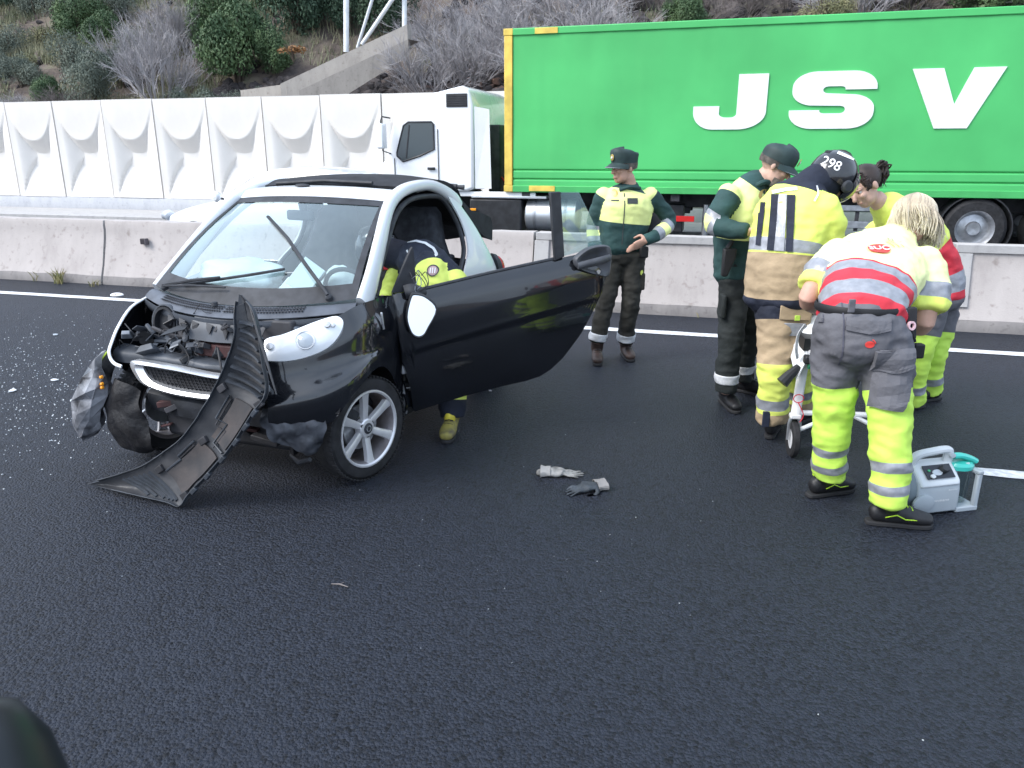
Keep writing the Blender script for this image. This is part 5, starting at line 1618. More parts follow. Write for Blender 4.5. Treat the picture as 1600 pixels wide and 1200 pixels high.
door = MB().grid(rows, 0.055).build('door', M_BLACK, car, auto=40)
rows = []
for j in range(9):
    r = []
    for s in [-.02 + 1.30 * i / 20 for i in range(21)]:
        zb, zt = pl(ZBT, s) + .02, pl(ZTT, s) - .01
        z = zb + (zt - zb) * j / 8
        r.append(dp(s, z, dw(s, z) - .060))
    rows.append(r)
MB().grid(rows, 0.03).build('inner_trim', M_INT, door)
MB().tube([dp(s, pl(ZTT, s) + .004, dw(s, pl(ZTT, s)) - .006) for s in [.09 + .9 * i / 12 for i in range(13)]], .011, 8).build('belt_seal', M_TRIM, door)
# sail triangle + broken mirror
def dprism(poly, w0, w1, nm, m, bev=.004, par=None):
    b = MB().prism([dp(s, z, w0) for s, z in poly], DO * (w1 - w0))
    return b.build(nm, m, par or door, bevel=bev)
dprism([(-.053, .955), (.010, 1.09), (.060, 1.19), (.073, 1.206), (.080, 1.19), (.092, .955)], -.015, .012, 'mirror_sail', M_TRIM)
MB().patch([[dp(.01, .99, .02), dp(.05, 1.0, .035), dp(.10, .98, .03)], [dp(.01, .96, .05), dp(.06, .965, .07), (dp(.13, .955, .05))], [dp(.02, .93, .04), dp(.06, .93, .06), dp(.11, .925, .045)]], 4, 4, .01).build('mirror_stump', M_TRIM, door)
rng = random.Random(3)
for i in range(6):
    p = dp(.03 + .1 * rng.random(), 1.03 + .03 * rng.random(), .02)
    MB().tube(crv([p, p + DO * .03 + DE * rng.uniform(-.04, .04) + Vector((0, 0, .02)), p + DO * .06 + DE * rng.uniform(-.05, .05) + Vector((0, 0, -.05)), p + DO * .05 + DE * rng.uniform(-.05, .05) + Vector((0, 0, -.09))], 4), .0025, 5).build('torn_wire', rng.choice([M_CHASSIS, M_ENG3]), door)
mo = [(.025, .940), (.050, .955), (.108, .935), (.160, .870), (.105, .775), (.078, .738), (.044, .730), (.012, .757), (-.005, .84)]
mn = Vector((.86, .48, .12)).normalized()
mc = dp(.072, .845, .135)
mx_, my_ = frame_from(mn, DE)
mpts = [mc + mx_ * ((s - .075) * 0.95) + my_ * ((z - .845) * (1 if my_.z > 0 else -1)) for s, z in mo]
mo3 = crv(mpts, 4, closed=True)
b = MB()
rows = []
for k, sc_ in ((0.012, 1.0), (0.014, 1.06), (0.0, 1.12), (-.04, 1.14), (-.075, .95), (-.095, .6), (-.10, .1)):
    rows.append([mc + (p - mc) * sc_ + mn * k for p in mo3 + mo3[:1]])
b.grid(rows)
mh = b.build('mirror_housing', M_TRIM, door)
MB().add([p + mn * .009 for p in mo3], [tuple(range(len(mo3)))]).build('mirror_face', M_MIRR, mh, smooth=False)
# handle surround with grip
so = [(1.085, 1.070), (1.096, 1.102), (1.180, 1.150), (1.300, 1.160), (1.338, 1.120), (1.335, 1.010), (1.318, .968), (1.262, .975), (1.178, .998), (1.11, 1.028)]
so3 = crv([(s, z, 0) for s, z in so], 4, closed=True)
sc0 = Vector((1.21, 1.06, 0))
rows = []
for k, q in ((-.03, 1.0), (.004, 1.0), (.012, .94), (.006, .78), (-.018, .62), (-.022, .02)):
    rows.append([dp(sc0.x + (p.x - sc0.x) * q, sc0.y + (p.y - sc0.y) * q, (.053 + k)) for p in so3 + so3[:1]])
hs = MB().grid(rows).build('handle_surround', M_HANDLE, door, auto=60)
for f in [0]:
    hs.data.flip_normals()
MB().tube(crv([dp(1.10, 1.045, .058), dp(1.18, 1.062, .074), dp(1.26, 1.076, .076), dp(1.325, 1.085, .058)], 4), [(.016, .022)] * 13, 10, hint=DO).build('handle_grip', M_HANDLE, hs)
MB().lathe([(.014, 0), (.013, .006), (0, .007)], dp(1.245, 1.002, .062), DO, 16).build('key_lock', M_CHROME, hs)
# window glass standing in the rear half, with its black post
gp = [(1.000, 1.480), (1.133, 1.479), (1.21, 1.346), (1.278, 1.237), (1.315, 1.133), (1.20, 1.13), (1.03, 1.10)]
b = MB().prism([dp(s, z, -.012) for s, z in gp], DO * .005)
b.build('door_glass', M_SGLASS, door, smooth=False)
dprism([(.932, 1.482), (1.004, 1.484), (1.038, 1.098), (.972, 1.075)], -.022, .006, 'window_post', M_TRIM, .006)

# ================================================================ PEOPLE
M_SKIN = mat('skin', (0.52, 0.31, 0.23), 0.5, var=(14, 0.10), bump=(90, 0.1, 0.002))
M_SKIN2 = mat('skin_pale', (0.58, 0.37, 0.29), 0.5, var=(14, 0.08), bump=(90, 0.1, 0.002))
M_HIVIS = mat('hi_vis_yellow', (0.76, 0.85, 0.17), 0.65, var=(7, 0.04), bump=(26, 0.25, 0.008))
M_HIVIS2 = mat('hi_vis_lime', (0.54, 0.80, 0.11), 0.65, var=(7, 0.04), bump=(26, 0.25, 0.008))
M_HIPALE = mat('hi_vis_pale_yellow', (0.84, 0.86, 0.42), 0.65, var=(6, 0.05), bump=(22, 0.5, 0.012))
M_DGREEN = mat('dark_green_cloth', (0.022, 0.060, 0.058), 0.75, var=(6, 0.25), bump=(28, 0.5, 0.01))
M_DTROU = mat('black_green_trousers', (0.018, 0.022, 0.022), 0.8, var=(6, 0.3), bump=(24, 0.6, 0.012))
M_BTROU = mat('brown_black_trousers', (0.030, 0.029, 0.025), 0.8, var=(6, 0.3), bump=(24, 0.6, 0.012))
M_TAN = mat('tan_turnout_cloth', (0.40, 0.30, 0.19), 0.8, var=(6, 0.12), bump=(24, 0.5, 0.012))
M_NAVY = mat('navy_cloth', (0.014, 0.018, 0.034), 0.75, var=(6, 0.3), bump=(28, 0.5, 0.01))
M_GREYT = mat('grey_work_cloth', (0.120, 0.119, 0.132), 0.8, var=(6, 0.12), bump=(24, 0.6, 0.012))
M_REFL = mat('reflective_silver', (0.31, 0.32, 0.35), 0.4, 0.25, var=(30, 0.12), bump=(40, 0.3, 0.004))
M_REFLW = mat('reflective_white', (0.68, 0.69, 0.71), 0.45, 0.1, var=(30, 0.1))
M_RED = mat('red_cloth', (0.62, 0.035, 0.055), 0.65, var=(7, 0.1), bump=(26, 0.5, 0.01))
M_BOOTB = mat('black_leather', (0.016, 0.016, 0.018), 0.45, var=(12, 0.3), bump=(40, 0.4, 0.004))
M_BOOTN = mat('brown_leather', (0.060, 0.040, 0.034), 0.5, var=(10, 0.3), bump=(40, 0.4, 0.004))
M_SOLE = mat('rubber_sole', (0.022, 0.022, 0.024), 0.8)
M_HAIRB = mat('dark_brown_hair', (0.030, 0.020, 0.016), 0.45, var=(16, 0.4))
M_HAIRG = mat('grey_brown_hair', (0.09, 0.075, 0.065), 0.6, var=(30, 0.4))
M_BLONDE = mat('blonde_hair', (0.80, 0.73, 0.60), 0.45, var=(3.5, 0.3, (0.52, 0.44, 0.33)))
M_BLONDE2 = mat('blonde_hair_dark_streak', (0.40, 0.335, 0.26), 0.5)
M_CAP = mat('cap_green', (0.022, 0.042, 0.042), 0.6, var=(12, 0.2), bump=(200, 0.2, 0.002))
M_GOLD = mat('gold_thread', (0.50, 0.36, 0.12), 0.4, 0.5)
M_EYE = mat('eye_white', (0.75, 0.74, 0.72), 0.2)
M_IRIS = mat('eye_dark', (0.03, 0.02, 0.015), 0.15)
M_LIP = mat('lip', (0.40, 0.17, 0.14), 0.5)
M_HELM = mat('helmet_black', (0.014, 0.014, 0.017), 0.16, coat=0.9, var=(5, 0.3))
M_VISOR = mat('helmet_visor', (0.02, 0.022, 0.026), 0.05, coat=1.0)
M_WTEXT = mat('white_print', (0.8, 0.8, 0.8), 0.5)
M_SUCRED = mat('red_print', (0.75, 0.06, 0.05), 0.55)
M_DKPRINT = mat('dark_print', (0.05, 0.06, 0.06), 0.6)
M_BELT = mat('black_webbing', (0.014, 0.014, 0.016), 0.6, bump=(150, 0.3, 0.002))

def loft_mesh(b, pts, radii, hint=(1, 0, 0), n=16, sub=3, sq=2.0, e=1.0):
    """closed tube with rounded ends; radii entries r or (rx, ry); sq: superellipse power"""
    P = crv(pts, sub)
    rr = [(r, r) if not isinstance(r, (tuple, list)) else r for r in radii]
    Rr = crv([(a, c, 0) for a, c in rr], sub)
    P = [Vector(p) for p in P]
    t0 = (P[0] - P[1]).normalized()
    t1 = (P[-1] - P[-2]).normalized()
    r0, r1 = min(Rr[0].x, Rr[0].y), min(Rr[-1].x, Rr[-1].y)
    st = [(P[0] + t0 * r0 * .55, Rr[0] * .35), (P[0] + t0 * r0 * .36, Rr[0] * .75)] + list(zip(P, Rr)) + [(P[-1] + t1 * r1 * .36 * e, Rr[-1] * (.75 if e == 1 else .93)), (P[-1] + t1 * r1 * .55 * e, Rr[-1] * (.35 if e == 1 else .6))]
    vs, fs = [], []
    m = len(st)
    for i, (p, r) in enumerate(st):
        t = st[min(i + 1, m - 1)][0] - st[max(i - 1, 0)][0]
        a, c = frame_from(t, hint)
        for k in range(n):
            w = 2 * PI * k / n
            cs, sn = math.cos(w), math.sin(w)
            if sq != 2.0:
                cs = math.copysign(abs(cs) ** (2 / sq), cs)
                sn = math.copysign(abs(sn) ** (2 / sq), sn)
            vs.append(p + a * (r.x * cs) + c * (r.y * sn))
    for i in range(m - 1):
        for k in range(n):
            k2 = (k + 1) % n
            fs.append((i * n + k, i * n + k2, (i + 1) * n + k2, (i + 1) * n + k))
    fs.append(tuple(range(n - 1, -1, -1)))
    fs.append(tuple((m - 1) * n + k for k in range(n)))
    b.add(vs, fs)
def ellipsoid(b, c, rx, ry, rz, ax, ay, az, n=14):
    vs, fs = [], []
    c = Vector(c)
    for i in range(n + 1):
        th = PI * (i + (0.05 if i == 0 else -0.05 if i == n else 0)) / n
        for k in range(n):
            w = 2 * PI * k / n
            vs.append(c + ax * (rx * math.sin(th) * math.cos(w)) + ay * (ry * math.sin(th) * math.sin(w)) + az * (rz * math.cos(th)))
    for i in range(n):
        for k in range(n):
            k2 = (k + 1) % n
            fs.append((i * n + k, (i + 1) * n + k, (i + 1) * n + k2, i * n + k2))
    fs.append(tuple(range(n)))
    fs.append(tuple(n * n + k for k in range(n - 1, -1, -1)))
    b.add(vs, fs)

class Loft:
    def __init__(self, nm, pts, radii, hint=(1, 0, 0), sq=2.0):
        self.nm, self.pts, self.radii, self.hint, self.sq = nm, [Vector(p) for p in pts], radii, hint, sq
        self.path = crv(self.pts, 5)
        L = [0]
        for a, c in zip(self.path, self.path[1:]): L.append(L[-1] + (c - a).length)
        self.cum = [x / L[-1] for x in L]
        rr = [(r, r) if not isinstance(r, (tuple, list)) else r for r in radii]
        self.rad = [(v.x + v.y) / 2 for v in crv([(a, c, 0) for a, c in rr], 5)]
    def at(self, t):
        for i in range(len(self.cum) - 1):
            if t <= self.cum[i + 1] + 1e-9:
                k = (t - self.cum[i]) / max(1e-9, self.cum[i + 1] - self.cum[i])
                return self.path[i].lerp(self.path[i + 1], k), (self.path[i + 1] - self.path[i]).normalized()
        return self.path[-1], (self.path[-1] - self.path[-2]).normalized()

def remesh(b, voxel, smooth=4):
    me = b.mesh('tmp', [], smooth=False)
    o = bpy.data.objects.new('tmp', me)
    C.objects.link(o)
    m = o.modifiers.new('r', 'REMESH')
    m.mode = 'VOXEL'
    m.voxel_size = voxel
    m.use_smooth_shade = True
    if smooth:
        s = o.modifiers.new('s', 'SMOOTH')
        s.factor = 0.5
        s.iterations = smooth
    dg = bpy.context.evaluated_depsgraph_get()
    out = bpy.data.meshes.new_from_object(o.evaluated_get(dg))
    bpy.data.objects.remove(o)
    bpy.data.meshes.remove(me)
    return out

def classify(centers, lofts):
    """nearest loft (distance relative to its radius) and position along it"""
    n = len(centers)
    best = np.full(n, 1e9)
    who = np.zeros(n, int)
    tt = np.zeros(n)
    for li, L in enumerate(lofts):
        P = np.array([tuple(p) for p in L.path])
        for i in range(len(P) - 1):
            a, d = P[i], P[i + 1] - P[i]
            q = np.clip(((centers - a) @ d) / max(1e-12, d @ d), 0, 1)
            dist = np.linalg.norm(centers - (a + q[:, None] * d), axis=1) / (L.rad[i] * (1 - q) + L.rad[i + 1] * q)
            m = dist < best
            best[m] = dist[m]
            who[m] = li
            tt[m] = (L.cum[i] + q * (L.cum[i + 1] - L.cum[i]))[m]
    return who, tt

def garment(name, lofts, zones, parent, voxel=0.0115, fold=0.007, fscale=7.0, seed=0.0, smooth=4, front=None):
    """zones: {loft name: [(t0, t1, material), ...]}; colour fields are cut exactly along the loft"""
    b = MB()
    for L in lofts: loft_mesh(b, L.pts, L.radii, L.hint, sq=L.sq, e=(1.0 if L.nm in ('torso', 'pelvis') else .22))
    me = remesh(b, voxel, smooth)
    mats = []
    for z in zones.values():
        for _, _, m in z:
            if m not in mats: mats.append(m)
    bm = bmesh.new()
    bm.from_mesh(me)
    bpy.data.meshes.remove(me)
    bm.normal_update()
    for v in bm.verts:
        p = v.co
        q = Vector((p.x * fscale, p.y * fscale, p.z * fscale * 1.8)) + Vector((seed, 0, 0))
        n_ = noise.noise(q) + .55 * noise.noise(q * 2.3)
        r_ = 1 - abs(noise.noise(q * 1.3 + Vector((5, 5, seed)))) * 2
        v.co = p + v.normal * fold * (n_ + .5 * max(0, r_))
    for L in lofts:
        for t0, t1, _ in zones.get(L.nm, []):
            for t in (t0, t1):
                if 0.01 < t < 0.99:
                    co, no = L.at(t)
                    geo = [f for f in bm.faces if (f.calc_center_median() - co).length < max(.02, 3.2 * max(L.rad))]
                    ed = set(e for f in geo for e in f.edges)
                    vv = set(v for f in geo for v in f.verts)
                    bmesh.ops.bisect_plane(bm, geom=list(vv) + list(ed) + geo, plane_co=co, plane_no=no, dist=1e-5)
    bm.faces.ensure_lookup_table()
    cen = np.array([tuple(f.calc_center_median()) for f in bm.faces])
    who, tt = classify(cen, lofts)
    PLN = {}
    for i, f in enumerate(bm.faces):
        f.smooth = True
        L_ = lofts[who[i]]
        z = zones.get(L_.nm)
        if not z: continue
        t = tt[i]
        c_ = Vector(cen[i])
        if L_.nm not in PLN: PLN[L_.nm] = [(t1, L_.at(t1)) for _, t1, _ in z[:-1]]
        for q, (t0, t1, m) in enumerate(z):
            if q == len(z) - 1: inside = True
            else:
                tk, (co, no) = PLN[L_.nm][q]
                inside = (c_ - co).dot(no) < 0 if abs(t - tk) < .15 else t < tk
            if inside:
                f.material_index = mats.index(m)
                break
    for _ in range(4):               # tidy ragged seams where two pieces of cloth meet
        ch = []
        for f in bm.faces:
            nb = [g.material_index for e_ in f.edges for g in e_.link_faces if g is not f]
            for k in set(nb):
                if k != f.material_index and nb.count(k) * 3 >= len(nb) * 2: ch.append((f, k))
        for f, k in ch: f.material_index = k
    out = bpy.data.meshes.new(name)
    bm.to_mesh(out)
    bm.free()
    for m in mats: out.materials.append(m)
    return link(name, out, parent)

def band(gar, lofts, loft, t0, t1, m, parent, lift=0.004, name='reflective_band', cond=None):
    """a sewn-on tape: strip of the garment's own surface lifted a few mm"""
    bm = bmesh.new()
    bm.from_mesh(gar.data)
    L = [l for l in lofts if l.nm == loft][0]
    for t in (t0, t1):
        co, no = L.at(t)
        geo = [f for f in bm.faces if (f.calc_center_median() - co).length < 3.2 * max(L.rad)]
        bmesh.ops.bisect_plane(bm, geom=list(set(v for f in geo for v in f.verts)) + list(set(e for f in geo for e in f.edges)) + geo, plane_co=co, plane_no=no, dist=1e-5)
    bm.faces.ensure_lookup_table()
    cen = np.array([tuple(f.calc_center_median()) for f in bm.faces])
    who, tt = classify(cen, lofts)
    li = lofts.index(L)
    (c0, n0), (c1, n1) = L.at(t0), L.at(t1)
    kill = []
    for i, f in enumerate(bm.faces):
        c = Vector(cen[i])
        ok = who[i] == li and (c - c0).dot(n0) > -1e-4 and (c - c1).dot(n1) < 1e-4
        if ok and cond and not cond(c): ok = False
        if not ok: kill.append(f)
    bmesh.ops.delete(bm, geom=kill, context='FACES')
    if not bm.faces:
        bm.free()
        return None
    bm.normal_update()
    for v in bm.verts: v.co += v.normal * lift
    for f in bm.faces:
        f.material_index = 0
        f.smooth = True
    out = bpy.data.meshes.new(name)
    bm.to_mesh(out)
    bm.free()
    out.materials.append(m)
    o = link(name, out, parent)
    s = o.modifiers.new('thick', 'SOLIDIFY')
    s.thickness = 0.003
    return o

def hand_lofts(b, W, d, pn, ts, curl=0.5, size=0.185, spread=0.10):
    """W wrist, d direction, pn palm normal (out of the palm), ts direction towards the thumb side"""
    W, d, pn, ts = Vector(W), Vector(d).normalized(), Vector(pn).normalized(), Vector(ts).normalized()
    pl_ = size * 0.52
    loft_mesh(b, [W - d * .03, W + d * .01, W + d * pl_ * .55, W + d * pl_], [(.026, .020), (.030, .019), (.040, .016), (.039, .013)], ts, 12)
    for i, (off, ln) in enumerate(((.030, .82), (.0105, .92), (-.0095, .86), (-.029, .68))):
        base = W + d * (pl_ - .01) + ts * off
        fd = (d + ts * (off * spread * 14)).normalized()
        pts = [base]
        ang = 0
        for k, sg in enumerate((.42, .33, .27)):
            ang += curl * (0.75 if k == 0 else 1.0)
            pts.append(pts[-1] + (fd * math.cos(ang) + pn * math.sin(ang)) * size * .48 * ln * sg)
        loft_mesh(b, pts, [.0098, .0092, .0085, .0072], ts, 8, 2)
    tb = W + d * pl_ * .25 + ts * .030
    p1 = tb + (d * .55 + ts * .65 + pn * .35).normalized() * .038
    p2 = p1 + (d * .85 + ts * .25 + pn * .45).normalized() * .034
    p3 = p2 + (d * .9 + ts * .0 + pn * .5).normalized() * .026
    loft_mesh(b, [tb, p1, p2, p3], [.016, .0125, .0105, .0085], pn, 8, 2)

def head_parts(b, c, fwd, up, k=1.0):
    """adult head into mesh b; c: centre of the skull; returns frame"""
    f = Vector(fwd).normalized()
    u = (Vector(up) - f * Vector(up).dot(f)).normalized()
    l = u.cross(f)
    c = Vector(c)
    E = lambda off, rx, ry, rz, n=14: ellipsoid(b, c + (f * off[0] + l * off[1] + u * off[2]) * k, rx * k, ry * k, rz * k, f, l, u, n)
    E((-.008, 0, .030), .098, .076, .088)
    E((.022, 0, -.030), .072, .063, .088)
    E((.050, 0, -.088), .036, .042, .030)          # jaw / chin
    E((.030, .035, -.060), .045, .026, .045)
    E((.030, -.035, -.060), .045, .026, .045)
    E((.078, .026, .020), .018, .026, .010, 10)    # brow
    E((.078, -.026, .020), .018, .026, .010, 10)
    E((.076, .036, -.022), .018, .020, .018, 10)   # cheeks
    E((.076, -.036, -.022), .018, .020, .018, 10)
    loft_mesh(b, [c + (f * .088 + u * .006) * k, c + (f * .104 - u * .016) * k, c + (f * .114 - u * .036) * k], [.009 * k, .0115 * k, .0145 * k], l, 8, 2)
    E((.086, 0, -.066), .012, .024, .008, 10)      # lips
    E((.082, 0, -.077), .012, .021, .008, 10)
    for s in (1, -1):
        E((-.004, .077 * s, -.006), .018, .010, .031, 10)   # ears
    return f, l, u
def eyes(c, f, l, u, parent, k=1.0):
    for s in (1, -1):
        e = Vector(c) + (f * .080 + l * .031 * s + u * .002) * k
        b = MB()
        ellipsoid(b, e, .0125 * k, .0125 * k, .009 * k, f, l, u, 10)
        o = b.build('eye', M_EYE, parent)
        b = MB()
        ellipsoid(b, e + f * .0095 * k, .004 * k, .006 * k, .006 * k, f, l, u, 8)
        b.build('iris', M_IRIS, o)
    b = MB()
    loft_mesh(b, [Vector(c) + (f * .093 + l * -.02 - u * .0715) * k, Vector(c) + (f * .0985 - u * .0705) * k, Vector(c) + (f * .093 + l * .02 - u * .0715) * k], [.0035 * k, .0045 * k, .0035 * k], u, 8, 2)
    b.build('mouth', M_LIP, parent)
    for s in (1, -1):
        b = MB()
        loft_mesh(b, [Vector(c) + (f * .090 + l * .014 * s + u * .026) * k, Vector(c) + (f * .092 + l * .032 * s + u * .031) * k, Vector(c) + (f * .080 + l * .050 * s + u * .026) * k], [.003 * k, .0042 * k, .002 * k], u, 6, 2)
        b.build('eyebrow', M_HAIRB, parent)

def boot(parent, name, top, gnd, toe, m, sole_m=None, L=0.285, shaft_r=0.058, wd=0.050, accent=None):
    """top: where the shaft starts (under the trouser), gnd: ground point below the ankle"""
    top, g, d = Vector(top), Vector(gnd), Vector(toe).normalized()
    side = Vector((-d.y, d.x, 0))
    b = MB()
    ank = g + Vector((0, 0, .105))
    loft_mesh(b, [top, ank.lerp(top, .45), ank], [shaft_r, shaft_r * .93, (shaft_r * .92, shaft_r * 1.05)], side, 14)
    loft_mesh(b, [g - d * .062 + Vector((0, 0, .062)), g + Vector((0, 0, .072)), g + d * .075 + Vector((0, 0, .062)), g + d * .135 + Vector((0, 0, .052)), g + d * (L - .095) + Vector((0, 0, .044))], [(.036, .042), (.043, .055), (wd * .92, .046), (wd, .036), (wd * .78, .028)], side, 14)
    me = remesh(b, .007, 3)
    for v in me.vertices:
        if v.co.z < g.z + .020: v.co.z = g.z + .020
    me.materials.append(m)
    o = link(name, me, parent)
    pts = []
    for x, w in ((-.094, .014), (-.086, .026), (-.05, .033), (0, .034), (.05, .036), (.10, wd * .84), (.14, wd * .88), (L - .10, wd * .76), (L - .082, wd * .48), (L - .074, .010)):
        pts.append((x, w))
    poly = [g + d * x + side * w for x, w in pts] + [g + d * x - side * w for x, w in reversed(pts)]
    MB().prism([p + Vector((0, 0, .003)) for p in poly], (0, 0, .022)).build('sole', sole_m or M_SOLE, o, bevel=.005)
    for k in range(4):
        p = g + d * (.055 + .024 * k) + Vector((0, 0, .125 - .016 * k))
        MB().tube([p - side * .026, p + Vector((0, 0, .006)), p + side * .026], .0032, 5).build('lace', accent or M_SOLE, o)
    if accent:
        MB().tube([g + d * .02 + side * s_ * .047 * 1 + Vector((0, 0, .05)) if False else g - d * .07 * 0 + d * x + side * -.047 + Vector((0, 0, z)) for s_ in (1,) for x, z in ((-.02, .06), (.03, .075), (.07, .055), (.12, .055))], .0028, 5).build('piping', accent, o)
        MB().box(g - d * .062 + Vector((0, 0, .135)), (.02, .02, .03)).build('heel_tab', accent, o, bevel=.004)
    return o

class Person:
    def __init__(self, label, base):
        self.base = Vector((base[0], base[1], 0))
        self.t = thing('person', label, 'person', self.base)
    def p(self, u, v, Y): return at(u, v, Y) - self.base
    def g(self, u, v): return ground(u, v) - self.base
def body_mesh(P, lofts, extra, skin, voxel=0.0068):
    b = MB()
    for L in lofts: loft_mesh(b, L.pts, L.radii, L.hint)
    extra(b)
    me = remesh(b, voxel, 2)
    me.materials.append(skin)
    return link('body', me, P.t)
def under(torso, arms, legs, neck, head, s=0.80):
    """slim body below the clothes, from the same joints"""
    out = [Loft('torso', torso.pts, [(max(.05, r[0] * s - .02), max(.05, r[1] * s - .02)) for r in torso.radii], torso.hint)]
    for L in arms + legs:
        out.append(Loft(L.nm, L.pts, [max(.028, (r if not isinstance(r, (tuple, list)) else min(r)) * .70) for r in L.radii], L.hint))
    out.append(Loft('neck', [neck[0], neck[1]], [.060, .055]))
    return out
def cap(parent, c, f, l, u, k=1.0, soft=False):
    """field cap: soft crown, stiff peak, badge"""
    c = Vector(c)
    b = MB()
    rows = []
    n = 32
    for h, r, tilt in ((.022, .104, 0), (.045, .107, 0), (.066, .111, .0), (.092, .114, .010), (.108, .110, .014), (.117, .090, .016), (.121, .048, .016), (.122, .004, .016)) if not soft else ((.018, .104, 0), (.040, .106, 0), (.062, .106, .0), (.084, .102, .006), (.104, .088, .008), (.118, .064, .008), (.125, .034, .008), (.127, .004, .008)):
        row = []
        for i in range(n + 1):
            w = 2 * PI * i / n
            cs, sn = math.cos(w), math.sin(w)
            hh = h + tilt * cs * 1.4 + (.004 * math.sin(5 * w) if .1 < h < .14 else 0)
            row.append(c + (f * (cs * r * 1.06 - .006) + l * (sn * r * .86) + u * hh) * k)
        rows.append(row)
    b.grid(rows)
    crown = b.build('cap', M_CAP, parent, auto=60)
    rows = []
    for j in range(6):
        q = j / 5
        rows.append([c + (f * (math.cos(w) * (.100 + .075 * q * (math.cos(w) ** .7)) ) + l * (math.sin(w) * (.088 + .004 * q)) + u * (.030 - .034 * q - .018 * abs(math.sin(w)) ** 2)) * k for w in [R(-78 + 156 * i / 16) for i in range(17)]])
    MB().grid(rows, .004).build('peak', M_CAP, crown)
    MB().tube([p + u * .004 for p in rows[-1]], .003 * k, 6).build('peak_edge', M_REFL, crown)
    bc = c + (f * .114 + u * .070) * k
    MB().lathe([(.021, 0), (.019, .004), (0, .006)], bc, f, 14, hint=u, sx=1.25).build('badge', M_GOLD, crown)
    MB().lathe([(.010, 0), (.008, .003), (0, .004)], bc + f * .005, f, 10, hint=u).build('badge_centre', M_REFLW, crown)
    return crown
def hair_cap(parent, c, f, l, u, m, k=1.0, low=-.055, name='hair'):
    """close-cropped hair shell over back and sides"""
    b = MB()
    rows = []
    for j in range(13):
        th = R(10 + 8.5 * j)
        row = []
        for i in range(25):
            w = R(62 + 236 * i / 24)
            p = f * (math.cos(w) * math.sin(th) * .106 - .010) + l * (math.sin(w) * math.sin(th) * .083) + u * (math.cos(th) * .100 + .026)
            row.append(c + p * k)
        rows.append(row)
    b.grid(rows, .004)
    return b.build(name, m, parent)

M_HIVP = mat('hi_vis_light_yellow', (0.81, 0.86, 0.33), 0.65, var=(7, 0.04), bump=(26, 0.25, 0.008))  # lighter yellow cloth of the two officers' jackets
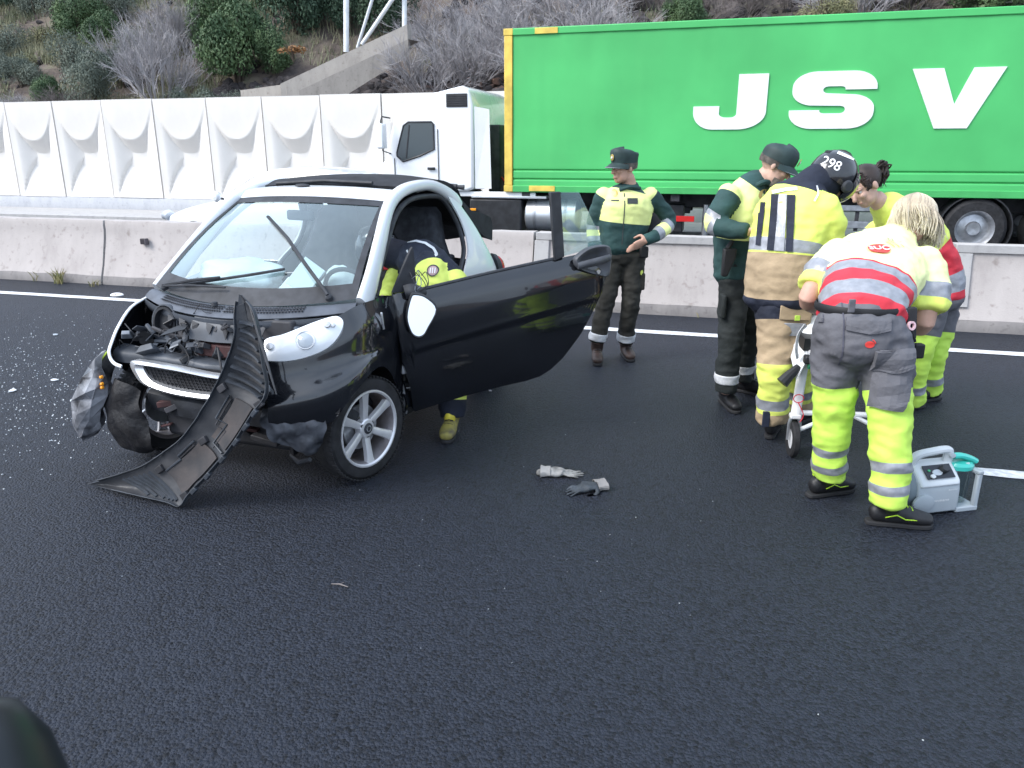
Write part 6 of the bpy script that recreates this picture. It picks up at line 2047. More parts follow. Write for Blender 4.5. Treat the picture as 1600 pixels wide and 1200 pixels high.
# ---------------------------------------------------------------- 1: officer standing behind the door
def person_standing_officer():
    g1, g2 = ground(932, 563), ground(977, 557)
    P = Person('standing officer in green and yellow jacket, hand on hip, looking left', (g1 + g2) / 2)
    p, Y = P.p, 6.33
    sd = Vector((1, .12, 0))
    torso = Loft('torso', [p(972, 388, Y), p(974, 362, Y), p(979, 325, Y), p(982, 303, Y + .01), p(985, 290, Y + .02)], [(.195, .135), (.192, .135), (.215, .15), (.175, .12), (.075, .075)], sd, 2.3)
    aR = Loft('armR', [p(1012, 303, Y), p(1033, 325, Y + .03), p(1046, 347, Y + .04), p(1030, 364, Y - .08), p(1008, 376, Y - .17)], [.074, .064, .060, .052, .045])
    aL = Loft('armL', [p(947, 303, Y), p(934, 328, Y + .03), p(929, 352, Y + .05), p(928, 375, Y + .02), p(930, 396, Y - .03)], [.078, .068, .064, .056, .047])
    lR = Loft('legR', [p(990, 395, Y), p(989, 425, Y), p(986, 470, Y - .01), p(981, 505, Y + .03), p(977, 532, Y + .07)], [(.10, .105), .095, .076, .072, .074])
    lL = Loft('legL', [p(958, 395, Y), p(954, 425, Y), p(947, 470, Y - .03), p(939, 505, Y - .03), p(933, 532, Y - .02)], [(.10, .105), .095, .076, .072, .074])
    pel = Loft('pelvis', [p(974, 378, Y), p(974, 402, Y)], [(.165, .115), (.165, .12)], sd)
    hc_ = p(975, 262, Y - .03)
    hf = Vector((-.86, -.50, -.06))
    fr = {}
    def extra(b):
        fr['f'], fr['l'], fr['u'] = head_parts(b, hc_, hf, (0, 0, 1), 1.0)
        hand_lofts(b, p(1008, 376, Y - .17), p(984, 389, Y - .19) - p(1008, 376, Y - .17), (-.1, .95, -.2), (0.4, -.2, .9), .30)
        hand_lofts(b, p(930, 396, Y - .03), (.05, -.1, -1), (.9, .2, 0), (0, -1, 0), .4)
    body_mesh(P, under(torso, [aR, aL], [lR, lL], (p(985, 296, Y), p(980, 276, Y - .02)), None), extra, M_SKIN)
    lofts = [torso, aR, aL]
    sl = [(0, .045, M_HIVP), (.045, .53, M_DGREEN), (.53, .62, M_REFL), (.62, .73, M_HIVP), (.73, .82, M_REFL), (.82, 1, M_DGREEN)]
    j = garment('jacket', lofts, {'torso': [(0, .42, M_DGREEN), (.42, .90, M_HIVP), (.90, 1, M_DGREEN)], 'armR': sl, 'armL': sl}, P.t, seed=1.0)
    tr = garment('trousers', [pel, lR, lL], {'pelvis': [(0, 1, M_BTROU)], 'legR': [(0, 1, M_BTROU)], 'legL': [(0, 1, M_BTROU)]}, P.t, fold=.010, seed=2.0)
    for a in ('legR', 'legL'): band(tr, [pel, lR, lL], a, .90, .985, M_REFLW, tr)
    for L, gg, toe in ((lL, g1, (-.05, -1, 0)), (lR, g2, (.12, -1, 0))):
        boot(P.t, 'boot', L.at(.93)[0], gg - P.base, toe, M_BOOTN)
    # collar, zip, badges, belt
    MB().tube(crv([p(968, 297, Y - .10), p(985, 292, Y - .115), p(1000, 294, Y - .06)], 4), .014, 8).build('collar', M_DGREEN, j)
    def dec(nm, me, m, u_, v_, sc=1.0, sub=2): decal(nm, me, m, j, p(u_, v_, Y - .15), (1, .12, 0), (0, .06, 1), j, .003, sub)
    dec('zip', flat_mesh([[(-.004, -.27), (.004, -.27), (.012, .25), (.004, .25)]]), M_DKPRINT, 974, 340, sub=6)
    dec('name_patch', flat_mesh([[(-.042, -.022), (.042, -.022), (.042, .022), (-.042, .022)]]), M_DKPRINT, 989, 314)
    dec('chest_tape', flat_mesh([[(-.028, -.005), (.028, -.005), (.028, .005), (-.028, .005)]]), M_DKPRINT, 962, 313)
    dec('chest_badge', flat_mesh([disc_poly(.022, 16, ry=1.3)]), M_GOLD, 963, 301)
    b = MB().tube([Vector(x) for x in crv([p(974, 386, Y) + sd * (math.cos(w) * .178) + Vector((0, 1, 0)) * (math.sin(w) * .13) for w in [2 * PI * k / 12 for k in range(12)]], 3, closed=True)], [(.022, .006)] * 36, 6, hint=(0, 0, 1))
    b.build('belt', M_BELT, tr)
    MB().box(p(1006, 394, Y - .11), (.07, .05, .09)).build('belt_pouch', M_BELT, tr, bevel=.012)
    decal('pocket_mark', flat_mesh([disc_poly(.014, 10, ry=1.5)]), M_HIVIS, tr, p(1005, 428, Y - .15), (1, 0, 0), (0, 0, 1), tr, .004, 1)
    MB().box(p(1001, 440, Y - .06), (.07, .03, .14)).build('cargo_pocket', M_BTROU, tr, bevel=.012)
    eyes(hc_, fr['f'], fr['l'], fr['u'], P.t)
    cap(P.t, hc_ + fr['u'] * .014, fr['f'], fr['l'], fr['u'])
    hair_cap(P.t, hc_, fr['f'], fr['l'], fr['u'], M_HAIRG)
person_standing_officer()

# ---------------------------------------------------------------- 2: officer bowing over the stretcher
def person_bowing_officer():
    g1, g2 = ground(1134, 633), ground(1162, 613)
    P = Person('bearded officer in peaked cap bending his head beside the firefighter', (g1 + g2) / 2)
    p, Y = P.p, 5.2
    sd = Vector((.42, .90, 0))
    torso = Loft('torso', [p(1150, 428, Y), p(1151, 395, Y), p(1160, 335, Y - .02), p(1172, 300, Y - .03), p(1188, 280, Y - .04)], [(.19, .145), (.19, .145), (.215, .165), (.175, .125), (.078, .078)], sd, 2.3)
    aN = Loft('armN', [p(1141, 302, Y - .16), p(1128, 325, Y - .20), p(1116, 350, Y - .20), p(1143, 358, Y - .30), p(1168, 362, Y - .36)], [.082, .074, .070, .060, .048])
    aF = Loft('armF', [p(1203, 298, Y + .14), p(1208, 330, Y + .16), p(1203, 360, Y + .10), p(1194, 364, Y - .05), p(1186, 365, Y - .20)], [.078, .070, .066, .056, .047])
    lN = Loft('legN', [p(1147, 432, Y - .07), p(1146, 470, Y - .08), p(1143, 525, Y - .14), p(1138, 570, Y - .14), p(1134, 610, Y - .13)], [(.105, .11), .100, .082, .076, .074])
    lF = Loft('legF', [p(1172, 432, Y + .09), p(1173, 470, Y + .09), p(1170, 525, Y + .09), p(1163, 560, Y + .12), p(1158, 592, Y + .14)], [(.105, .11), .100, .082, .076, .074])
    pel = Loft('pelvis', [p(1150, 415, Y), p(1155, 440, Y)], [(.17, .13), (.17, .135)], sd)
    hc_ = p(1212, 259, Y - .10)
    hf = Vector((.80, -.36, -.44))
    fr = {}
    def extra(b):
        fr['f'], fr['l'], fr['u'] = head_parts(b, hc_, hf, (.40, -.1, .9), 1.0)
        hand_lofts(b, p(1168, 362, Y - .36), (.8, -.25, .05), (0, .5, -.8), (.2, -.6, .6), .75)
        hand_lofts(b, p(1186, 365, Y - .20), (.3, -.8, 0), (0, .4, -.8), (-.8, -.2, .4), .6)
    body_mesh(P, under(torso, [aN, aF], [lN, lF], (p(1188, 284, Y - .04), p(1200, 270, Y - .07)), None), extra, M_SKIN2)
    lofts = [torso, aN, aF]
    sl = [(0, .06, M_HIVP), (.06, .33, M_DGREEN), (.33, .40, M_REFL), (.40, .51, M_HIVP), (.51, .585, M_REFL), (.585, 1, M_DGREEN)]
    j = garment('jacket', lofts, {'torso': [(0, .40, M_DGREEN), (.40, .90, M_HIVP), (.90, 1, M_DGREEN)], 'armN': sl, 'armF': sl}, P.t, seed=11.0)
    lt = [pel, lN, lF]
    tr = garment('trousers', lt, {'pelvis': [(0, 1, M_DTROU)], 'legN': [(0, 1, M_DTROU)], 'legF': [(0, 1, M_DTROU)]}, P.t, fold=.011, seed=12.0)
    for a in ('legN', 'legF'): band(tr, lt, a, .84, .92, M_REFLW, tr)
    boot(P.t, 'boot', lN.at(.95)[0], g1 - P.base, (.12, -1, 0), M_BOOTB)
    boot(P.t, 'boot', lF.at(.95)[0], g2 - P.base, (.75, -.65, 0), M_BOOTB)
    MB().tube(crv([p(1178, 292, Y - .15), p(1196, 284, Y - .16), p(1208, 290, Y - .08)], 4), .017, 8).build('collar', M_DGREEN, j)
    decal('chest_badge', flat_mesh([disc_poly(.026, 16, ry=1.2)]), M_GOLD, j, p(1192, 304, Y - .2), (.9, -.42, 0), (0, 0, 1), j, .003, 2)
    hp = p(1136, 402, Y - .20)
    MB().prism([hp + Vector((x, 0, z)) for x, z in ((-.035, .06), (.05, .06), (.045, .0), (.0, -.12), (-.035, -.12))], (0, -.05, 0)).build('holster', M_BELT, tr, bevel=.01)
    MB().tube([hp + Vector((-.01, -.03, .06)), hp + Vector((.02, -.03, .11))], [.018, .014], 8).build('pistol_grip', M_BELT, tr)
    b = MB().tube(crv([p(1150, 408, Y) + sd * (math.cos(w) * .185) + Vector((.9, -.42, 0)) * (math.sin(w) * .145) for w in [2 * PI * k / 12 for k in range(12)]], 3, closed=True), [(.024, .006)] * 36, 6, hint=(0, 0, 1))
    b.build('belt', M_BELT, tr)
    MB().box(p(1129, 478, Y - .16), (.03, .10, .16)).build('cargo_pocket', M_DTROU, tr, bevel=.012)
    eyes(hc_, fr['f'], fr['l'], fr['u'], P.t)
    cap(P.t, hc_ + fr['u'] * .008, fr['f'], fr['l'], fr['u'], 1.02, True)
    hair_cap(P.t, hc_, fr['f'], fr['l'], fr['u'], M_HAIRG)
    b = MB()          # short grey beard
    rows = []
    f, l, u = fr['f'], fr['l'], fr['u']
    for j_ in range(6):
        q = j_ / 5
        rows.append([hc_ + f * (math.cos(w) * (.096 - .004 * q) + .002) + l * (math.sin(w) * (.068 - .016 * q)) + u * (-.062 - .058 * q) for w in [R(-70 + 140 * i / 14) for i in range(15)]])
    MB().grid(rows, .006).build('beard', mat('grey_stubble', (.22, .18, .155), .8, var=(60, .4)), P.t)
person_bowing_officer()

# ---------------------------------------------------------------- 3: firefighter with helmet
def helmet(P, c, f, up, number=True):
    f = Vector(f).normalized()
    u = (Vector(up) - f * Vector(up).dot(f)).normalized()
    l = u.cross(f)
    c = Vector(c)
    rows = []
    n = 36
    for j in range(17):
        th = R(4 + 6.9 * j)
        row = []
        for i in range(n + 1):
            w = 2 * PI * i / n
            rx = .150 if math.cos(w) > 0 else .142
            flare = 1 + (.05 * max(0, (j - 12) / 4))
            row.append(c + f * (math.cos(w) * math.sin(th) * rx * flare) + l * (math.sin(w) * math.sin(th) * .124 * flare) + u * (math.cos(th) * .138 + .03))
        rows.append(row)
    shell = MB().grid(rows, .006).build('helmet', M_HELM, P.t)
    vis = []
    for j in range(8):
        th = R(62 + 9.5 * j)
        vis.append([c + f * (math.cos(w) * math.sin(th) * .166) + l * (math.sin(w) * math.sin(th) * .138) + u * (math.cos(th) * .15 + .02) for w in [R(-72 + 144 * i / 20) for i in range(21)]])
    MB().grid(vis, .004).build('visor', M_VISOR, shell)
    for s in (1, -1):
        MB().lathe([(.036, -.006), (.036, .008), (.026, .016), (0, .017)], c + l * .126 * s - u * .01 + f * .03, l * s, 18).build('visor_pivot', M_TRIM, shell)
    MB().tube(crv([c + f * .135 + u * .10, c + u * .176, c - f * .13 + u * .10], 5), [(.02, .012)] * 11, 8, hint=l).build('crest', M_TRIM, shell)
    return shell, f, l, u, c
def person_firefighter():
    g1, g2 = ground(1204, 680), ground(1246, 662)
    P = Person('firefighter in tan and lime jacket and black helmet marked 298', (g1 + g2) / 2)
    p, Y = P.p, 4.55
    sd = Vector((.80, -.60, 0))
    torso = Loft('torso', [p(1223, 466, Y - .04), p(1224, 430, Y - .04), p(1230, 385, Y - .02), p(1243, 335, Y + .02), p(1256, 308, Y + .05), p(1268, 292, Y + .08)], [(.225, .185), (.215, .18), (.215, .175), (.225, .17), (.18, .13), (.085, .085)], sd, 2.3)
    aN = Loft('armN', [p(1284, 322, Y - .10), p(1296, 352, Y - .08), p(1296, 392, Y - .06), p(1318, 420, Y + .10), p(1335, 440, Y + .25)], [.092, .088, .082, .070, .058])
    aF = Loft('armF', [p(1214, 318, Y + .14), p(1204, 350, Y + .22), p(1200, 390, Y + .28), p(1225, 410, Y + .38), p(1252, 415, Y + .48)], [.088, .084, .078, .066, .055])
    lN = Loft('legN', [p(1215, 478, Y - .08), p(1213, 520, Y - .12), p(1211, 572, Y - .16), p(1208, 614, Y - .14), p(1206, 654, Y - .11)], [(.118, .12), .112, .098, .094, .090])
    lF = Loft('legF', [p(1248, 478, Y + .06), p(1250, 520, Y + .06), p(1250, 570, Y + .04), p(1248, 604, Y + .08), p(1247, 636, Y + .11)], [(.118, .12), .112, .098, .094, .090])
    pel = Loft('pelvis', [p(1226, 455, Y), p(1230, 490, Y)], [(.19, .16), (.19, .16)], sd)
    hd = p(1294, 285, Y + .12)
    hf = Vector((.78, .28, -.56))
    fr = {}
    def extra(b):
        fr['f'], fr['l'], fr['u'] = head_parts(b, hd, hf, (.5, .1, .86), .98)
        hand_lofts(b, p(1335, 440, Y + .25), (.3, .4, -.5), (-.3, .5, -.5), (-.7, -.3, .2), .5)
        hand_lofts(b, p(1252, 415, Y + .48), (.8, .1, -.3), (0, .4, -.8), (.2, -.8, .2), .6)
    body_mesh(P, under(torso, [aN, aF], [lN, lF], (p(1266, 296, Y + .07), p(1282, 288, Y + .10)), None), extra, M_SKIN2)
    lofts = [torso, aN, aF]
    sl = [(0, .55, M_HIVIS), (.55, .66, M_REFL), (.66, 1, M_DGREEN)]
    j = garment('turnout_jacket', lofts, {'torso': [(0, .045, M_NAVY), (.045, .37, M_TAN), (.37, .385, M_HIVIS), (.385, .475, M_REFL), (.475, .86, M_HIVIS), (.86, 1, M_NAVY)], 'armN': sl, 'armF': sl}, P.t, fold=.010, seed=21.0)
    lt = [pel, lN, lF]
    z = [(0, .12, M_NAVY), (.12, .47, M_TAN), (.47, .77, M_HIVIS), (.77, .86, M_REFL), (.86, .90, M_HIVIS), (.90, 1, M_TAN)]
    tr = garment('turnout_trousers', lt, {'pelvis': [(0, 1, M_NAVY)], 'legN': z, 'legF': z}, P.t, fold=.013, seed=22.0)
    boot(P.t, 'boot', lN.at(.93)[0], g1 - P.base, (.35, .75, 0), M_BOOTB, shaft_r=.066, wd=.055, L=.30)
    boot(P.t, 'boot', lF.at(.93)[0], g2 - P.base, (.6, .6, 0), M_BOOTB, shaft_r=.066, wd=.055, L=.30)
    # hood / neck
    b = MB()
    loft_mesh(b, [p(1252, 306, Y + .03), p(1266, 290, Y + .07), p(1282, 282, Y + .10), p(1296, 278, Y + .12)], [(.11, .10), (.10, .10), (.105, .11), (.11, .115)], sd)
    me = remesh(b, .010, 3)
    me.materials.append(M_NAVY)
    link('hood', me, P.t)
    # back stripes: silver between two dark strips
    X = Vector((.80, -.60, 0)).normalized()
    X = Vector((.97, -.25, 0))
    def dec(nm, me, m, u_, v_, x=X, sub=3): return decal(nm, me, m, j, p(u_, v_, Y - .25), x, (.16, 0, 1), j, .010, sub)
    dec('back_strip', flat_mesh([[(-.026, -.155), (.026, -.155), (.022, .155), (-.022, .155)]]), M_REFL, 1223, 349)
    dec('dark_strip', flat_mesh([[(-.026, -.155), (.010, -.155), (.022, .155), (-.022, .155)]]), M_NAVY, 1212, 349)
    dec('dark_strip', flat_mesh([[(-.010, -.155), (.026, -.155), (.022, .155), (-.022, .155)]]), M_NAVY, 1236, 350)
    dec('dark_strip', flat_mesh([[(-.020, -.12), (.004, -.12), (.018, .12), (-.016, .12)]]), M_NAVY, 1192, 352)
    dec('shoulder_print', flat_mesh(strip_poly([(-.07, -.016), (0, 0), (.06, .006)], .018)), M_REFLW, 1233, 296)
    dec('piping', flat_mesh(strip_poly([(-.01, -.05), (.012, -.01), (.006, .035)], .010)), M_REFLW, 1280, 300)
    # thigh pocket with silver flap
    b = MB().box(p(1243, 508, Y - .19), (.165, .05, .24), Matrix.Rotation(R(-8), 3, 'Z'))
    pk = b.build('thigh_pocket', M_TAN, tr, bevel=.016)
    MB().box(p(1243, 489, Y - .223), (.172, .012, .085), Matrix.Rotation(R(-8), 3, 'Z')).build('pocket_flap', M_TAN, pk, bevel=.005)
    MB().box(p(1240, 515, Y - .223), (.13, .008, .075), Matrix.Rotation(R(-8), 3, 'Z')).build('silver_patch', M_REFL, pk, bevel=.003)
    MB().box(p(1246, 497, Y - .232), (.03, .006, .03)).build('lime_tab', M_HIVIS2, pk, bevel=.002)
    MB().box(p(1197, 655, Y - .20), (.045, .012, .10)).build('velcro_patch', M_NAVY, tr, bevel=.004)
    sh, f, l, u, c = helmet(P, p(1297, 281, Y + .12), hf, (.5, .1, .86))
    # number on the near rear side of the helmet
    vdir = (Vector((0, 0, CAM_H)) - (c + P.base)).normalized()
    Xd = Vector((.93, 0, -.36))
    Xd = (Xd - vdir * Xd.dot(vdir)).normalized()
    Yd = vdir.cross(Xd)
    tm = text_mesh('298', .075, bold=.0005)
    decal('helmet_number', tm, M_WTEXT, sh, p(1299, 256, Y + .12 - .10), Xd, Yd, sh, .004, 2)
    decal('crest_print', flat_mesh([[(-.05, -.008), (.05, -.008), (.05, .008), (-.05, .008)]]), M_WTEXT, sh, p(1322, 243, Y + .02), Xd, Yd, sh, .004, 3)
person_firefighter()

# ---------------------------------------------------------------- 4: dark-haired medic behind
def strand(b, pts, r, n=5): b.tube(crv(pts, 3), [r * (1 - .75 * (i / (3 * (len(pts) - 1))) ** 2) for i in range(3 * (len(pts) - 1) + 1)], n)
def person_ponytail():
    base = Vector((at(1440, 620, 5.1).x, 5.12, 0))
    P = Person('medic with dark ponytail in yellow shirt leaning over the stretcher', base)
    p, Y = P.p, 5.05
    sd = Vector((.35, -.93, 0))
    torso = Loft('torso', [p(1462, 462, Y + .06), p(1460, 430, Y + .06), p(1450, 400, Y + .06), p(1428, 365, Y + .04), p(1404, 341, Y + .01), p(1380, 318, Y - .02)], [(.19, .15), (.185, .14), (.185, .135), (.20, .14), (.175, .13), (.082, .082)], sd, 2.2)
    aN = Loft('armN', [p(1402, 358, Y - .16), p(1385, 385, Y - .20), p(1368, 415, Y - .20), p(1350, 435, Y - .16), p(1336, 452, Y - .12)], [.074, .068, .060, .046, .038])
    aF = Loft('armF', [p(1396, 344, Y + .20), p(1370, 360, Y + .24), p(1345, 385, Y + .24), p(1335, 415, Y + .14), p(1325, 440, Y + .04)], [.074, .068, .060, .046, .038])
    lN = Loft('legN', [p(1452, 462, Y - .02), p(1450, 500, Y - .04), p(1440, 545, Y - .06), p(1430, 590, Y - .02), p(1428, 628, Y + .02)], [(.11, .12), .105, .080, .074, .070])
    lF = Loft('legF', [p(1472, 462, Y + .14), p(1470, 500, Y + .14), p(1462, 545, Y + .12), p(1456, 580, Y + .16), p(1455, 612, Y + .2)], [(.11, .12), .105, .080, .074, .070])
    pel = Loft('pelvis', [p(1462, 440, Y + .06), p(1463, 470, Y + .06)], [(.175, .14), (.18, .15)], sd)
    hc_ = p(1352, 290, Y - .06)
    hf = Vector((-.72, -.30, -.52))
    fr = {}
    def extra(b):
        fr['f'], fr['l'], fr['u'] = head_parts(b, hc_, hf, (-.4, 0, .9), 1.04)
        hand_lofts(b, p(1336, 452, Y - .12), (-.4, .0, -.7), (-.5, 0, -.4), (-.2, -.8, .2), .6)
        hand_lofts(b, p(1325, 440, Y + .04), (-.4, .0, -.7), (-.5, 0, -.4), (-.2, .8, .2), .6)
    body_mesh(P, under(torso, [aN, aF], [lN, lF], (p(1388, 330, Y), p(1368, 310, Y - .04)), None), extra, M_SKIN2)
    lofts = [torso, Loft('armN', aN.pts[:3], aN.radii[:3]), Loft('armF', aF.pts[:3], aF.radii[:3])]
    z = [(0, .60, M_HIVIS), (.60, .80, M_REFL), (.80, 1, M_HIVIS)]
    garment('shirt', lofts, {'torso': [(0, .06, M_RED), (.06, .20, M_REFL), (.20, .47, M_RED), (.47, 1, M_HIVIS)], 'armN': z, 'armF': z}, P.t, fold=.009, seed=31.0)
    lt = [pel, lN, lF]
    zz = [(0, .34, M_GREYT), (.34, .80, M_HIVIS2), (.80, .88, M_REFL), (.88, 1, M_HIVIS2)]
    garment('trousers', lt, {'pelvis': [(0, 1, M_GREYT)], 'legN': zz, 'legF': zz}, P.t, fold=.010, seed=32.0)
    for L in (lN, lF):
        q = L.at(1.0)[0]
        boot(P.t, 'shoe', L.at(.96)[0], Vector((q.x, q.y, 0)), (-.9, -.3, 0), M_BOOTB)
    f, l, u = fr['f'], fr['l'], fr['u']
    eyes(hc_, f, l, u, P.t, .98)
    b = MB()
    rng = random.Random(8)
    ellipsoid(b, hc_ - f * .018 + u * .036, .104, .088, .092, f, l, u, 16)
    tie = hc_ - f * .118 + u * .052
    for i in range(230):          # combed back to the tie
        w = rng.uniform(0, 2 * PI)
        a0 = rng.uniform(.2, 1)
        s = hc_ + f * (.075 * math.cos(w * .5) * a0 + .012) + l * (.086 * math.sin(w)) + u * (.055 + .06 * math.cos(w))
        d0 = (s - (hc_ - f * .01 + u * .03)).normalized()
        s = hc_ - f * .012 + u * .034 + Vector((d0.dot(f) * .104, 0, 0)).x * f + l * (d0.dot(l) * .090) + u * (d0.dot(u) * .096)
        m_ = (s + tie) / 2
        m_ = hc_ + (m_ - hc_).normalized() * .112
        strand(b, [s, m_, tie], .005)
    for i in range(110):          # the tail
        e = tie + Vector((rng.gauss(.03, .022), rng.gauss(0, .022), -.10 + rng.gauss(0, .025)))
        strand(b, [tie + Vector((rng.gauss(0, .008),) * 3), tie + Vector((.052, 0, .022)) + Vector((rng.gauss(0, .012), rng.gauss(0, .012), rng.gauss(0, .01))), tie + Vector((.060, 0, -.045)) + Vector((rng.gauss(0, .016), rng.gauss(0, .016), 0)), e], .006)
    b.build('hair', M_HAIRB, P.t)
    MB().lathe([(.016, -.01), (.022, 0), (.016, .01)], tie, (.9, 0, .3), 12).build('hair_tie', M_BELT, P.t)
person_ponytail()

# ---------------------------------------------------------------- 5: blonde medic seen from behind
def person_blonde():
    g1, g2 = ground(1284, 774), ground(1383, 820)
    P = Person('blonde medic seen from behind bending over, grey and lime trousers', (g1 + g2) / 2)
    p, Y = P.p, 3.5
    sd = Vector((.98, -.18, 0))
    torso = Loft('torso', [p(1345, 500, Y + .02), p(1348, 474, Y + .10), p(1356, 445, Y + .24), p(1368, 420, Y + .40), p(1384, 396, Y + .54), p(1406, 374, Y + .62)], [(.196, .165), (.198, .155), (.222, .15), (.245, .145), (.195, .12), (.085, .085)], sd, 2.3)
    aL = Loft('armL', [p(1316, 402, Y + .45), p(1288, 428, Y + .38), p(1262, 466, Y + .30), p(1272, 480, Y + .44), p(1292, 490, Y + .58)], [.092, .080, .066, .050, .040])
    aR = Loft('armR', [p(1434, 408, Y + .42), p(1446, 445, Y + .33), p(1444, 505, Y + .24), p(1425, 512, Y + .38), p(1400, 514, Y + .52)], [.095, .088, .070, .052, .040])
    lL = Loft('legL', [p(1312, 528, Y + .04), p(1306, 575, Y + .04), p(1301, 645, Y + .05), p(1297, 695, Y + .07), p(1296, 742, Y + .10)], [(.122, .135), .110, .090, .086, .080])
    lR = Loft('legR', [p(1380, 528, Y - .03), p(1386, 580, Y - .07), p(1391, 655, Y - .14), p(1391, 726, Y - .20), p(1388, 784, Y - .22)], [(.122, .135), .112, .092, .086, .080])
    pel = Loft('pelvis', [p(1344, 484, Y + .06), p(1343, 515, Y + .02), p(1344, 545, Y)], [(.178, .155), (.205, .185), (.198, .175)], sd, 2.2)
    hc_ = p(1427, 343, Y + .62)
    hf = Vector((.30, .72, -.62))
    fr = {}
    def extra(b):
        fr['f'], fr['l'], fr['u'] = head_parts(b, hc_, hf, (.2, .4, .9), .98)
        hand_lofts(b, p(1288, 494, Y + .55), (.5, .6, -.4), (0, .4, -.8), (.7, -.3, .2), .6)
        hand_lofts(b, p(1400, 512, Y + .52), (-.4, .7, -.4), (0, .4, -.8), (-.7, -.3, .2), .6)
    body_mesh(P, under(torso, [aL, aR], [lL, lR], (p(1404, 376, Y + .6), p(1420, 356, Y + .62)), None), extra, M_SKIN)
    # show forearms properly: bare from the sleeve hem on
    lofts = [torso, Loft('armL', [aL.pts[0], aL.pts[1], aL.pts[1].lerp(aL.pts[2], .55)], [.104, .096, .086], sq=2.4), Loft('armR', [aR.pts[0], aR.pts[1], aR.pts[1].lerp(aR.pts[2], .66)], [.106, .104, .098], sq=2.4)]
    z = [(0, .60, M_HIPALE), (.60, .84, M_REFL), (.84, 1, M_HIVIS)]
    sh = garment('shirt', lofts, {'torso': [(0, .022, M_RED), (.022, .12, M_REFL), (.12, .20, M_RED), (.20, .29, M_REFL), (.29, .306, M_RED), (.306, 1, M_HIPALE)], 'armL': z, 'armR': z}, P.t, fold=.011, seed=41.0, voxel=.010)
    lt = [pel, lL, lR]
    zl = [(0, .30, M_GREYT), (.30, .74, M_HIVIS2), (.74, .80, M_REFL), (.80, .87, M_HIVIS2), (.87, .93, M_REFL), (.93, 1, M_HIVIS2)]
    zr = [(0, .31, M_GREYT), (.31, .74, M_HIVIS2), (.74, .80, M_REFL), (.80, .87, M_HIVIS2), (.87, .93, M_REFL), (.93, 1, M_HIVIS2)]
    tr = garment('trousers', lt, {'pelvis': [(0, 1, M_GREYT)], 'legL': zl, 'legR': zr}, P.t, fold=.012, seed=42.0, voxel=.010)
    lime = mat('lime_trim', (.48, .75, .04), .5)
    boot(P.t, 'safety_shoe', lL.at(.97)[0], g1 - P.base, (.85, .30, 0), M_BOOTB, L=.275, accent=lime)
    boot(P.t, 'safety_shoe', lR.at(.97)[0], g2 - P.base, (.95, -.15, 0), M_BOOTB, L=.285, accent=lime)
    # seams and pockets on the trousers
    Xp = Vector((1, -.18, 0))
    def dec(nm, me, m, u_, v_, x=Xp, y=(0, .1, 1), sub=3, tgt=None): return decal(nm, me, m, tgt or tr, p(u_, v_, Y - .30), x, y, tgt or tr, .004, sub)
    gd = mat('grey_seam', (.075, .075, .10), .85)
    def pocket(u_, v_, w, h, nm):
        o = dec(nm, flat_mesh([[(-w, -h * .55), (0, -h), (w, -h * .55), (w, h), (-w, h)]]), M_GREYT, u_, v_, sub=4)
        s = o.modifiers.new('thick', 'SOLIDIFY')
        s.thickness = .008
        s.offset = 1
        dec('pocket_seam', flat_mesh(strip_poly([(-w, h), (-w, -h * .55), (0, -h), (w, -h * .55), (w, h), (-w, h)], .006)), gd, u_, v_, sub=4)
    pocket(1284, 508, .066, .030, 'back_pocket_flap')
    pocket(1373, 516, .092, .036, 'back_pocket_flap')
    dec('seat_seam', flat_mesh(strip_poly([(-.01, .26), (-.006, .10), (.0, -.02), (.004, -.14)], .006)), gd, 1334, 535, sub=4)
    MB().box(p(1331, 478, Y - .135), (.03, .01, .06)).build('belt_loop', M_GREYT, tr, bevel=.003)
    cpk = dec('cargo_pocket', flat_mesh([[(-.075, -.15), (.05, -.15), (.07, -.11), (.07, .12), (-.075, .12)]]), M_GREYT, 1404, 596, x=(.96, -.28, 0), sub=5)
    sm = cpk.modifiers.new('thick', 'SOLIDIFY')
    sm.thickness = .018
    sm.offset = 1
    cpf = dec('cargo_flap', flat_mesh([[(-.082, -.05), (-.01, -.07), (.075, -.05), (.075, .03), (-.082, .03)]]), M_GREYT, 1405, 566, x=(.96, -.28, 0), sub=5)
    sm = cpf.modifiers.new('thick', 'SOLIDIFY')
    sm.thickness = .028
    sm.offset = 1
    dec('small_red_logo', flat_mesh([disc_poly(.016, 12, rx=1.3)]), M_SUCRED, 1372, 545)
    dec('small_red_arc', flat_mesh(strip_poly(arc(0, 0, .024, .024, 10, 70, 6), .005)), M_SUCRED, 1372, 545)
    # belt kit on her right hip
    MB().tube(crv([p(1344, 479, Y + .04) + sd * (math.cos(w) * .198) + Vector((.18, .98, 0)) * (math.sin(w) * .168) for w in [2 * PI * k / 12 for k in range(12)]], 3, closed=True), [(.02, .006)] * 36, 6, hint=(0, 0, 1)).build('belt', M_BELT, tr)
    po = MB().box(p(1416, 505, Y - .02), (.05, .11, .15), Matrix.Rotation(R(-12), 3, 'X')).build('belt_pouch', M_BELT, tr, bevel=.012)
    MB().box(p(1408, 488, Y - .04), (.05, .05, .05)).build('radio_clip', M_TRIM, tr, bevel=.008)
    MB().lathe([(.012, -.006), (.021, -.006), (.021, .006), (.012, .006)], p(1424, 509, Y - .09), (.3, -1, .2), 18, closed=True).build('tape_roll', mat('pink_tape', (.75, .50, .53), .6), po)
    MB().tube([p(1424, 516, Y - .09), p(1430, 534, Y - .09)], [.010, .006], 8).build('scissors_handle', M_BELT, po)
    MB().box(p(1434, 548, Y - .02), (.05, .04, .07)).build('black_strap_end', M_BELT, po, bevel=.008)
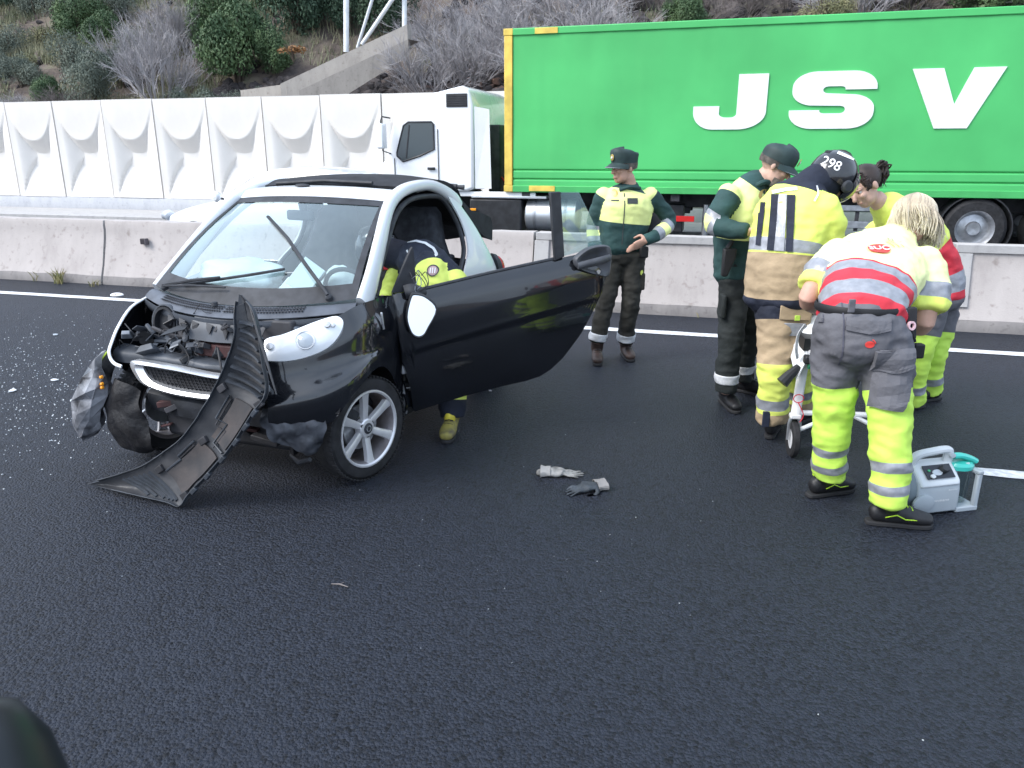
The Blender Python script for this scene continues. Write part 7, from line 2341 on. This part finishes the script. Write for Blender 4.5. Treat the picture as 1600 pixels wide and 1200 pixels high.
    # logo on the back: red disc with SUC and sound arcs
    def bk(nm, me, m, dx=0, dy=0, sub=3, lift=.009):
        X = Vector((.97, -.12, -.05)).normalized()
        Yv = Vector((.1, .72, .70))
        Yv = (Yv - X * Yv.dot(X)).normalized()
        Nn = X.cross(Yv)
        return decal(nm, me, m, sh, p(1355, 420, Y + .39) + Nn * .10 + X * dx + Yv * dy, X, Yv, sh, lift, sub)
    bk('logo_disc', flat_mesh([disc_poly(.050, 28, rx=1.02, ry=.92)]), M_SUCRED, sub=2)
    bk('logo_text', text_mesh('SUC', .050, bold=.001), M_WTEXT, sub=1, lift=.0125)
    og = mat('orange_print', (.75, .50, .10), .6)
    for k in range(3):
        bk('logo_arc', flat_mesh(strip_poly(arc(0, 0, .075 + .022 * k, .075 + .022 * k, 8, 52, 8), .006)), og, sub=1)
    bk('back_lettering', text_mesh('N', .040), M_DKPRINT, .085, .105, 1)
    bk('back_lettering', text_mesh('~', .04), M_DKPRINT, .125, .098, 1)
    # blonde bob hanging from a bowed head
    f, l, u = fr['f'], fr['l'], fr['u']
    eyes(hc_, f, l, u, P.t, .98)
    rng = random.Random(4)
    b = MB()
    ellipsoid(b, hc_ - f * .016 + u * .034, .106, .092, .092, f, l, u, 18)
    for i in range(1000):
        w = rng.uniform(0, 2 * PI)
        rad = rng.uniform(.0, .075)
        # root ring around the crown, strands fall with gravity around the skull
        cr = hc_ + u * .125 - f * .045
        a = f * math.cos(w) + l * math.sin(w)
        s0 = cr + a * .012
        q1 = hc_ + (f * math.cos(w) * .100 + l * math.sin(w) * .092) + u * .075 - f * .012
        q2 = hc_ + (f * math.cos(w) * .118 + l * math.sin(w) * .108) - f * .02 + u * .01
        ln = rng.uniform(.085, .155)
        if math.cos(w) > .55: ln *= .75
        q3 = q2 + Vector((rng.gauss(.015, .010), rng.gauss(0, .010), -ln * .55)) + a * .004
        q4 = q3 + Vector((rng.gauss(.010, .012), rng.gauss(0, .010), -ln * .50)) - a * .012
        b.cur = 1 if rng.random() < .16 else 0
        strand(b, [s0, q1, q2, q3, q4], rng.uniform(.003, .006), 4)
    b.build('hair', [M_BLONDE, M_BLONDE2], P.t)
person_blonde()

# ---------------------------------------------------------------- 6: firefighter leaning into the car
def person_in_car():
    g1, g2 = ground(706, 676), ground(742, 655)
    P = Person('firefighter in navy and lime leaning into the crashed car through its door', (g1 + g2) / 2)
    p = P.p
    sd = Vector((.5, -.85, 0))
    torso = Loft('torso', [p(720, 505, 4.70), p(704, 476, 4.72), p(682, 442, 4.80), p(662, 418, 4.86), p(646, 407, 4.92), p(632, 402, 4.96)], [(.20, .165), (.20, .16), (.205, .155), (.20, .145), (.15, .12), (.08, .08)], sd, 2.3)
    aN = Loft('armN', [p(668, 412, 4.70), p(674, 432, 4.63), p(680, 466, 4.56), p(662, 474, 4.62), p(642, 474, 4.70)], [.100, .098, .090, .070, .058])
    aF = Loft('armF', [p(640, 405, 5.00), p(622, 428, 5.02), p(612, 455, 5.0), p(606, 462, 4.9), p(600, 468, 4.84)], [.082, .078, .070, .060, .05])
    lN = Loft('legN', [p(716, 515, 4.76), p(712, 550, 4.71), p(708, 590, 4.66), p(706, 625, 4.62), p(706, 650, 4.60)], [(.115, .12), .108, .094, .086, .080])
    lF = Loft('legF', [p(728, 505, 4.78), p(716, 520, 4.66), p(700, 540, 4.60), p(692, 565, 4.72), p(690, 585, 4.80)], [(.115, .12), .108, .094, .086, .080])
    pel = Loft('pelvis', [p(722, 495, 4.67), p(726, 520, 4.67)], [(.18, .15), (.18, .15)], sd)
    hd = p(594, 394, 5.12)
    hf = Vector((-.72, .25, -.60))
    def extra(b):
        head_parts(b, hd, hf, (-.4, 0, .9), .96)
        hand_lofts(b, p(640, 470, 4.70), (-.8, .2, -.1), (0, .3, -.9), (0, -.9, .1), .6)
        hand_lofts(b, p(600, 468, 4.84), (-.7, -.3, -.2), (0, .3, -.9), (0, .9, .1), .6)
    body_mesh(P, under(torso, [aN, aF], [lN, lF], (p(634, 402, 4.95), p(612, 397, 5.04)), None), extra, M_SKIN2)
    lofts = [torso, aN, aF]
    sl = [(0, .10, M_NAVY), (.10, 1, M_HIVIS)]
    j = garment('turnout_jacket', lofts, {'torso': [(0, .40, M_HIVIS), (.40, 1, M_NAVY)], 'armN': sl, 'armF': sl}, P.t, fold=.010, seed=51.0)
    lt = [pel, lN, lF]
    z = [(0, .5, M_NAVY), (.5, .80, M_HIVIS), (.80, 1, M_NAVY)]
    garment('turnout_trousers', lt, {'pelvis': [(0, 1, M_NAVY)], 'legN': z, 'legF': z}, P.t, fold=.012, seed=52.0)
    yb = mat('yellow_rubber', (.62, .52, .05), .5, var=(20, .2))
    gs = at(690, 600, 4.80)
    gs.z = .36
    for L, g, d in ((lN, g1, (-.1, -.9, 0)), (lF, gs, (-.6, .3, 0))):
        bo = boot(P.t, 'boot', L.at(.92)[0], g - P.base, d, mat('dirty_fire_boot', (.10, .085, .06), .65, var=(14, .4, (.30, .26, .06))) if 'dirty_fire_boot' not in MATS else MATS['dirty_fire_boot'], shaft_r=.064, wd=.054)
        q = g - P.base + Vector(d).normalized() * .055 + Vector((0, 0, .115))
        b = MB()
        ellipsoid(b, q, .035, .022, .045, Vector((1, 0, 0)), Vector((0, 1, 0)), Vector((0, 0, 1)), 12)
        b.build('ankle_guard', yb, bo)
    X = Vector((.97, -.1, 0))
    def dec(nm, me, m, u_, v_, Yd, sub=2, lift=.004): return decal(nm, me, m, j, p(u_, v_, Yd), X, (0, .1, 1), j, lift, sub)
    dec('sleeve_badge', flat_mesh([disc_poly(.034, 24)]), mat('badge_pink', (.50, .33, .33), .7), 674, 423, 4.50)
    dec('badge_ring', flat_mesh(strip_poly(disc_poly(.031, 24) + disc_poly(.031, 24)[:1], .006)), M_DKPRINT, 674, 423, 4.50, lift=.006)
    for k in (-1, 0, 1):
        dec('badge_bar', flat_mesh([[(k * .013 - .003, -.016), (k * .013 + .003, -.016), (k * .013 + .003, .016), (k * .013 - .003, .016)]]), M_WTEXT, 674, 423, 4.50, lift=.0065)
    dec('white_piping', flat_mesh(strip_poly([(-.13, .035), (-.06, .042), (.0, .030), (.05, .0), (.09, -.045)], .012)), M_REFLW, 655, 388, 4.58, 3)
    dec('white_piping', flat_mesh(strip_poly([(-.02, .025), (0, 0), (.02, -.01)], .010)), M_REFLW, 634, 398, 4.62, 2)
    b = MB()
    loft_mesh(b, [p(648, 405, 4.90), p(628, 400, 4.98), p(606, 396, 5.08), p(594, 392, 5.12)], [(.10, .10), (.095, .10), (.105, .11), (.11, .115)], sd)
    me = remesh(b, .010, 3)
    me.materials.append(M_NAVY)
    link('hood', me, P.t)
    sh, f, l, u, c = helmet(P, hd + Vector((0, 0, .01)), hf, (-.4, 0, .9))
    MB().box(c + Vector((.06, -.11, -.09)), (.05, .03, .04)).build('chin_buckle', M_RED, sh, bevel=.006)
person_in_car()

# ================================================================ TORN BUMPER SKIRT leaning on the car front
M_SKIRT = mat('torn_skirt_plastic', (0.024, 0.027, 0.033), 0.42, var=(6, 0.4, (0.050, 0.050, 0.054)), bump=(22, 0.5, 0.006))
M_SKIRT2 = mat('skirt_rib_plastic', (0.040, 0.046, 0.056), 0.35, var=(9, 0.3))
M_MUD = mat('skirt_muddy_panel', (0.060, 0.050, 0.048), 0.7, var=(6, 0.4, (0.028, 0.028, 0.031)), bump=(40, 0.5, 0.004))
BR = [(0.470,0.354,1.066), (0.500,0.453,0.981), (0.535,0.496,0.784), (0.560,0.521,0.622), (0.585,0.458,0.528), (0.610,0.357,0.379), (0.635,0.219,0.221), (0.655,0.080,0.080), (0.672,0.028,0.012), (0.665,-0.071,0.018), (0.655,-0.312,0.023), (0.635,-0.611,0.020)]
BL = [(0.470,0.336,1.065), (0.500,0.338,0.979), (0.520,0.332,0.860), (0.530,0.253,0.698), (0.540,0.190,0.592), (0.555,0.097,0.461), (0.570,-0.014,0.335), (0.585,-0.135,0.245), (0.600,-0.257,0.168), (0.610,-0.382,0.115), (0.620,-0.509,0.065), (0.632,-0.622,0.026)]
carM = Matrix.Translation((CPX, CPY, 0)) @ Matrix.Rotation(CPA, 4, 'Z')
bo = carM @ Vector((0.66, 0.0, 0))
sk = thing('torn_bumper_skirt', 'torn black plastic bumper skirt standing on the road against the smashed car front', 'bumper', (bo.x, bo.y, 0), CPA)
OFF = Vector((-0.66, 0, 0))
A_, B2 = crv([Vector(p) + OFF for p in BL], 5), crv([Vector(p) + OFF for p in BR], 5)
nA = len(A_)
def skp(i, k, lift=0.0):
    """i along the skirt, k 0 upper edge .. 1 lower edge"""
    i = max(0, min(nA - 1, i))
    i0 = int(i)
    i1 = min(nA - 1, i0 + 1)
    w = i - i0
    a, c = A_[i0].lerp(A_[i1], w), B2[i0].lerp(B2[i1], w)
    p = a.lerp(c, k)
    t = (A_[min(nA - 1, i0 + 1)] - A_[max(0, i0 - 1)]).normalized()
    n_ = (c - a).cross(t)
    if n_.length > 1e-6: n_.normalize()
    if n_.x < 0: n_ = -n_
    h = -0.035 * math.sin(PI * k) * min(1, (c - a).length / .15) + lift     # channel: edges stand proud
    h += .006 * noise.noise(p * 14)
    return p + n_ * h
MB().grid([[skp(i * .5, k / 14) for k in range(15)] for i in range(2 * nA - 1)], .005).build('skirt', M_SKIRT, sk, auto=50)
def flange(k0, nm):
    MB().grid([[skp(i, k0, l_) for l_ in (0, .012, .022)] for i in range(2, nA - 3)], .004).build(nm, M_SKIRT2, sk)
flange(0.02, 'upper_flange')
flange(0.98, 'lower_flange')
def rib(i, k0, k1, h=.026, w=.009, m=None):
    MB().tube([skp(i, k0 + (k1 - k0) * j / 6, h * .4) for j in range(7)], [(w, h)] * 7, 6).build('rib', m or M_SKIRT2, sk)
for i in (6.5, 8, 9.4, 10.8, 12.2, 13.6, 15, 16.3): rib(i, .12, .92)
for i in (40.5, 42, 43.3, 44.6, 46, 47.2): rib(i, .15, .85, .012)
def panel_on(i0, i1, k0, k1, m, nm, lift=.010):
    MB().grid([[skp(i0 + (i1 - i0) * a / 8, k0 + (k1 - k0) * c / 6, lift) for c in range(7)] for a in range(9)], .006).build(nm, m, sk)
panel_on(19.5, 27, .42, .90, M_MUD, 'raised_panel')
panel_on(28.5, 37, .30, .88, M_MUD, 'raised_panel')
def line_on(pts, r, nm, m):
    MB().tube([skp(i, k, .016) for i, k in pts], r, 6).build(nm, m, sk)
line_on([(19.5, .30), (24, .30), (24, .55), (27.5, .55), (27.5, .9)], .006, 'moulded_step', M_SKIRT2)
line_on([(29, .22), (33, .22), (33, .30), (37, .30)], .006, 'moulded_step', M_SKIRT2)
line_on([(20, .36), (25, .36), (25, .62), (28, .62)], .004, 'moulded_groove', M_CHASSIS)
line_on([(29.5, .28), (34, .28)], .004, 'moulded_groove', M_CHASSIS)
for i, k in ((18.5, .12), (28.2, .35), (38, .2), (36.5, .9), (18, .95)):
    MB().box(skp(i, k, .012), (.02, .05, .035), Matrix.Rotation(R(35), 3, 'X')).build('clip', M_CHASSIS, sk, bevel=.004)
for i in (20, 22.5, 25, 28, 31, 34):
    MB().box(skp(i, 1.0, .01), (.022, .045, .022), Matrix.Rotation(R(48), 3, 'X')).build('edge_tab', M_SKIRT2, sk, bevel=.004)
MB().prism([skp(2, .5), skp(3.5, -.15), skp(8, .05), skp(7, .4)], (.01, 0, 0)).build('torn_flap', M_SKIRT, sk, bevel=.002)
MB().tube([skp(3, .8, .01), skp(8, 1.15, .02), skp(14, 1.25, .0)], [.004, .009, .004], 5).build('torn_strip', M_SKIRT, sk)
for i in range(5):
    p = skp(30 + 2.2 * i, 0.0, .01)
    MB().tube([p, p + Vector((.01, -.02 - .01 * (i % 2), -.03))], [.006, .002], 5).build('torn_shred', M_SKIRT, sk)

# ================================================================ STRETCHER
M_STW = mat('stretcher_white', (0.74, 0.74, 0.75), 0.35, coat=.3, var=(12, .06))
M_SHEET = mat('white_sheet', (0.80, 0.82, 0.84), 0.8, bump=(14, .5, .012))
M_PAD = mat('black_pad', (0.018, 0.019, 0.022), 0.5, bump=(30, .2, .004))
M_GRN = mat('green_plastic', (0.02, 0.22, 0.12), 0.4)
st0 = ground(1236, 712)
sa = R(-6)
t = thing('stretcher', 'wheeled ambulance stretcher with white frame and white sheet between the rescuers', 'stretcher', (st0.x, st0.y, 0), sa)
W2, LN_ = 0.54, 1.92
def castor(x, y, nm):
    ty = MB().lathe([(.06, -.019), (.098, -.019), (.106, -.012), (.106, .012), (.098, .019), (.06, .019)], (x, y, .106), (1, 0, .0), 28, closed=True).build('castor', M_TYRE, t)
    MB().lathe([(0, -.014), (.06, -.012), (.06, .012), (0, .014)], (x, y, .106), (1, 0, 0), 20).build('hub', M_STW, ty)
    for s in (-1, 1):
        MB().tube([(x + s * .030, y, .10), (x + s * .030, y + .004, .20), (x + s * .022, y + .006, .235)], [(.006, .011)] * 3, 6).build('fork', M_STEEL, ty)
    MB().box((x, y + .006, .245), (.062, .05, .03)).build('fork_crown', M_STW, ty, bevel=.008)
for x in (0, W2):
    for y in (0, 1.35): castor(x, y, 'c')
for x in (0, W2):
    MB().tube([(x, .006, .245), (x + (.012 if x == 0 else -.012), .02, .42), (x + (.03 if x == 0 else -.03), .05, .60)], [(.021, .028)] * 3, 10).build('leg', M_STW, t)
    MB().tube([(x, 1.35, .245), (x + (.03 if x == 0 else -.03), 1.30, .60)], .020, 10).build('leg', M_STW, t)
    MB().tube([(x + (.04 if x == 0 else -.04), -.05, .63), (x + (.04 if x == 0 else -.04), LN_, .63)], .018, 10).build('side_rail', M_STW, t)
for y in (.01, 1.35):
    MB().tube([(0, y, .265), (W2, y, .265)], .016, 10).build('cross_bar', M_STW, t)
    MB().tube([(.01, y - .015, .155), (W2 * .42, y, .262)], .013, 8).build('brace', M_STW, t)
    MB().tube([(W2 - .01, y - .015, .155), (W2 * .58, y, .262)], .013, 8).build('brace', M_STW, t)
MB().tube([(W2 / 2, .0, .265), (W2 / 2, 1.35, .265)], .016, 8).build('spine_tube', M_STW, t)
MB().box((W2 / 2, .92, .68), (.50, 1.86, .05)).build('bed_frame', M_PAD, t, bevel=.015)
mt = MB().patch([[(.0, -.02, .71), (.27, -.02, .70), (.54, -.02, .71)], [(.0, .6, .74), (.27, .6, .73), (.54, .6, .74)], [(.0, 1.25, .75), (.27, 1.25, .74), (.54, 1.25, .75)], [(.02, 1.85, .92), (.27, 1.85, .91), (.52, 1.85, .92)]], 6, 6, .07).build('mattress', M_PAD, t)
rows = []
for i in range(25):
    y = -.06 + 1.8 * i / 24
    row = []
    for j in range(25):
        w = j / 24
        x = -.035 + .61 * w
        hump = .14 * math.exp(-((x - .27) / .16) ** 2) * (1 if .1 < y < 1.5 else .55)
        z = .765 + hump + .012 * noise.noise(Vector((x * 9, y * 7, 3)))
        if w < .12: z -= .16 * (1 - w / .12) ** 1.2 + .02 * noise.noise(Vector((x * 3, y * 9, 1)))
        if w > .88: z -= .16 * ((w - .88) / .12) ** 1.2
        if i < 3: z -= (.22 if j > 2 else .12) * (1 - i / 3)
        row.append((x, y + .02 * noise.noise(Vector((x * 5, 0, 7))), z))
    rows.append(row)
MB().grid(rows, .006).build('sheet', M_SHEET, t)
MB().tube(crv([(-.03, -.02, .60), (-.05, -.05, .66), (-.05, -.06, .74), (-.02, -.06, .80)], 4), [(.016, .006)] * 13, 8).build('restraint_strap', M_REFLW, t)
MB().tube([(-.02, -.03, .55), (-.075, -.05, .50), (-.11, -.06, .46)], [.020, .030, .036], 10).build('release_knob', M_PAD, t)
MB().tube([(.02, -.06, .565), (.20, -.06, .565), (.52, -.06, .565)], [(.02, .02)] * 3, 8).build('green_pull_bar', M_GRN, t)
MB().box((.04, -.055, .60), (.09, .05, .05)).build('black_lock', M_PAD, t, bevel=.01)
MB().tube(crv([Vector((0, -.025, .36)) + Vector((.028 * math.cos(a), 0, .024 * math.sin(a))) for a in [2 * PI * k / 10 for k in range(10)]], 2, closed=True), .003, 5).build('red_cord', M_RED, t)
MB().tube(crv([(.0, -.025, .335), (.02, -.03, .30), (.035, -.03, .26), (.02, -.03, .22)], 3), .003, 5).build('red_cord', M_RED, t)
for s in (0, 1):
    MB().tube(crv([(W2 * s, .5, .66), (W2 * s, .52, .86), (W2 * s, .98, .86), (W2 * s, 1.0, .66)], 4), .012, 8).build('side_guard', M_STW, t)

# ================================================================ PORTABLE SUCTION UNIT
M_DEV = mat('device_grey', (0.36, 0.40, 0.43), 0.4, var=(7, .06), bump=(180, .1, .001))
M_DEVL = mat('device_light_grey', (0.60, 0.63, 0.65), 0.4, var=(7, .05))
M_DEVD = mat('device_dark_grey', (0.17, 0.21, 0.235), 0.45, var=(7, .1))
M_TEAL = mat('teal_plastic', (0.05, 0.50, 0.42), 0.25, coat=.4)
M_CAN = glass_mat('clear_canister', (0.70, 0.78, 0.80), 1.5)
gm = ground(1441, 808)
ma = R(13)
t = thing('suction_unit', 'grey portable medical suction unit with carry handle on the asphalt', 'medical device', (gm.x - .01, gm.y, 0), ma)
t.scale = (1.28, 1.1, .98)
# cross-section (y depth, z): front face leans back above a shoulder
sec = [(.0, .012), (-.004, .06), (-.002, .13), (.006, .175), (.030, .205), (.065, .238), (.11, .245), (.15, .225), (.165, .17), (.168, .06), (.16, .012)]
S_ = [(y, z) for y, z in sec]
MB().prism([(-.028, y, z) for y, z in S_], (.190, 0, 0)).build('housing', M_DEV, t, bevel=.010, seg=3)
MB().prism([(-.022, y, z) for y, z in ((-.0065, .155), (.002, .183), (.028, .212), (.064, .246), (.112, .254), (.155, .23), (.155, .17), (.02, .155))], (.180, 0, 0)).build('upper_shell', M_DEVL, t, bevel=.012, seg=3)
cp_ = MB()
def onslope(x, k, lift=.0):   # k 0 lower edge .. 1 upper of the sloping console
    a, c = Vector((x, .006, .190)), Vector((x, .060, .243))
    n_ = Vector((0, -.70, .715))
    return a.lerp(c, k) + n_ * (.009 + lift)
cp_.grid([[onslope(x, k) for x in (.012, .072, .132)] for k in (0.05, .5, .98)], .004)
con = cp_.build('console', mat('console_dark', (.02, .022, .03), .3), t)
nn = Vector((0, -.70, .715))
MB().lathe([(.020, 0), (.019, .016), (.015, .022), (0, .023)], onslope(.095, .62, .002), nn, 20).build('dial', M_TRIM, con)
MB().lathe([(.011, 0), (.010, .006), (0, .007)], onslope(.035, .22, .002), nn, 16).build('button', M_DEVL, con)
MB().lathe([(.006, 0), (.005, .003), (0, .004)], onslope(.03, .62, .002), nn, 12).build('green_lamp', mat('green_print', (.05, .40, .18), .4), con)
MB().lathe([(.016, 0), (.015, .003), (0, .004)], onslope(.062, .45, .002), nn, 16, sx=1.4).build('gauge', M_LAMPG, con)
hd_ = crv([(-.005, .09, .225), (-.008, .085, .270), (.015, .08, .298), (.075, .08, .308), (.125, .08, .312), (.146, .082, .298), (.150, .088, .24)], 5)
MB().tube(hd_, [(.020, .020)] * len(hd_), 10, hint=(0, 1, 0)).build('carry_handle', M_DEVL, t)
MB().lathe([(.014, 0), (.012, .01), (0, .011)], (.148, .064, .285), (0, -1, .2), 14).build('handle_pivot', M_DEV, t)
# round dark end cap on the left
MB().lathe([(.0, .042), (.06, .040), (.085, .030), (.095, .012), (.095, -.004)], (-.030, .085, .125), (-1, 0, 0), 28, hint=(0, 0, 1), sx=1.12, sy=.82).build('end_cap', M_DEVD, t)
MB().lathe([(.046, -.004), (.046, .006), (.036, .010), (0, .011)], (-.002, -.006, .078), (0, -1, 0), 24).build('side_disc', M_DEV, t)
MB().box((-.045, .085, .014), (.07, .15, .028)).build('foot', M_DEVD, t, bevel=.008)
# open bottle holder on the right: frame posts, floor, canister, teal lid
MB().box((.208, .080, .014), (.100, .160, .028)).build('holder_floor', M_DEV, t, bevel=.006)
for x, y in ((.246, .012), (.246, .150)):
    MB().box((x, y, .110), (.022, .022, .175)).build('holder_post', M_DEV, t, bevel=.006)
MB().box((.246, .080, .205), (.026, .162, .022)).build('holder_top', M_DEV, t, bevel=.006)
MB().lathe([(0, 0), (.042, .0), (.046, .01), (.050, .17), (.048, .18)], (.205, .080, .030), (0, 0, 1), 24).build('canister', M_CAN, t)
ld = MB().lathe([(.053, 0), (.054, .02), (.045, .034), (.02, .04), (0, .04)], (.205, .080, .208), (0, 0, 1), 24).build('canister_lid', M_TEAL, t)
MB().tube(crv([(.165, .075, .275), (.195, .07, .275), (.235, .068, .258), (.262, .066, .240)], 4), [(.016, .020)] * 13, 10).build('teal_spout', M_TEAL, ld)
MB().tube([(.212, .045, .205), (.212, .045, .245)], .009, 8).build('tube_port', M_DEVL, ld)
# small printed name
tm = text_mesh('weinmann', .0215)
o = link('printed_name', tm, t)
tm.materials.clear()
tm.materials.append(M_WTEXT)
o.location = (.068, -.0072, .085)
o.rotation_euler = (R(90), 0, 0)
tm = text_mesh('accuvac', .013)
o = link('printed_model', tm, t)
tm.materials.clear()
tm.materials.append(M_WTEXT)
o.location = (.122, -.0072, .138)
o.rotation_euler = (R(90), 0, 0)

# ================================================================ WORK GLOVES on the asphalt
M_GLG = mat('glove_light_grey', (0.20, 0.197, 0.19), 0.8, var=(20, .35), bump=(120, .4, .003))
M_GLD = mat('glove_dark', (0.040, 0.048, 0.058), 0.75, var=(16, .35), bump=(120, .4, .003))
def glove(label, c, d, m1, m2, curl, flip=1):
    d = Vector(d).normalized()
    s = Vector((-d.y, d.x, 0)) * flip
    t = thing('work_glove', label, 'glove', c, 0, 'work gloves on the road')
    b = MB()
    hand_lofts(b, Vector((0, 0, .022)), d, (0, 0, -.35) if curl < .3 else (0, 0, .6), s, curl, .235, .36)
    loft_mesh(b, [d * .03 + Vector((0, 0, .026)), d * .10 + Vector((0, 0, .030))], [(.044, .024), (.05, .022)], s, 12)
    me = remesh(b, .0050, 2)
    for v in me.vertices:
        q_ = v.co * 17
        v.co.x += .010 * noise.noise(q_)
        v.co.y += .012 * noise.noise(q_ + Vector((5, 0, 0)))
        v.co.z = max(.004, (v.co.z + .012 * noise.noise(v.co * 24)) * .8)
    me.materials.append(m1)
    link('glove_shell', me, t)
    rows = []
    for x, r in ((.035, .044), (.018, .042), (.0, .044), (-.02, .050)):
        rows.append([d * x + s * (math.cos(w) * r) + Vector((0, 0, max(.004, .022 + math.sin(w) * r * .48 + .004 * math.sin(5 * w + x * 60)))) for w in [2 * PI * k / 20 for k in range(21)]])
    MB().grid(rows, .004).build('cuff', m2, t)
    return t
c1, c2 = ground(850, 742), ground(940, 763)
glove('light grey work glove lying palm down with spread fingers on the asphalt', c1, (.96, -.06, 0), M_GLG, mat('glove_cuff_pale', (.27, .265, .26), .8, bump=(90, .4, .003)), .12, 1)
glove('dark work glove with pale cuff lying on the asphalt beside the light glove', c2, (-.90, -.30, 0), M_GLD, mat('glove_cuff_grey', (.22, .21, .205), .8, bump=(90, .4, .003)), .18, 1)

# ================================================================ CRUMBS OF GLASS AND DEBRIS
rng = random.Random(99)
gb = MB()
def shard(b, p, s):
    a = rng.uniform(0, 6.28)
    pts = [Vector((math.cos(a + k * 2.09 + rng.uniform(-.4, .4)), math.sin(a + k * 2.09 + rng.uniform(-.4, .4)), 0)) * s * rng.uniform(.6, 1.2) for k in range(3)]
    h = s * rng.uniform(.5, 1.1)
    vs = [p + q + Vector((0, 0, .002)) for q in pts] + [p + q * .6 + Vector((0, 0, .002 + h)) for q in pts]
    b.add(vs, [(2, 1, 0), (3, 4, 5), (0, 1, 4, 3), (1, 2, 5, 4), (2, 0, 3, 5)])
for i in range(1100):
    u, v = rng.gauss(60, 85), rng.gauss(590, 60)
    if v < 488: continue
    p = ground(u, v)
    shard(gb, p, rng.choice((.0025, .003, .004, .005, .007)))
for i in range(70):
    p = ground(rng.uniform(560, 1120), rng.uniform(600, 960))
    shard(gb, p, rng.choice((.0012, .0016, .002, .003)))
for i in range(24):
    p = ground(rng.uniform(0, 1600), rng.uniform(620, 1180))
    shard(gb, p, rng.choice((.0015, .002, .003)))
tag(gb.build('glass_crumbs', mat('broken_glass_white', (0.66, 0.70, 0.73), 0.12, coat=.5), smooth=False), 'crumbs of broken glass scattered over the asphalt round the car', 'broken glass', kind='stuff')
def bit(label, u, v, s, m, nm='plastic_fragment'):
    p = ground(u, v)
    t = thing(nm, label, 'debris', p, rng.uniform(0, 3), 'loose fragments on the road')
    n_ = rng.randrange(5, 8)
    poly = [(s * rng.uniform(.5, 1.1) * math.cos(2 * PI * k / n_), s * rng.uniform(.35, .8) * math.sin(2 * PI * k / n_)) for k in range(n_)]
    MB().prism([(x, y, .004 + .12 * max(0, x)) for x, y in poly], (0, 0, .006)).build('shell', m, t, bevel=.001)
M_FRW = mat('white_fragment', (.68, .70, .72), .4)
bit('white plastic fragment lying left of the crumpled bumper corner', 114, 627, .035, M_FRW)
bit('white fragment farther left among the glass crumbs', 84, 595, .040, M_FRW)
bit('small pale fragment near the left picture edge among glass crumbs', 18, 612, .045, M_FRW)
bit('pale fragment up the road above the glass crumbs', 86, 524, .040, mat('pale_fragment', (.38, .42, .46), .5))
bit('small pale stone near the open door bottom on the asphalt', 766, 612, .018, mat('pale_stone', (.42, .40, .42), .8))
t = thing('twig', 'small brown twig on the asphalt in the foreground', 'twig', ground(531, 915), .4)
MB().tube([(-.03, .02, .004), (0, 0, .007), (.028, -.03, .004)], [.002, .0035, .0015], 6).build('stem', M_TWIG_B, t)
MB().tube([(0, 0, .006), (.02, .008, .008)], [.002, .001], 5).build('side_shoot', M_TWIG_B, t)

# ================================================================ DARK OUT-OF-FOCUS HOUSING close to the camera
q = at(-78, 1262, 0.36)
t = thing('dark_housing', 'dark rounded out of focus object close to the camera in the lower left corner', 'object', (q.x, q.y, q.z - .06), 0)
b = MB()
b.lathe([(0, .085), (.03, .082), (.052, .066), (.062, .040), (.064, .0), (.060, -.05), (.050, -.085), (0, -.09)], (0, 0, .03), (-.35, .25, .9), 32)
b.build('shell', mat('dark_housing', (.010, .013, .016), .35), t)
MB().tube([(0, 0, -.02), (-.05, -.10, -.10)], [.03, .035], 12).build('stalk', M_BLACKP, t)
